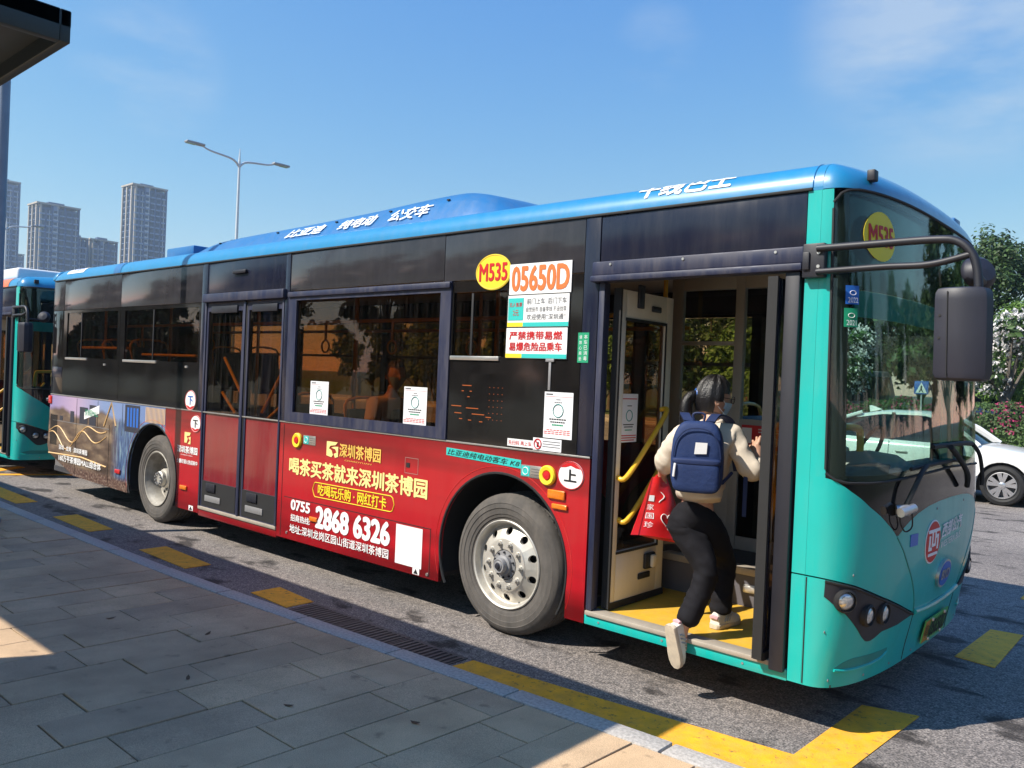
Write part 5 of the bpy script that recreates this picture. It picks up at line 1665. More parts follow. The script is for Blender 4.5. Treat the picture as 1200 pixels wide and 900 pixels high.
pm('white_roof', (0.72, 0.74, 0.76), 0.4, var=0.05)
pm('orange_wrap', (0.75, 0.16, 0.05), 0.35, var=0.1)
mk('roof_pod', box(-15.9, -10.6, 0.25, 2.25, 2.98, 3.17), 'white_roof', B2, bevel=0.04, seg=3)
mk('roof_stripe', grid([[(x_, y_ - 0.004, z_ + 0.002) for y_, z_ in prof[:8]] for x_ in (-19.5, -10.15)]), 'orange_wrap', B2)

# ---------------------------------------------------------------- people
pm('skin', (0.50, 0.28, 0.19), 0.5, var=0.08, scale=8)
pm('skin_seated', (0.46, 0.26, 0.17), 0.5, var=0.08)  # skin tone of the seated figures
pm('hair', (0.008, 0.007, 0.008), 0.38, var=0.3, scale=40, bump=0.5, bscale=120, stretch=(1, 1, 0.2))
pm('jacket', (0.62, 0.54, 0.44), 0.85, var=0.08, scale=5, bump=0.35, bscale=14)
pm('trousers', (0.009, 0.0085, 0.011), 0.85, spec=0.2, var=0.2, scale=5, bump=0.5, bscale=16)
pm('shoe', (0.70, 0.66, 0.60), 0.6, var=0.12, scale=12)
pm('shoe_pink', (0.55, 0.33, 0.36), 0.7, var=0.1)
pm('shoe_grey', (0.38, 0.42, 0.44), 0.6, var=0.1)
pm('sole', (0.52, 0.44, 0.34), 0.8, var=0.2, scale=20)
pm('backpack_blue', (0.007, 0.026, 0.105), 0.75, var=0.12, scale=8, bump=0.35, bscale=30)
pm('strap_blue', (0.006, 0.020, 0.085), 0.7, var=0.1)
pm('mask_blue', (0.36, 0.55, 0.72), 0.7, var=0.06)
pm('bag_red', (0.62, 0.012, 0.014), 0.4, var=0.12, scale=6, bump=0.5, bscale=8, coat=0.3)
pm('shirt', (0.62, 0.48, 0.36), 0.8, var=0.08, bump=0.2, bscale=20)
pm('vest', (0.03, 0.025, 0.022), 0.8, var=0.15)
pm('driver_blue', (0.02, 0.05, 0.20), 0.8, var=0.1)


def skin(nodes, edges, root, sub=2, ssub=None):
    names = list(nodes)
    me = bpy.data.meshes.new('skin')
    me.from_pydata([nodes[n_][0] for n_ in names], [(names.index(a), names.index(b)) for a, b in edges], [])
    o = bpy.data.objects.new('skin', me)
    COL.objects.link(o)
    o.modifiers.new('s', 'SKIN').use_smooth_shade = True
    o.modifiers.new('u', 'SUBSURF').levels = sub
    sv = me.skin_vertices[0].data
    for i, n_ in enumerate(names):
        r = nodes[n_][1]
        sv[i].radius = (r, r) if not isinstance(r, tuple) else r
        sv[i].use_root = (n_ == root)
    dg = bpy.context.evaluated_depsgraph_get()
    m2 = bpy.data.meshes.new_from_object(o.evaluated_get(dg))
    V = [tuple(v.co) for v in m2.vertices]
    F = [tuple(p.vertices) for p in m2.polygons]
    bpy.data.objects.remove(o)
    bpy.data.meshes.remove(me)
    bpy.data.meshes.remove(m2)
    return V, F


def chain(*n_):
    return [(n_[i], n_[i + 1]) for i in range(len(n_) - 1)]


def hframe(fwd):
    f = Vector(fwd).normalized()
    r = f.cross(Vector((0, 0, 1))).normalized()
    return r, f, r.cross(f)


def headgeo(c, fwd, s=1.0):
    """head with brow, nose, lips, chin, eyes sockets and ears"""
    r, f, u = hframe(fwd)
    V, F = [], []
    NU, NV = 32, 24
    for j in range(NV + 1):
        th = math.pi * j / NV
        for i in range(NU):
            ph = 2 * math.pi * i / NU
            x, y, z = math.sin(th) * math.sin(ph), math.sin(th) * math.cos(ph), math.cos(th)
            a, b, cc = 0.074, 0.094, 0.118
            low = max(0.0, -z)
            a *= 1 - 0.30 * low
            b *= 1 - 0.10 * low
            px, py, pz = a * x, b * y, cc * z
            if y > 0.4:
                g_ = lambda x0, z0, sx, sz: math.exp(-((px - x0) / sx) ** 2 - ((pz - z0) / sz) ** 2)
                py += 0.022 * g_(0, -0.022, 0.011, 0.020) + 0.010 * g_(0, 0.0, 0.008, 0.02) + 0.007 * g_(0, -0.060, 0.020, 0.008) + 0.008 * g_(0, -0.095, 0.02, 0.015)
                py -= 0.008 * (g_(0.03, 0.005, 0.014, 0.010) + g_(-0.03, 0.005, 0.014, 0.010))
            V.append(tuple(Vector(c) + s * (r * px + f * py + u * pz)))
    for j in range(NV):
        for i in range(NU):
            i2 = (i + 1) % NU
            F.append((j * NU + i, j * NU + i2, (j + 1) * NU + i2, (j + 1) * NU + i))
    ear = []
    for sg in (1, -1):
        v, q = lathe([(0.0, -0.004), (0.014, -0.003), (0.021, -0.010), (0.024, 0.0), (0.018, 0.010), (0.0, 0.008)], 14)
        cc = Vector(c) + s * (r * (0.073 * sg) + f * (-0.005) + u * (-0.010))
        ear.append(([tuple(cc + s * (f * p[0] * 0.75 + r * (p[1] * sg) + u * p[2] * 1.25)) for p in v], q))
    return join((V, F), *ear)


def shellhead(c, fwd, s, off, test, NU=48, NV=36):
    """part of a shell round the head (hair, mask), two-sided and thick"""
    r, f, u = hframe(fwd)
    V, F, idx = [], [], {}

    def pt(i, j, d):
        th, ph = math.pi * j / NV, 2 * math.pi * i / NU
        x, y, z = math.sin(th) * math.sin(ph), math.sin(th) * math.cos(ph), math.cos(th)
        low = max(0.0, -z)
        a, b, cc = (0.074 + d) * (1 - 0.30 * low), (0.094 + d) * (1 - 0.10 * low), 0.118 + d
        return tuple(Vector(c) + s * (r * (a * x) + f * (b * y) + u * (cc * z)))
    for j in range(NV):
        for i in range(NU):
            th, ph = math.pi * (j + 0.5) / NV, 2 * math.pi * (i + 0.5) / NU
            y, z, x = math.sin(th) * math.cos(ph), math.cos(th), math.sin(th) * math.sin(ph)
            if test(x, y, z):
                ks = [(i, j), ((i + 1) % NU, j), ((i + 1) % NU, j + 1), (i, j + 1)]
                for kk in ks:
                    if kk not in idx:
                        idx[kk] = len(V)
                        w = 0.003 * math.sin(kk[0] * 1.7) if off > 0.01 else 0
                        V.append(pt(kk[0], kk[1], off + w))
                F.append(tuple(idx[kk] for kk in ks))
    return V, F


def wrinkle(g, amp, fr, seed=0.0, keep=None):
    """cloth folds: ridged noise along the normals, stretched across the limb"""
    from mathutils import noise as mn
    V, F = g
    me = bpy.data.meshes.new('w')
    me.from_pydata(V, [], F)
    bm = bmesh.new()
    bm.from_mesh(me)
    bmesh.ops.recalc_face_normals(bm, faces=bm.faces)
    bm.normal_update()
    out = []
    for v in bm.verts:
        p = v.co
        q = Vector((p.x * fr[0] + seed, p.y * fr[1], p.z * fr[2] + 0.8 * p.x * fr[0]))
        a = 1.0 - 2.0 * abs(mn.noise(q))
        b = mn.noise(q * 2.3)
        out.append(tuple(p + v.normal * (amp * (0.75 * a * abs(a) + 0.4 * b))))
    bm.free()
    bpy.data.meshes.remove(me)
    return out, F


# --- the boarding passenger
G = thing('person', 'woman in cream jacket, black trousers and face mask stepping up into the bus', 'person', (1.40, 0.20, 0.338))
hd, fw = (1.305, 0.39, 1.695), (0.66, 0.74, -0.12)
N_ = {
    'pelvis': ((1.340, 0.19, 1.03), 0.085), 'waist': ((1.337, 0.205, 1.15), 0.085), 'chest': ((1.332, 0.27, 1.38), 0.105), 'neck': ((1.320, 0.34, 1.53), 0.052), 'jaw': ((1.305, 0.385, 1.63), 0.050),
    'shL': ((1.200, 0.235, 1.465), 0.058), 'elL': ((1.075, 0.25, 1.30), 0.042), 'wrL': ((1.00, 0.34, 1.215), 0.028), 'haL': ((0.985, 0.375, 1.165), 0.030),
    'shR': ((1.478, 0.355, 1.475), 0.058), 'elR': ((1.612, 0.34, 1.268), 0.042), 'wrR': ((1.578, 0.445, 1.358), 0.027), 'haR': ((1.548, 0.488, 1.420), 0.030),
    'hipT': ((1.300, 0.14, 0.96), 0.060), 'knT': ((1.468, 0.105, 0.72), 0.050), 'anT': ((1.392, -0.03, 0.385), 0.036), 'toT': ((1.385, -0.005, 0.25), 0.030),
    'hipS': ((1.380, 0.235, 0.985), 0.060), 'knS': ((1.415, 0.42, 0.70), 0.050), 'anS': ((1.435, 0.33, 0.43), 0.036), 'toS': ((1.442, 0.46, 0.375), 0.026),
}
E_ = chain('pelvis', 'waist', 'chest', 'neck', 'jaw') + chain('chest', 'shL', 'elL', 'wrL', 'haL') + chain('chest', 'shR', 'elR', 'wrR', 'haR') + chain('pelvis', 'hipT', 'knT', 'anT', 'toT') + chain('pelvis', 'hipS', 'knS', 'anS', 'toS')
body = dict(N_)
be = list(E_)
for k_, (dx, dy, dz, ln) in enumerate(((0.030, 0.35, 0.93, 0.060), (-0.25, 0.42, 0.87, 0.070), (-0.52, 0.45, 0.70, 0.068), (-0.75, 0.45, 0.45, 0.055))):
    base = Vector(N_['haR'][0]) + Vector((0.014 - 0.012 * k_, 0.004 + 0.005 * k_, 0.016 - 0.012 * k_))
    d_ = Vector((dx, dy, dz)).normalized()
    pa = base + d_ * ln * 0.55
    pb = pa + (d_ * 0.8 + Vector((-0.25, 0.45, -0.1))) * ln * 0.45
    body['f%da' % k_], body['f%db' % k_] = (tuple(pa), 0.0095), (tuple(pb), 0.0075)
    be += chain('haR', 'f%da' % k_, 'f%db' % k_)
body['t0'], body['t1'] = ((1.572, 0.478, 1.452), 0.011), ((1.566, 0.492, 1.482), 0.008)
be += chain('haR', 't0', 't1')
for k_ in range(4):      # left hand closed on the bag handles
    a_ = Vector(N_['haL'][0]) + Vector((-0.022, 0.016 - 0.012 * k_, -0.022))
    b_ = a_ + Vector((0.026, 0.004, -0.018))
    body['l%da' % k_], body['l%db' % k_] = (tuple(a_), 0.009), (tuple(b_), 0.0075)
    be += chain('haL', 'l%da' % k_, 'l%db' % k_)
body['lt0'], body['lt1'] = ((1.012, 0.372, 1.150), 0.010), ((1.004, 0.355, 1.130), 0.008)
be += chain('haL', 'lt0', 'lt1')
HS = 1.13
mk('body', join(skin(body, be, 'pelvis'), headgeo(hd, fw, HS)), 'skin', G)
J_ = {'hem': ((1.345, 0.185, 1.06), 0.150), 'waist': ((1.342, 0.20, 1.15), 0.165), 'bust': ((1.335, 0.225, 1.27), 0.165), 'chest': ((1.332, 0.265, 1.39), 0.160), 'collar': ((1.322, 0.335, 1.515), 0.078),
      'shL': ((1.195, 0.235, 1.455), 0.090), 'elL': ((1.075, 0.25, 1.30), 0.082), 'cuL': ((1.010, 0.325, 1.225), 0.050), 'shR': ((1.472, 0.345, 1.465), 0.086), 'elR': ((1.618, 0.345, 1.285), 0.092), 'cuR': ((1.553, 0.485, 1.362), 0.054)}
J_.update({'hem': ((1.343, 0.19, 1.075), 0.140), 'waist': ((1.340, 0.20, 1.15), 0.150), 'bust': ((1.335, 0.225, 1.27), 0.150), 'chest': ((1.332, 0.265, 1.39), 0.148)})
J_.update({'upL': ((1.130, 0.24, 1.38), 0.078), 'elL': ((1.070, 0.255, 1.29), 0.072), 'upR': ((1.535, 0.335, 1.37), 0.070), 'elR': ((1.612, 0.335, 1.262), 0.074), 'foR': ((1.605, 0.39, 1.295), 0.062), 'cuR': ((1.584, 0.436, 1.340), 0.046)})
mk('jacket', wrinkle(skin(J_, chain('hem', 'waist', 'bust', 'chest', 'collar') + chain('chest', 'shL', 'upL', 'elL', 'cuL') + chain('chest', 'shR', 'upR', 'elR', 'foR', 'cuR'), 'hem', 3), 0.013, (9, 9, 13), 3.1), 'jacket', G, angle=180)
mk('collar', tube([(1.322 + 0.058 * math.cos(t * 0.5236), 0.345 + 0.058 * math.sin(t * 0.5236), 1.555 + 0.012 * math.sin(t * 0.5236)) for t in range(13)], 0.016, 8), 'jacket', G)
T_ = {'top': ((1.338, 0.19, 1.12), 0.128), 'seat': ((1.328, 0.165, 1.0), 0.143), 'hipT': ((1.298, 0.125, 0.93), 0.110), 'midT': ((1.385, 0.118, 0.83), 0.090), 'knT': ((1.468, 0.105, 0.725), 0.070), 'cfT': ((1.448, 0.05, 0.58), 0.066), 'loT': ((1.422, 0.01, 0.49), 0.064), 'cuT': ((1.398, -0.020, 0.405), 0.072),
      'hipS': ((1.378, 0.235, 0.93), 0.106), 'midS': ((1.402, 0.33, 0.82), 0.088), 'knS': ((1.415, 0.42, 0.71), 0.070), 'cfS': ((1.428, 0.375, 0.56), 0.066), 'loS': ((1.436, 0.35, 0.48), 0.064), 'cuS': ((1.442, 0.335, 0.405), 0.070)}
mk('trousers', wrinkle(skin(T_, chain('top', 'seat', 'hipT', 'midT', 'knT', 'cfT', 'loT', 'cuT') + chain('seat', 'hipS', 'midS', 'knS', 'cfS', 'loS', 'cuS'), 'top', 3), 0.011, (8, 8, 17), 7.7), 'trousers', G, angle=180)


def shoe(ankle, toe_dir, up, name='shoe'):
    """trainer: upper, sole, laces; origin at the heel"""
    t_ = Vector(toe_dir).normalized()
    u_ = Vector(up)
    u_ = (u_ - t_ * u_.dot(t_)).normalized()
    s_ = t_.cross(u_)
    A = Vector(ankle)

    def P(a, b, c):
        return tuple(A + t_ * a + s_ * b + u_ * c)
    rows = []
    for a, w, h, b0 in ((-0.055, 0.020, 0.035, 0.0), (-0.050, 0.032, 0.075, 0), (-0.02, 0.036, 0.088, 0), (0.02, 0.037, 0.085, 0), (0.06, 0.040, 0.066, 0.002), (0.10, 0.044, 0.052, 0.004), (0.14, 0.043, 0.044, 0.004), (0.17, 0.034, 0.036, 0.003), (0.188, 0.014, 0.020, 0.002)):
        rows.append([P(a, b0 + w * math.cos(q * math.pi / 8), -0.075 + 0.012 + h * math.sin(q * math.pi / 8) ** 0.7) for q in range(9)])
    g0 = grid(rows)
    g0[1].append(tuple(range(9)))
    g0[1].append(tuple(8 * 9 + i for i in range(8, -1, -1)))
    up_ = mk(name, g0, 'shoe', G)
    so = []
    for a, w in ((-0.062, 0.022), (-0.05, 0.036), (0.0, 0.040), (0.06, 0.043), (0.11, 0.048), (0.15, 0.046), (0.18, 0.034), (0.195, 0.015)):
        so.append([P(a, -w, -0.085), P(a, -w * 1.03, -0.058), P(a, w * 1.03, -0.058), P(a, w, -0.085), P(a, -w, -0.085)])
    g_ = grid(so)
    g_[1].append((0, 1, 2, 3))
    g_[1].append(tuple(7 * 5 + i for i in (3, 2, 1, 0)))
    mk('sole', g_, 'sole', up_, bevel=0.004)
    mk('laces', join(*[tube([P(0.045 + 0.02 * q, -0.03, -0.075 + 0.075 - 0.005 * q), P(0.05 + 0.02 * q, 0, -0.063 + 0.083 - 0.006 * q), P(0.045 + 0.02 * q, 0.03, -0.075 + 0.075 - 0.005 * q)], 0.003, 5) for q in range(4)]), 'white', up_)
    mk('heel_patch', tube([P(-0.056, -0.024, -0.02), P(-0.062, 0, -0.015), P(-0.056, 0.024, -0.02)], 0.012, 6), 'shoe_pink', up_)
    for sd in (-1, 1):
        for q in range(3):
            mk('side_stripe', tube([P(0.0 + 0.022 * q, sd * 0.040, -0.045), P(0.022 + 0.022 * q, sd * 0.036, -0.012)], 0.005, 5), 'shoe_grey', up_)
    mk('tongue', tube([P(0.012, 0, 0.018), P(0.04, 0, 0.012), P(0.075, 0, -0.004)], 0.018, 8), 'shoe', up_)
    return up_


shoe((1.392, -0.035, 0.385), (0.10, 0.22, -0.97), (0.25, 0.93, 0.25))
shoe((1.438, 0.335, 0.426), (0.10, 0.99, 0.0), (0, 0, 1))
hair = mk('hair', join(shellhead(hd, fw, HS, 0.014, lambda x, y, z: (z > 0.62) or (y < 0.25 and z > -0.10) or (y < -0.15 and z > -0.55) or (y < 0.62 and z > 0.25)),
                       skin({'a': ((1.245, 0.325, 1.720), 0.030), 'b': ((1.205, 0.285, 1.715), 0.036), 'c': ((1.185, 0.265, 1.66), 0.040), 'd': ((1.188, 0.258, 1.59), 0.034), 'e': ((1.200, 0.255, 1.52), 0.014)}, chain('a', 'b', 'c', 'd', 'e'), 'a')), 'hair', G)
for k_ in range(14):
    a_ = rnd.uniform(-1, 1)
    p0 = Vector((1.205, 0.285, 1.70)) + Vector((rnd.uniform(-.03, .03), rnd.uniform(-.03, .03), rnd.uniform(-.02, .02)))
    mk('hair_strand', tube(smoothpath([p0, p0 + Vector((-0.02 + 0.02 * a_, -0.02, -0.07)), p0 + Vector((-0.005 + 0.03 * a_, -0.025, -0.19 - 0.04 * rnd.random()))], 4), 0.004, 5), 'hair', hair)
mk('hair_tie', tube([(1.232 + 0.030 * math.cos(t * 0.5236) * 0.6, 0.312 + 0.03 * math.cos(t * 0.5236) * -0.6, 1.718 + 0.032 * math.sin(t * 0.5236)) for t in range(13)], 0.008, 6), 'ink_blue', hair)
mk('face_mask', shellhead(hd, fw, HS, 0.012, lambda x, y, z: y > 0.42 and -0.88 < z < -0.08), 'mask_blue', G)
r_, f_, u_ = hframe(fw)
hc = Vector(hd)
r_, f_, u_ = r_ * HS, f_ * HS, u_ * HS
mk('mask_loop', join(*[tube(smoothpath([hc + r_ * (0.058 * s_) + f_ * 0.058 + u_ * (-0.03), hc + r_ * (0.078 * s_) + f_ * 0.01 + u_ * 0.015, hc + r_ * (0.080 * s_) + f_ * (-0.022) + u_ * (-0.01), hc + r_ * (0.055 * s_) + f_ * 0.055 + u_ * (-0.075)], 4), 0.0018, 5) for s_ in (1, -1)]), 'white', G)
mk('glasses', join(*[tube([hc + r_ * (s_ * 0.032 + 0.024 * math.cos(t * 0.5236)) + f_ * 0.098 + u_ * (0.008 + 0.019 * math.sin(t * 0.5236)) for t in range(13)], 0.0022, 5) for s_ in (1, -1)],
                   *[tube([hc + r_ * (0.056 * s_) + f_ * 0.095 + u_ * 0.012, hc + r_ * (0.078 * s_) + f_ * 0.0 + u_ * 0.012], 0.002, 5) for s_ in (1, -1)]), 'rubber', G)


def sellip(c, ax, half, e=0.45, NU=36, NV=20, taper=0.0):
    V, F = [], []
    sp_ = lambda v, p: math.copysign(abs(v) ** p, v)
    for j in range(NV + 1):
        th = -math.pi / 2 + math.pi * j / NV
        for i in range(NU):
            ph = 2 * math.pi * i / NU
            x = sp_(math.cos(th), e) * sp_(math.cos(ph), e)
            y = sp_(math.cos(th), e) * sp_(math.sin(ph), e)
            z = sp_(math.sin(th), e)
            k = 1 - taper * max(0, z) ** 2
            V.append(tuple(Vector(c) + ax[0] * (half[0] * x * k) + ax[1] * (half[1] * y * k) + ax[2] * (half[2] * z)))
    for j in range(NV):
        for i in range(NU):
            i2 = (i + 1) % NU
            F.append((j * NU + i, j * NU + i2, (j + 1) * NU + i2, (j + 1) * NU + i))
    return V, F


# --- backpack
BR = Vector((0.907, 0.42, 0.0)).normalized()
BF = Vector((-0.42, 0.907, 0.06)).normalized()
BU = BR.cross(BF).normalized()
bc = Vector((1.395, 0.060, 1.365))
bp = mk('backpack', sellip(bc, (BR, BF, BU), (0.148, 0.075, 0.205), 0.42, taper=0.22), 'backpack_blue')
tag(bp, 'navy blue backpack with a white square patch on the boarding woman\'s back', 'backpack')
mk('front_pocket', sellip(bc - BF * 0.062 - BU * 0.105, (BR, BF, BU), (0.132, 0.045, 0.092), 0.40), 'backpack_blue', bp)
mk('pocket_flap', sellip(bc - BF * 0.068 - BU * 0.018, (BR, BF, BU), (0.136, 0.040, 0.020), 0.5), 'strap_blue', bp)
pc = bc - BF * 0.0785 + BU * 0.055 + BR * 0.02
mk('patch', ([tuple(pc + BR * a + BU * b - BF * d) for d in (0, 0.004) for a, b in ((-0.034, -0.03), (0.034, -0.026), (0.037, 0.036), (-0.028, 0.036))], [(3, 2, 1, 0), (4, 5, 6, 7), (0, 1, 5, 4), (1, 2, 6, 5), (2, 3, 7, 6), (3, 0, 4, 7)]), 'white', bp)
mk('zip_pull', tube([bc - BF * 0.105 - BU * 0.03 - BR * 0.115, bc - BF * 0.112 - BU * 0.06 - BR * 0.118, bc - BF * 0.108 - BU * 0.105 - BR * 0.122], 0.007, 6), 'white', bp)
mk('zip', tube(smoothpath([bc - BF * 0.074 + BR * a + BU * b for a, b in ((-0.132, 0.0), (-0.118, 0.09), (-0.07, 0.155), (0, 0.172), (0.07, 0.155), (0.118, 0.09), (0.132, 0.0))], 5), 0.004, 5), 'strap_blue', bp)
mk('carry_loop', tube(smoothpath([bc + BU * 0.195 - BR * 0.025, bc + BU * 0.245 - BR * 0.03, bc + BU * 0.245 + BR * 0.03, bc + BU * 0.195 + BR * 0.025], 5), 0.007, 6), 'strap_blue', bp)
for sg, sh in ((-1, 'shL'), (1, 'shR')):
    s3 = Vector(N_[sh][0])
    p0 = bc + BU * 0.19 + BR * (0.06 * sg) + BF * 0.05
    p1 = bc + BF * 0.15 + BU * 0.225 + BR * (0.095 * sg)
    p2 = s3 + Vector((0, 0, 0.075)) - BR * (0.035 * sg) + BF * 0.05
    p3 = s3 - BR * (0.01 * sg) + BF * 0.12 - BU * 0.07
    p4 = s3 + BF * 0.10 - BU * 0.22 + BR * (0.02 * sg)
    pts = smoothpath([p0, p1, p2, p3, p4], 6)
    gL, gR = [], []
    for i, p in enumerate(pts):
        gL.append(p - BR * 0.026)
        gR.append(p + BR * 0.026)
    mk('shoulder_strap', slab([gL, gR], [[q + Vector((0, 0, 0.012)) - BF * 0.006 for q in gL], [q + Vector((0, 0, 0.012)) - BF * 0.006 for q in gR]]), 'strap_blue', bp)
mk('side_strap', tube([bc + BR * 0.14 - BU * 0.15 + BF * 0.03, bc + BR * 0.19 - BU * 0.10 + BF * 0.12], 0.010, 6), 'strap_blue', bp)
mk('loose_strap', box(1.562, 1.585, 0.31, 0.318, 1.02, 1.26), 'strap_blue', bp)

# --- red carrier bag
q0, q1, q2, q3 = Vector((0.962, 0.285, 1.185)), Vector((1.012, 0.385, 1.175)), Vector((1.000, 0.090, 0.850)), Vector((1.165, 0.430, 0.780))
nb = (q3 - q2).cross(q0 - q2).normalized()
if nb.x < 0:
    nb = -nb


def bagpt(u, v, side):
    p = (q0 * (1 - u) + q1 * u) * (1 - v) + (q2 * (1 - u) + q3 * u) * v
    bul = 0.045 * math.sin(math.pi * u) * (0.25 + 0.75 * v) + 0.008 * math.sin(9 * v + 5 * u) * u * (1 - u) * 4
    return p + nb * (bul * side)


Po = [[bagpt(i / 14, j / 14, 1) for j in range(15)] for i in range(15)]
Pi = [[bagpt(i / 14, j / 14, -1) for j in range(15)] for i in range(15)]
bag = mk('carrier_bag', slab(Po, Pi), 'bag_red')
tag(bag, 'red carrier bag with white heart print hanging from the boarding woman\'s hand', 'bag')
mk('gusset', slab([[bagpt(0.0, j / 10, 1) for j in range(11)], [bagpt(0.0, j / 10, 1) + Vector((-0.030 * j / 10, -0.035 * j / 10, 0.0)) for j in range(11)]],
                  [[bagpt(0.0, j / 10, 1) + Vector((0.004, -0.004, 0)) for j in range(11)], [bagpt(0.0, j / 10, 1) + Vector((-0.030 * j / 10 + 0.004, -0.035 * j / 10 - 0.004, 0.0)) for j in range(11)]]), 'bag_red', bag)
for k_, ch in enumerate('一家国珍'):
    v0 = 0.32 + k_ * 0.15
    text(ch, 0, 1, 0, 1, 'white', bag, place=lambda u, v: bagpt(0.05 + 0.16 * u, v0 + 0.10 * (1 - v), 1) + nb * 0.004, bold=0.012)
hp = []
for t in range(41):
    a = 2 * math.pi * t / 40
    hx, hz = 16 * math.sin(a) ** 3 / 17, (13 * math.cos(a) - 5 * math.cos(2 * a) - 2 * math.cos(3 * a) - math.cos(4 * a)) / 17
    hp.append(bagpt(0.52 + 0.17 * hx, 0.72 - 0.14 * hz, 1) + nb * 0.004)
mk('heart_print', tube(hp, 0.003, 5), 'white', bag)
mk('heart_print', tube([bagpt(0.45 + 0.1 * math.sin(t * 0.5), 0.25 + 0.02 * t, 1) + nb * 0.004 for t in range(10)], 0.003, 5), 'white', bag)
mk('bag_handle', tube(smoothpath([bagpt(0.25, 0, 0), (0.965, 0.35, 1.19), (0.985, 0.375, 1.15), (1.0, 0.37, 1.19), bagpt(0.8, 0, 0)], 5), 0.008, 6), 'bag_red', bag)


def seated(label, base, fwdx, hip, shirtmat, coatmat, trousmat, facing):
    """seated figure; hip is the hip point, facing the heading of the face"""
    P = thing('person', label, 'person', base)
    h = Vector(hip)
    S_ = lambda x, y, z: tuple(h + Vector((x, y, z)))
    n = {'pelvis': (S_(0, 0, 0.06), 0.11), 'waist': (S_(-0.04, 0, 0.2), 0.105), 'chest': (S_(-0.05, 0, 0.42), 0.125), 'neck': (S_(-0.02, 0, 0.56), 0.05), 'jaw': (S_(0.005, 0, 0.66), 0.05),
         'shL': (S_(-0.04, 0.17, 0.48), 0.06), 'elL': (S_(0.02, 0.24, 0.25), 0.042), 'wrL': (S_(0.22, 0.16, 0.16), 0.028), 'haL': (S_(0.29, 0.13, 0.16), 0.032),
         'shR': (S_(-0.04, -0.17, 0.48), 0.06), 'elR': (S_(0.02, -0.24, 0.25), 0.042), 'wrR': (S_(0.22, -0.16, 0.16), 0.028), 'haR': (S_(0.29, -0.13, 0.16), 0.032),
         'hL': (S_(0.08, 0.10, 0.04), 0.085), 'kL': (S_(0.42, 0.12, 0.05), 0.06), 'aL': (S_(0.45, 0.12, -0.36), 0.04), 'tL': (S_(0.58, 0.13, -0.40), 0.035),
         'hR': (S_(0.08, -0.10, 0.04), 0.085), 'kR': (S_(0.42, -0.12, 0.05), 0.06), 'aR': (S_(0.45, -0.12, -0.36), 0.04), 'tR': (S_(0.58, -0.13, -0.40), 0.035)}
    e = chain('pelvis', 'waist', 'chest', 'neck', 'jaw') + chain('chest', 'shL', 'elL', 'wrL', 'haL') + chain('chest', 'shR', 'elR', 'wrR', 'haR') + chain('pelvis', 'hL', 'kL', 'aL', 'tL') + chain('pelvis', 'hR', 'kR', 'aR', 'tR')
    for sd, sg in (('L', 1), ('R', -1)):
        for k in range(4):
            a = h + Vector((0.32, sg * (0.15 - 0.018 * k), 0.15))
            b = a + Vector((0.035, -0.005 * sg, -0.02))
            n['f%s%da' % (sd, k)], n['f%s%db' % (sd, k)] = (tuple(a), 0.009), (tuple(b), 0.008)
            e += chain('ha' + sd, 'f%s%da' % (sd, k), 'f%s%db' % (sd, k))
        n['t%s' % sd] = (S_(0.31, sg * 0.085, 0.18), 0.010)
        e += [('ha' + sd, 't%s' % sd)]
    hd_ = h + Vector((0.02, 0, 0.73))
    mk('body', join(skin(n, e, 'pelvis'), headgeo(hd_, facing)), 'skin_seated', P)
    k1 = {q: (n[q][0], n[q][1] + 0.022) for q in ('pelvis', 'waist', 'chest', 'shL', 'elL', 'shR', 'elR')}
    k1['col'] = (S_(-0.025, 0, 0.54), 0.066)
    k1['wL'], k1['wR'] = (S_(0.17, 0.17, 0.175), 0.042), (S_(0.17, -0.17, 0.175), 0.042)
    mk('shirt', wrinkle(skin(k1, chain('pelvis', 'waist', 'chest', 'col') + chain('chest', 'shL', 'elL', 'wL') + chain('chest', 'shR', 'elR', 'wR'), 'pelvis'), 0.008, (8, 8, 14)), shirtmat, P, angle=180)
    if coatmat:
        k2 = {q: (n[q][0], n[q][1] + 0.036) for q in ('pelvis', 'waist', 'chest')}
        k2['up'] = (S_(-0.05, 0, 0.47), 0.10)
        mk('vest', skin(k2, chain('pelvis', 'waist', 'chest', 'up'), 'pelvis'), coatmat, P)
    k3 = {q: (n[q][0], n[q][1] + 0.018) for q in ('pelvis', 'hL', 'kL', 'aL', 'hR', 'kR', 'aR')}
    mk('trousers', skin(k3, chain('pelvis', 'hL', 'kL', 'aL') + chain('pelvis', 'hR', 'kR', 'aR'), 'pelvis'), trousmat, P)
    mk('hair', shellhead(hd_, facing, 1.0, 0.012, lambda x, y, z: (z > 0.55) or (y < 0.1 and z > -0.2)), 'hair', P)
    mk('face_mask', shellhead(hd_, facing, 1.0, 0.010, lambda x, y, z: y > 0.42 and -0.88 < z < -0.08), 'mask_blue', P)
    return P


seated('masked passenger in dark vest and tan shirt seated behind the bus window', (-1.68, 0.33, 0.50), 1, (-1.62, 0.34, 1.02), 'shirt', 'vest', 'trousers', (0.93, -0.36, -0.05))
seated('driver in a blue shirt seated behind the cab partition glass', (1.10, 1.95, 0.585), 1, (1.14, 1.95, 1.08), 'driver_blue', None, 'trousers', (0.98, -0.15, 0.0))

# ---------------------------------------------------------------- white car across the road
pm('car_white', (0.80, 0.80, 0.79), 0.22, var=0.03, coat=0.6)
pm('car_blue', (0.02, 0.04, 0.10), 0.25, var=0.1, coat=0.5)
pm('car_grey', (0.20, 0.23, 0.26), 0.35, var=0.1, coat=0.3)
pm('wheel_silver', (0.62, 0.62, 0.64), 0.25, metal=0.8, var=0.05)


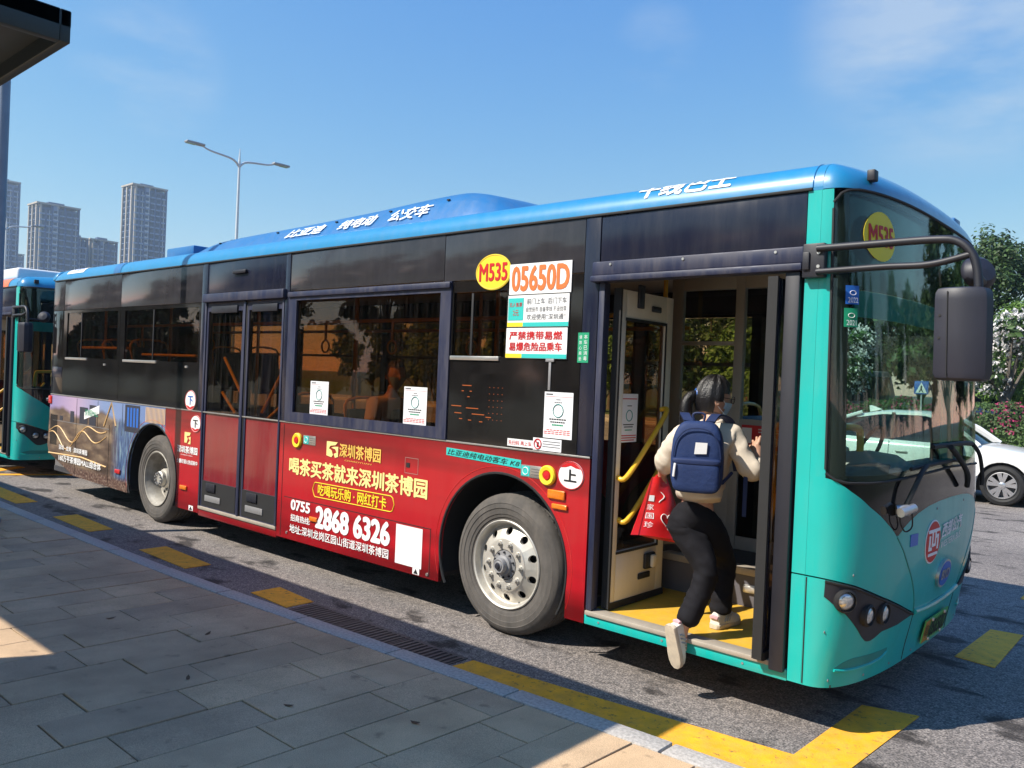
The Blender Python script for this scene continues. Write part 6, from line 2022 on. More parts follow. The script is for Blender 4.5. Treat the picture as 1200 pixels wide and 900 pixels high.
def car_wheel(root, cx, cy, r, side):
    sgn = -1 if side < 0 else 1
    c = (cx, cy, r)
    w = mk('wheel', lathe([(0.62 * r, 0.0), (0.66 * r, -0.012 * -sgn * -1), (0.80 * r, 0.015 * sgn), (0.95 * r, 0.0), (r, -0.035 * sgn), (r, -0.18 * sgn), (0.9 * r, -0.20 * sgn), (0.6 * r, -0.20 * sgn)], 40, c), 'rubber', root, origin=c)
    mk('rim', lathe([(0.66 * r, 0.006 * sgn), (0.63 * r, 0.010 * sgn), (0.60 * r, -0.01 * sgn), (0.58 * r, -0.12 * sgn), (0.0, -0.12 * sgn)], 40, c), 'grey_steel', w, origin=c)
    gs = []
    for k in range(5):
        for d in (-0.16, 0.16):
            t = 2 * math.pi * k / 5 + d + 0.3
            t2 = 2 * math.pi * k / 5 + d * 1.5 + 0.3
            a0 = Vector((math.cos(t), 0, math.sin(t)))
            a1 = Vector((math.cos(t2), 0, math.sin(t2)))
            tg = Vector((-math.sin(t2), 0, math.cos(t2)))
            p0, p1 = Vector(c) + a0 * (0.12 * r), Vector(c) + a1 * (0.62 * r)
            y0, y1 = -0.01 * sgn, 0.006 * sgn
            pts = []
            for yy in (-0.03 * sgn, 0.0):
                for p, w_, yo in ((p0, 0.020, y0), (p1, 0.036, y1)):
                    pts += [tuple(p - tg * w_ + Vector((0, yo + yy, 0))), tuple(p + tg * w_ + Vector((0, yo + yy, 0)))]
            gs.append((pts, [(0, 1, 3, 2), (4, 6, 7, 5), (0, 4, 5, 1), (1, 5, 7, 3), (3, 7, 6, 2), (2, 6, 4, 0)]))
    gs.append(lathe([(0.0, 0.006 * sgn), (0.10 * r, 0.004 * sgn), (0.16 * r, -0.004 * sgn), (0.18 * r, -0.04 * sgn)], 20, c))
    mk('spokes', join(*gs), 'wheel_silver', w, origin=c)


def sedan(name, label, loc, paint):
    T = thing(name, label, 'car', (0, 0, 0))
    Wc = 0.91
    ztop = lambda x: itp(x, [-2.35, -2.25, -1.8, -1.0, 0.9, 1.25, 1.8, 2.15, 2.30, 2.36], [0.72, 0.92, 1.0, 0.98, 0.96, 0.93, 0.85, 0.76, 0.66, 0.50])
    hw = lambda x: Wc * itp(x, [-2.36, -2.2, -1.6, 1.5, 2.05, 2.25, 2.36], [0.70, 0.86, 1.0, 1.0, 0.90, 0.78, 0.55])

    def low(x):
        z = 0.22
        for xw in (1.42, -1.36):
            d = abs(x - xw)
            if d < 0.385:
                z = max(z, 0.33 + math.sqrt(0.385 ** 2 - d * d))
        return z
    st_ = sorted(set([-2.36 + i * 4.72 / 60 for i in range(61)] + [xw + d for xw in (1.42, -1.36) for d in (-0.386, -0.384, -0.36, -0.3, -0.2, 0, 0.2, 0.3, 0.36, 0.384, 0.386)]))
    rows = []
    for x in st_:
        w, zt, zl = hw(x), ztop(x), low(x)
        sec = [(w * 0.96, zl), (w * 1.0, max(zl, 0.45)), (w * 1.005, max(zl + 0.01, 0.62)), (w * 0.985, max(zl + 0.02, zt - 0.14)), (w * 0.95, zt - 0.05), (w * 0.88, zt - 0.01), (w * 0.6, zt + 0.015), (0, zt + 0.03)]
        rows.append([(x, -a, b) for a, b in sec] + [(x, a, b) for a, b in sec[-2::-1]])
    mk('body', grid(rows), paint, T, angle=45)
    mk('underside', box(-2.25, 2.2, -0.72, 0.72, 0.2, 0.45), 'rubber', T)
    mk('wheel_well', join(box(1.03, 1.81, -0.80, 0.80, 0.32, 0.74), box(-1.75, -0.97, -0.8, 0.8, 0.32, 0.74)), 'rubber', T)
    GX, GZ = [-1.95, -1.2, -0.6, 0.1, 0.45, 1.05], [0.99, 1.33, 1.45, 1.46, 1.38, 0.97]
    rows = []
    for x in [-1.95 + i * 3.0 / 40 for i in range(41)]:
        zt = itp(x, GX, GZ)
        wb = hw(x) * 0.90
        wt = wb - 0.30 * max(0, (zt - 0.98)) / 0.48
        sec = [(wb, 0.95), (wt + 0.02, zt - 0.03), (wt - 0.05, zt), (0, zt + 0.02)]
        rows.append([(x, -a, b) for a, b in sec] + [(x, a, b) for a, b in sec[-2::-1]])
    mk('glasshouse', grid(rows), 'carglass', T, angle=40)
    rows = []
    for x in [-1.05 + i * 1.35 / 16 for i in range(17)]:
        zt = itp(x, GX, GZ)
        wb = hw(x) * 0.90
        wt = wb - 0.30 * max(0, (zt - 0.98)) / 0.48
        sec = [(wt + 0.035, zt - 0.055), (wt + 0.026, zt - 0.02), (wt - 0.04, zt + 0.010), (0, zt + 0.03)]
        rows.append([(x, -a, b) for a, b in sec] + [(x, a, b) for a, b in sec[-2::-1]])
    mk('roof', grid(rows), paint, T, angle=45)
    for s in (-1, 1):
        for pth in ([(1.05, 0.82, 0.96), (0.72, 0.75, 1.20), (0.28, 0.62, 1.44)], [(-1.85, 0.74, 1.02), (-1.3, 0.66, 1.28), (-0.95, 0.60, 1.41)], [(-0.35, 0.82, 0.96), (-0.38, 0.66, 1.43)]):
            mk('pillar', tube([(a, s * b, c) for a, b, c in pth], 0.035, 6), paint if len(pth) == 3 else 'rubber', T)
        mk('door_seam', tube([(0.62, s * 0.914, 0.35), (0.66, s * 0.915, 0.70), (0.60, s * 0.885, 0.92)], 0.004, 5), 'rubber', T)
        mk('door_seam', tube([(-0.40, s * 0.914, 0.32), (-0.38, s * 0.912, 0.70), (-0.38, s * 0.885, 0.94)], 0.004, 5), 'rubber', T)
        mk('door_handle', box(-0.25, -0.06, s * 0.915 - 0.012, s * 0.915 + 0.012, 0.74, 0.77), 'silver', T, bevel=0.005)
        mk('wing_mirror', sellip((0.72, s * 1.0, 0.99), (Vector((1, 0, 0)), Vector((0, 1, 0)), Vector((0, 0, 1))), (0.06, 0.11, 0.07), 0.6, 16, 10), paint, T)
        mk('headlight', prism([(1.92, 0.66), (2.26, 0.62), (2.30, 0.69), (2.10, 0.745), (1.88, 0.745)], s * 0.60, s * 0.865), 'carglass', T, bevel=0.01)
        mk('tail_light', box(-2.34, -2.10, s * 0.72 - 0.08, s * 0.72 + 0.08, 0.72, 0.86), 'red_lens', T, bevel=0.02)
        for x in (1.42, -1.36):
            car_wheel(T, x, s * 0.905, 0.335, s)
    mk('grille', box(2.30, 2.37, -0.42, 0.42, 0.36, 0.56), 'rubber', T, bevel=0.02)
    mk('shark_fin', prism([(-1.0, 1.41), (-0.78, 1.47), (-0.98, 1.54), (-1.02, 1.53)], -0.02, 0.02), paint, T)
    T.location = loc
    return T


sedan('white_sedan', 'white saloon car passing on the far side of the road, seen past the bus nose', (-0.57, 12.22, 0.0), 'car_white')


def van(name, label, loc, rz, paint, hgt=2.25):
    T = thing(name, label, 'van', (0, 0, 0))
    pr_ = [(-2.45, 0.35), (2.35, 0.35), (2.5, 0.55), (2.48, 0.95), (2.15, 1.12), (1.55, hgt - 0.12), (1.3, hgt), (-2.3, hgt), (-2.45, hgt - 0.15)]
    mk('body', prism(pr_, -0.92, 0.92), paint, T, bevel=0.07, seg=3)
    mk('windscreen', prism([(2.15, 1.14), (1.58, hgt - 0.14), (1.62, hgt - 0.13), (2.19, 1.15)], -0.80, 0.80), 'carglass', T)
    for s in (-1, 1):
        for a, b in ((-2.2, -0.95), (-0.85, 0.35), (0.45, 1.45)):
            mk('window', box(a, b, s * 0.92 - 0.006, s * 0.92 + 0.006, 1.25, hgt - 0.25), 'carglass', T, bevel=0.002)
        for x in (1.6, -1.5):
            car_wheel(T, x, s * 0.93, 0.33, s)
        mk('headlight', box(2.36, 2.50, s * 0.7 - 0.14, s * 0.7 + 0.14, 0.72, 0.92), 'lens', T, bevel=0.03)
    mk('rear_window', box(-2.458, -2.445, -0.7, 0.7, 1.3, hgt - 0.3), 'carglass', T)
    T.location = loc
    T.rotation_euler = (0, 0, rz)
    return T


van('parked_van', 'dark blue van parked behind the flowering hedge, under the trees', (-3.6, 35.2, 0.15), math.radians(-8), 'car_blue', 2.3)
van('parked_van', 'grey van parked beyond the hedge, seen through the bus windscreen', (-9.3, 33.6, 0.15), math.radians(75), 'car_grey', 2.6)

# ---------------------------------------------------------------- planting
pm('leaf_dark', (0.050, 0.095, 0.026), 0.55, var=0.35, scale=0.8, island=0.45, trans=0.25)
pm('leaf_mid', (0.060, 0.115, 0.028), 0.55, var=0.35, scale=0.8, island=0.45, trans=0.28)
pm('leaf_light', (0.12, 0.22, 0.040), 0.55, var=0.3, scale=0.8, island=0.4, trans=0.30)
pm('petal_white', (0.78, 0.75, 0.74), 0.6, var=0.1, island=0.2, trans=0.2)
pm('petal_pink', (0.34, 0.035, 0.11), 0.6, var=0.2, island=0.35, trans=0.2)
pm('bark', (0.13, 0.11, 0.09), 0.9, var=0.3, scale=6, bump=0.6, bscale=20, stretch=(1, 1, 0.25))
CROWNS = {}


def leafquad(p, nrm, s, R_):
    nrm = nrm.normalized()
    a = nrm.cross(Vector((R_.uniform(-1, 1), R_.uniform(-1, 1), R_.uniform(-1, 1))))
    if a.length < 0.01:
        a = nrm.orthogonal()
    a.normalize()
    b = nrm.cross(a)
    l, w = s, s * 0.55
    return [tuple(p - a * l), tuple(p - b * w + nrm * 0.1 * s), tuple(p + a * l), tuple(p + b * w + nrm * 0.1 * s)]


def crown(key, seed, blobs, nleaf, s, holes=0.0):
    R_ = random.Random(seed)
    V, F = [], []
    tot = sum(b[3] ** 2 for b in blobs)
    for cx, cy, cz, r in blobs:
        # each clump is made of smaller tufts
        nt_ = max(6, int(26 * r))
        tufts = []
        for _ in range(nt_):
            d = Vector((R_.gauss(0, 1), R_.gauss(0, 1), R_.gauss(0, 1))).normalized()
            tufts.append((Vector((cx, cy, cz)) + Vector((d.x, d.y, d.z * 0.8)) * r * R_.uniform(0.45, 1.0), r * R_.uniform(0.22, 0.42), d))
        for _ in range(int(nleaf * r * r / tot)):
            c, tr, d0 = R_.choice(tufts)
            d = Vector((R_.gauss(0, 1), R_.gauss(0, 1), R_.gauss(0, 1))).normalized()
            p = c + d * tr * R_.uniform(0.3, 1.05)
            k = len(V)
            V += leafquad(p, d + d0 * 0.6 + Vector((0, 0, 0.5)) + Vector((R_.uniform(-.7, .7), R_.uniform(-.7, .7), R_.uniform(-.7, .7))), s * R_.uniform(0.6, 1.3), R_)
            F.append((k, k + 1, k + 2, k + 3))
    CROWNS[key] = (V, F, blobs)


def mkblobs(seed, H, R, n, base):
    R_ = random.Random(seed)
    out = []
    for k in range(n):
        t = 2 * math.pi * k / n * 2.4 + R_.uniform(-.4, .4)
        rr = R * R_.uniform(0.15, 0.72)
        z = base + (H - base) * R_.uniform(0.15, 0.88)
        f = 1 - 0.5 * abs((z - base) / (H - base) - 0.4)
        out.append((rr * f * math.cos(t), rr * f * math.sin(t), z, R * R_.uniform(0.28, 0.45)))
    out.append((0, 0, H - R * 0.35, R * 0.38))
    return out


crown('a', 1, mkblobs(11, 7.6, 2.9, 14, 1.8), 9000, 0.17)
crown('b', 2, mkblobs(12, 6.6, 2.7, 12, 1.5), 8000, 0.18)
crown('c', 3, mkblobs(13, 8.6, 2.6, 15, 2.2), 9000, 0.16)
crown('v', 6, mkblobs(16, 7.6, 3.0, 22, 1.6), 26000, 0.085)
crown('w', 7, mkblobs(17, 6.6, 2.8, 18, 1.2), 22000, 0.085)
crown('f', 4, mkblobs(14, 4.6, 1.9, 9, 1.6), 1500, 0.13)
TREES = {}


def tree(kind, leafmat, label, loc, rz, sc, group, name='broadleaf_tree', flower=None):
    key = (kind, leafmat, flower)
    if key not in TREES:
        T = thing(name, label, 'tree', (0, 0, 0), group)
        V, F, bl = CROWNS[kind]
        H = max(b[2] for b in bl)
        R_ = random.Random(len(TREES))
        trunk = [(0, 0, -0.1), (0.05, 0.03, 0.8), (0.0, 0.08, 1.8), (0.05, 0.0, H * 0.5), (0, 0, H * 0.85)]
        mk('trunk', tube(smoothpath(trunk, 4), 0.15, 10, rs=[0.20 - 0.17 * i / 16 for i in range(17)]), 'bark', T)
        br = [tube(smoothpath([(0, 0.05, max(1.0, b[2] * 0.42)), (b[0] * 0.45, b[1] * 0.45, b[2] * 0.72), (b[0], b[1], b[2])], 3), 0.05, 6, rs=[0.075 - 0.058 * i / 6 for i in range(7)]) for b in bl[:-1]]
        mk('branches', join(*br), 'bark', T)
        mk('crown', (V, F), leafmat, T, smooth=False, fixn=False)
        if flower:
            V2, F2 = [], []
            R_ = random.Random(5)
            for _ in range(900):
                b = R_.choice(bl)
                d = Vector((R_.gauss(0, 1), R_.gauss(0, 1), R_.gauss(0, 1))).normalized()
                p = Vector(b[:3]) + d * b[3] * R_.uniform(0.7, 1.1)
                for q in range(3):
                    k = len(V2)
                    V2 += leafquad(p + Vector((R_.uniform(-.05, .05),) * 3), Vector((R_.gauss(0, 1), R_.gauss(0, 1), R_.gauss(0, 1))), R_.uniform(0.05, 0.09), R_)
                    F2.append((k, k + 1, k + 2, k + 3))
            mk('blossom', (V2, F2), flower, T, smooth=False, fixn=False)
        TREES[key] = T
    else:
        T = copy_tree(TREES[key])
        tag(T, label, 'tree', group)
    T.location = loc
    T.rotation_euler = (0, 0, rz)
    T.scale = (sc, sc, sc)
    return T


GR = 'trees beyond the far pavement'
row = [('v', 'leaf_dark', -4.9, 37.0, 1.18, 'tall dark evergreen tree rising beside the bus mirror'), ('w', 'leaf_light', -2.2, 33.6, 0.88, 'bright green bushy tree in front of the dark evergreen, right of the mirror'),
       ('v', 'leaf_dark', -1.4, 39.5, 1.22, 'dark evergreen tree at the right edge of the picture'), ('a', 'leaf_mid', -7.6, 38.0, 1.1, 'green tree showing through the windscreen behind the grey van'),
       ('c', 'leaf_mid', -10.5, 36.5, 0.85, 'tree behind the front door of the bus, seen through its windows'), ('a', 'leaf_dark', -15.0, 35.5, 0.85, 'tree seen through the middle of the bus'),
       ('b', 'leaf_mid', -20.0, 35.0, 0.95, 'tree seen through the long side window'), ('c', 'leaf_mid', -25.5, 35.0, 0.8, 'tree seen through the glass of the exit door'),
       ('a', 'leaf_mid', -31.0, 34.0, 0.85, 'tree seen through the rear windows of the bus'), ('b', 'leaf_dark', -37.0, 33.0, 0.9, 'tree far along the pavement behind the rear of the bus'),
       ('c', 'leaf_dark', 4.8, 34.5, 1.0, 'tree mirrored in the right half of the windscreen'), ('a', 'leaf_mid', 8.8, 33.5, 1.05, 'tree mirrored in the middle of the windscreen'),
       ('b', 'leaf_dark', 13.0, 33.0, 1.2, 'tree mirrored high in the windscreen by the route disc'), ('c', 'leaf_mid', 18.0, 32.0, 1.0, 'tree mirrored at the left edge of the windscreen')]
for i, (kd, mt, x_, y_, sc, lb) in enumerate(row):
    tree(kd, mt, lb, (x_, y_, 0.13), i * 1.3, sc, GR)
tree('f', 'leaf_mid', 'white-flowering tree with sparse leaves beside the bus mirror', (-2.65, 30.6, 0.13), 0.4, 1.04, 'white-flowering trees', 'flowering_tree', 'petal_white')
tree('f', 'leaf_mid', 'white-flowering tree seen through the left side of the windscreen', (-8.6, 31.2, 0.13), 2.0, 0.95, 'white-flowering trees', 'flowering_tree', 'petal_white')
for i, (x_, y_, sc) in enumerate(((-9.0, -17, 1.0), (-15.5, -15.5, 0.95), (-22.0, -17.0, 1.1), (-2.0, -19.0, 0.9), (-29, -16, 1.0))):
    tree('c' if i % 2 else 'a', 'leaf_dark', ['tree mirrored in the long side window', 'tree mirrored in the panel above the exit door', 'branching tree mirrored in the rear side glass', 'tree mirrored faintly by the number board', 'tree mirrored at the very rear of the bus side'][i], (x_, y_, -0.05), i * 2.1, sc, 'trees behind the bus stop')
for i, (x_, y_, sc) in enumerate(((-34.0, -17.5, 1.15), (-40.0, -16.0, 1.2), (-46.5, -17.0, 1.15))):
    tree('ca'[i % 2], 'leaf_dark', ['branching tree mirrored above the rear side windows', 'second branching tree mirrored above the rear side windows, further back', 'last branching tree mirrored at the tail of the bus'][i], (x_, y_, -0.05), i * 1.1 + 0.5, sc, 'trees behind the bus stop')
for i in range(13):
    tree('b', ['leaf_mid', 'leaf_light', 'leaf_dark'][i % 3], 'low bushy tree glimpsed through the tinted far windows of the bus', (-11.5 - 2.5 * i, 31.0 + 0.9 * math.sin(i * 2.1), 0.13), i * 1.2, 0.66 + 0.06 * math.sin(i), 'low trees beyond the bus windows')
for i in range(16):
    tree('ac'[i % 2], ['leaf_mid', 'leaf_dark'][i % 2], 'tree of the back row glimpsed through the bus windows', (-6.5 - 2.9 * i, 36.5 + 1.1 * math.sin(i * 1.7), 0.13), i * 0.8, 0.92, 'back row of trees beyond the bus windows')
for i in range(11):
    tree('acb'[i % 3], ['leaf_dark', 'leaf_mid'][i % 2], 'tree closing the road ahead, mirrored at the bend of the windscreen', (44 + 3 * math.sin(i * 2.2), -10.0 + 3.6 * i, 0.0), i * 0.7, 1.35, 'trees closing the road ahead')
for i in range(19):
    tree('b', 'leaf_dark' if i % 3 else 'leaf_mid', 'bushy tree of the row mirrored dimly in the bus side glass', (-6.0 - 2.5 * i, -14.5 + 0.8 * math.sin(i * 2.3), -0.05), i * 0.9, 0.60 + 0.06 * math.sin(i * 1.7), 'row of bushy trees behind the bus stop')
for i in range(22):
    if i < 13:
        lc = (3.5 + 2.7 * i, 28.8 + 1.6 * math.sin(i * 1.9), 0.13)
    else:
        lc = (11.0 + 3.2 * (i - 13), -9.0 + 1.2 * math.sin(i * 1.9), 0.10)
    tree('bac'[i % 3], ['leaf_dark', 'leaf_mid'][i % 2], 'tree lining the road ahead, mirrored in the curved windscreen', lc, i * 0.7, 1.0 + 0.12 * math.sin(i), 'trees lining the road ahead of the bus')
for i, (px_, py_, sc, lb) in enumerate(((-150, 52.5, 2.55, 'round tree at the foot of the far glass tower'), (-147, 58, 2.4, 'round tree at the foot of the broad apartment tower'), (-158, 48, 2.6, 'round tree at the left edge below the towers'))):
    tree('b', 'leaf_dark', lb, (px_, py_, -0.05), i * 1.0, sc, 'trees below the towers')

# flowering hedge
R_ = random.Random(21)
V, F, V2, F2 = [], [], [], []
for _ in range(15000):
    x_ = R_.uniform(-12, 8)
    top = 1.38 + 0.14 * math.sin(x_ * 1.9) + 0.08 * math.sin(x_ * 5.3)
    u_ = R_.random()
    if u_ < 0.55:
        p = Vector((x_, 28.0 + R_.uniform(-0.08, 0.12), 0.15 + (top - 0.15) * R_.random()))
        nrm = Vector((0, -1, 0.5))
    else:
        p = Vector((x_, 28.0 + 1.2 * R_.random(), top + R_.uniform(-0.1, 0.12)))
        nrm = Vector((0, -0.3, 1))
    tgt, fc = ((V2, F2) if R_.random() < (0.26 if math.sin(x_ * 2.2) + 0.5 * math.sin(x_ * 5.1) > 0.0 else 0.05) and p.z > 0.5 else (V, F))
    k = len(tgt)
    tgt += leafquad(p, nrm + Vector((R_.uniform(-.8, .8), R_.uniform(-.8, .8), R_.uniform(-.8, .8))), R_.uniform(0.045, 0.085), R_)
    fc.append((k, k + 1, k + 2, k + 3))
hd_ = thing('flowering_hedge', 'long clipped hedge with magenta flowers along the far pavement', 'hedge', (-2, 28.6, 0.15))
mk('core', box(-11.9, 7.9, 28.12, 29.1, 0.15, 1.2), 'leaf_dark', hd_, bevel=0.1)
mk('foliage', (V, F), 'leaf_mid', hd_, smooth=False, fixn=False)
mk('flowers', (V2, F2), 'petal_pink', hd_, smooth=False, fixn=False)

# ---------------------------------------------------------------- signs, lamps, poles
pm('pole_white', (0.62, 0.64, 0.66), 0.4, metal=0.3, var=0.05)
pm('pole_grey', (0.22, 0.26, 0.33), 0.45, metal=0.3, var=0.1, dust=0.1)
pm('lamp_head', (0.35, 0.36, 0.38), 0.4, metal=0.4, var=0.1)
sg = thing('crossing_sign', 'blue square pedestrian crossing sign on a thin post, seen through the windscreen', 'sign', (-4.63, 27.0, 0.15))
mk('post', tube([(-4.63, 27.03, 0.1), (-4.63, 27.03, 2.3)], 0.03, 8), 'pole_white', sg)
pn = mk('sign_panel', box(-4.86, -4.40, 26.97, 27.0, 1.80, 2.26), 'ink_blue', sg, bevel=0.004)
mk('white_triangle', prism([(-4.82, 1.84), (-4.44, 1.84), (-4.63, 2.22)], 26.962, 26.969), 'white', pn, smooth=False)
mk('walking_figure', join(disc_y(-4.63, 2.075, 0.025, 0.025, 26.955, 26.961, 10), prism([(-4.66, 1.95), (-4.60, 1.95), (-4.61, 2.05), (-4.65, 2.05)], 26.955, 26.961), prism([(-4.66, 1.95), (-4.63, 1.95), (-4.69, 1.86), (-4.72, 1.86)], 26.955, 26.961), prism([(-4.63, 1.95), (-4.60, 1.95), (-4.55, 1.86), (-4.58, 1.86)], 26.955, 26.961)), 'ink_black', pn, smooth=False)
tag(mk('marker_post', join(tube([(-7.5, 27.2, 0.1), (-7.5, 27.2, 4.3)], 0.05, 8), tube([(-7.5, 27.2, 0.15), (-7.5, 27.2, 0.2)], 0.12, 8)), 'pole_white'), 'thin white post seen through the left edge of the windscreen', 'post')


def street_lamp(label, loc, H, arm_, rz=0.0, sc=1.0):
    T = thing('street_lamp', label, 'street lamp', (0, 0, 0), 'twin-arm street lamps')
    mk('pole', tube([(0, 0, 0), (0, 0, 0.4), (0, 0, H)], 0.09, 12, rs=[0.14, 0.105, 0.05]), 'pole_white', T)
    mk('base', box(-0.2, 0.2, -0.2, 0.2, 0, 0.06), 'grey_steel', T, bevel=0.02)
    mk('finial', tube([(0, 0, H), (0, 0, H + 0.55)], 0.05, 8, rs=[0.05, 0.012]), 'pole_white', T)
    for s in (-1, 1):
        mk('arm', tube(smoothpath([(0, 0, H - 0.25), (0, s * 0.35, H + 0.02), (0, s * arm_ * 0.6, H + 0.14), (0, s * (arm_ - 0.5), H + 0.26)], 5), 0.045, 8, rs=[0.055 - 0.02 * i / 15 for i in range(16)]), 'pole_white', T)
        hd2 = mk('lamp_head', prism([(-0.13, s * (arm_ - 0.6)), (0.13, s * (arm_ - 0.6)), (0.16, s * (arm_ - 0.2)), (0.14, s * (arm_ + 0.22)), (-0.14, s * (arm_ + 0.22)), (-0.16, s * (arm_ - 0.2))], H + 0.24, H + 0.33, 'z'), 'lamp_head', T, bevel=0.03)
        mk('lens', box(-0.11, 0.11, s * (arm_ - 0.02) - 0.2, s * (arm_ - 0.02) + 0.2, H + 0.225, H + 0.239), 'lens', hd2)
    T.location = loc
    T.rotation_euler = (0, 0, rz)
    return T


street_lamp('tall twin-arm street lamp above the bus roof, nearest of the two', (-29.4, 14.6, 0.0), 10.75, 2.25)
street_lamp('distant twin-arm street lamp in front of the towers at the left', (-58.5, 14.3, 0.0), 10.5, 2.1)
sp_ = tag(mk('sign_pole', join(tube([(-5.51, -1.5, 0.10), (-5.51, -1.5, 6.4)], 0.055, 14), tube([(-5.51, -1.5, 0.12), (-5.51, -1.5, 0.16)], 0.11, 14)), 'pole_grey'), 'blue-grey steel pole on the pavement at the left edge, partly out of view', 'pole')

# ---------------------------------------------------------------- bus shelter (its corner shows top left; it shades the pavement)
pm('shelter_dark', (0.018, 0.030, 0.036), 0.45, var=0.15)
pm('shelter_soffit', (0.06, 0.05, 0.045), 0.6, var=0.15)
SH = thing('bus_shelter', 'dark flat canopy of the bus stop shelter, its corner jutting in at top left', 'shelter', (-6.5, -4.5, 0.128))
CX1, CY0, CY1 = 0.14, -4.86, -2.91
mk('canopy', box(-13.5, CX1, CY0, CY1, 3.10, 3.16), 'shelter_dark', SH)
mk('fascia', join(box(-13.5, CX1, CY1 - 0.04, CY1, 3.035, 3.165), box(-13.5, CX1, CY0, CY0 + 0.04, 3.035, 3.165), box(CX1 - 0.04, CX1, CY0 + 0.04, CY1 - 0.04, 3.035, 3.165)), 'shelter_dark', SH, bevel=0.004)
for k in range(5):
    a_ = -13.2 + 2.7 * k
    mk('soffit_panel', box(a_, a_ + 2.4, CY0 + 0.25, CY1 - 0.2, 3.075, 3.099), 'shelter_soffit', SH, bevel=0.004)
for x_ in (-2.35, -0.66, -6.5, -10.5):
    mk('column', box(x_ - 0.05, x_ + 0.05, -4.76, -4.64, 0.12, 3.10), 'shelter_dark', SH, bevel=0.01)
ad = mk('advert_panel', box(-2.29, -0.72, -4.74, -4.66, 0.45, 3.03), 'shelter_dark', SH, bevel=0.01)
mk('advert_face', box(-2.20, -0.81, -4.655, -4.65, 0.6, 2.9), 'paper', ad)

# ---------------------------------------------------------------- towers on the skyline
pm('tower_beige', (0.42, 0.37, 0.31), 0.8, var=0.08, scale=0.05)
pm('tower_grey', (0.065, 0.105, 0.21), 0.75, var=0.08, scale=0.05)
pm('tower_blue', (0.07, 0.14, 0.29), 0.35, var=0.15, scale=0.08)
pm('tower_white', (0.55, 0.55, 0.55), 0.7, var=0.05, scale=0.05)
pm('tower_sill', (0.22, 0.29, 0.43), 0.7, var=0.08, scale=0.05)
pm('tower_glass', (0.015, 0.035, 0.09), 0.12, var=0.3, scale=0.3)
WIN = {}


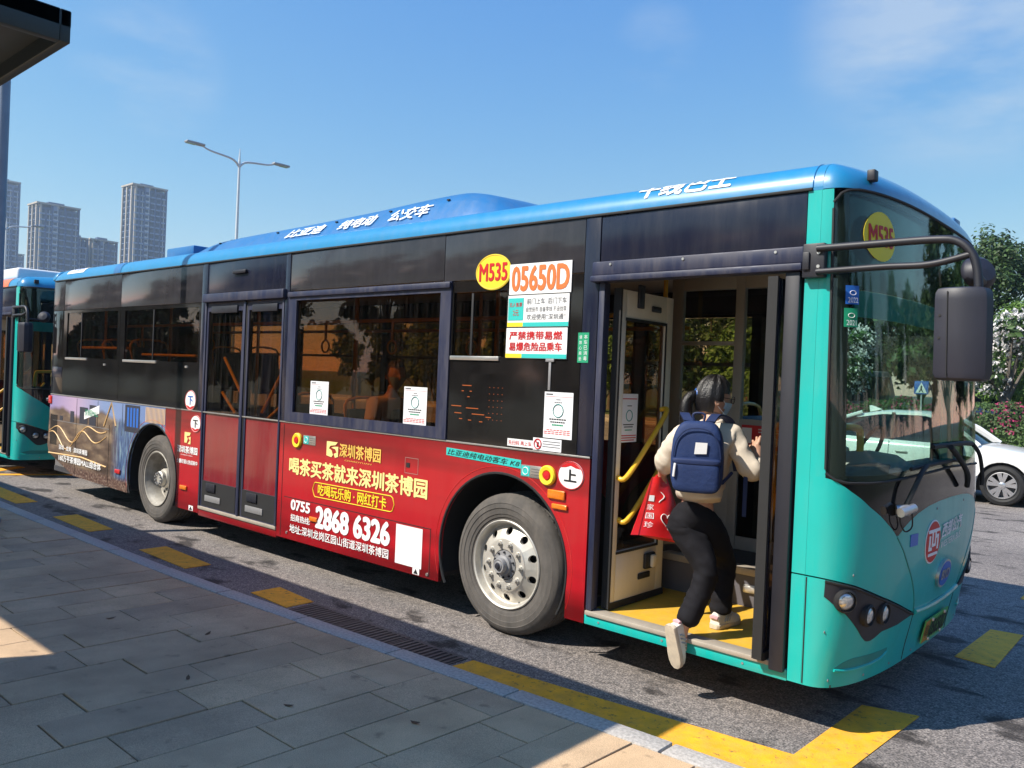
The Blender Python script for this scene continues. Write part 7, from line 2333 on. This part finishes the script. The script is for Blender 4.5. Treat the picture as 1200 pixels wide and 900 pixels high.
def tower(name, label, loc, dx, dy, H, cols, fh=3.05, style=0, zbase=0.0):
    """block with +x and -y faces towards the viewer; cols: window columns on the two faces"""
    T = thing(name, label, 'building', (0, 0, 0), 'towers on the skyline')
    mk('wall', box(-dx, 0, 0, dy, zbase, H), ['tower_grey', 'tower_blue'][style], T)
    nf = int((H - 30) / fh)
    # projecting piers and bays
    for f_ in ([0.02, 0.30, 0.62, 0.97] if style == 0 else [0.0, 0.97]):
        mk('pier', box(0.0, 0.9, dy * f_, dy * f_ + 0.9, zbase, H + 1.0), 'tower_beige' if f_ < 0.1 else 'tower_grey', T)  # grey on the face away from the sun: shade put into the colour
    for f_ in (0.05, 0.5, 0.92):
        mk('pier', box(-dx * f_ - 1.0, -dx * f_, -0.9, 0.0, zbase, H + 0.8), 'tower_beige', T)
    mk('roof_frame', join(box(-dx - 0.6, 1.2, -1.2, dy + 0.6, H + 1.2, H + 2.0), *[box(-dx * a - 0.4, -dx * a + 0.4, dy * b - 0.4, dy * b + 0.4, H, H + 1.2) for a in (0.02, 0.5, 0.98) for b in (0.02, 0.5, 0.98)]), 'tower_beige', T)
    for k_, (f0, f1, dz) in enumerate(((0.06, 0.26, -1.5), (0.34, 0.46, 1.2), (0.66, 0.93, -3.0))):
        mk('bay', box(0.0, 0.55, dy * f0, dy * f1, zbase, H + dz), 'tower_grey' if k_ != 1 else 'tower_sill', T)
        for q_ in (f0, f1):
            mk('mullion', box(0.55, 0.85, dy * q_ - 0.16, dy * q_ + 0.16, zbase, H + dz), 'tower_white', T)
    mk('plant_room', box(-dx * 0.7, -dx * 0.3, dy * 0.3, dy * 0.7, H, H + 3.5), 'tower_grey', T)
    cx_, cy_ = cols
    wsz = (dy / cx_) * 0.52
    for face, nc, span in (('x', cx_, dy), ('y', cy_, dx)):
        wv = span / nc * 0.60
        key = (face, round(wv, 2))
        first = None
        for i in range(nf):
            z_ = H - 3.2 - i * fh
            if z_ < zbase + 2:
                break
            for j in range(nc):
                o_ = span * (j + 0.5) / nc
                l_ = (0.62, o_, z_) if face == 'x' else (-o_, -0.12, z_)
                if key not in WIN:
                    g_ = join(box(-0.1, 0.06, -wv / 2, wv / 2, 0, 1.9), box(-0.1, 0.45, -wv / 2 - 0.3, wv / 2 + 0.3, -0.75, -0.02)) if face == 'x' else join(box(-wv / 2, wv / 2, -0.06, 0.1, 0, 1.9), box(-wv / 2 - 0.25, wv / 2 + 0.25, -0.35, 0.1, -0.35, -0.02))
                    g_ = ([(a + l_[0], b + l_[1], c + l_[2]) for a, b, c in g_[0]], g_[1])
                    me_o = mk('window', g_, ['tower_glass', 'tower_sill'], T, smooth=False, origin=l_)
                    for p_ in me_o.data.polygons:
                        p_.material_index = 0 if p_.center.z > 0.0 else 1
                    WIN[key] = me_o
                else:
                    inst(WIN[key], T, l_, 'window')
    if style == 0:
        for i in range(nf):
            z_ = H - 3.6 - i * fh
            for f_ in (0.40,):
                key = ('b', round(dy, 1))
                l_ = (0.7, dy * f_, z_)
                if key not in WIN:
                    WIN[key] = mk('balcony', box(-0.7, 0.9, dy * f_ - dy * 0.075, dy * f_ + dy * 0.075, z_, z_ + 1.0), 'tower_white', T, origin=l_, smooth=False)
                else:
                    inst(WIN[key], T, l_, 'balcony')
    T.location = loc
    return T


tower('apartment_tower', 'tallest beige and grey apartment tower, standing alone right of the others', (-418, 177.5, 0), 12, 16.5, 90, (6, 3), zbase=30)
tower('apartment_tower', 'broad grey apartment tower second from the left on the skyline', (-450, 144.5, 0), 12, 19, 78, (6, 3), zbase=30)
tower('apartment_tower', 'shorter pair of apartment blocks, left block, between the two taller towers', (-470, 169.0, 0), 10, 6.5, 66, (3, 2), zbase=30)
tower('apartment_tower', 'shorter pair of apartment blocks, right block, between the two taller towers', (-474, 179.5, 0), 8, 13.5, 67, (4, 2), zbase=30)
tower('glass_tower', 'blue glass tower at the far left of the skyline, behind the pole', (-520, 144.0, 0), 14, 13, 99, (4, 3), style=1, zbase=30)
tower('apartment_tower', 'low far block between the glass tower and the broad tower', (-640, 184.0, 0), 8, 14, 72, (4, 2), zbase=30)

# ---------------------------------------------------------------- air
hz = bpy.data.materials.new('haze')
hz.use_nodes = True
hz.node_tree.nodes.clear()
ho = hz.node_tree.nodes.new('ShaderNodeOutputMaterial')
hv = hz.node_tree.nodes.new('ShaderNodeVolumePrincipled')
hv.inputs['Color'].default_value = (0.62, 0.80, 1.0, 1)
hv.inputs['Density'].default_value = 0.00048
hv.inputs['Anisotropy'].default_value = 0.2
hz.node_tree.links.new(hv.outputs['Volume'], ho.inputs['Volume'])
MATS['haze'] = hz
hb_ = mk('haze', box(-1010, 810, -910, 910, -1.2, 112), 'haze', smooth=False)
hb_['kind'] = 'stuff'
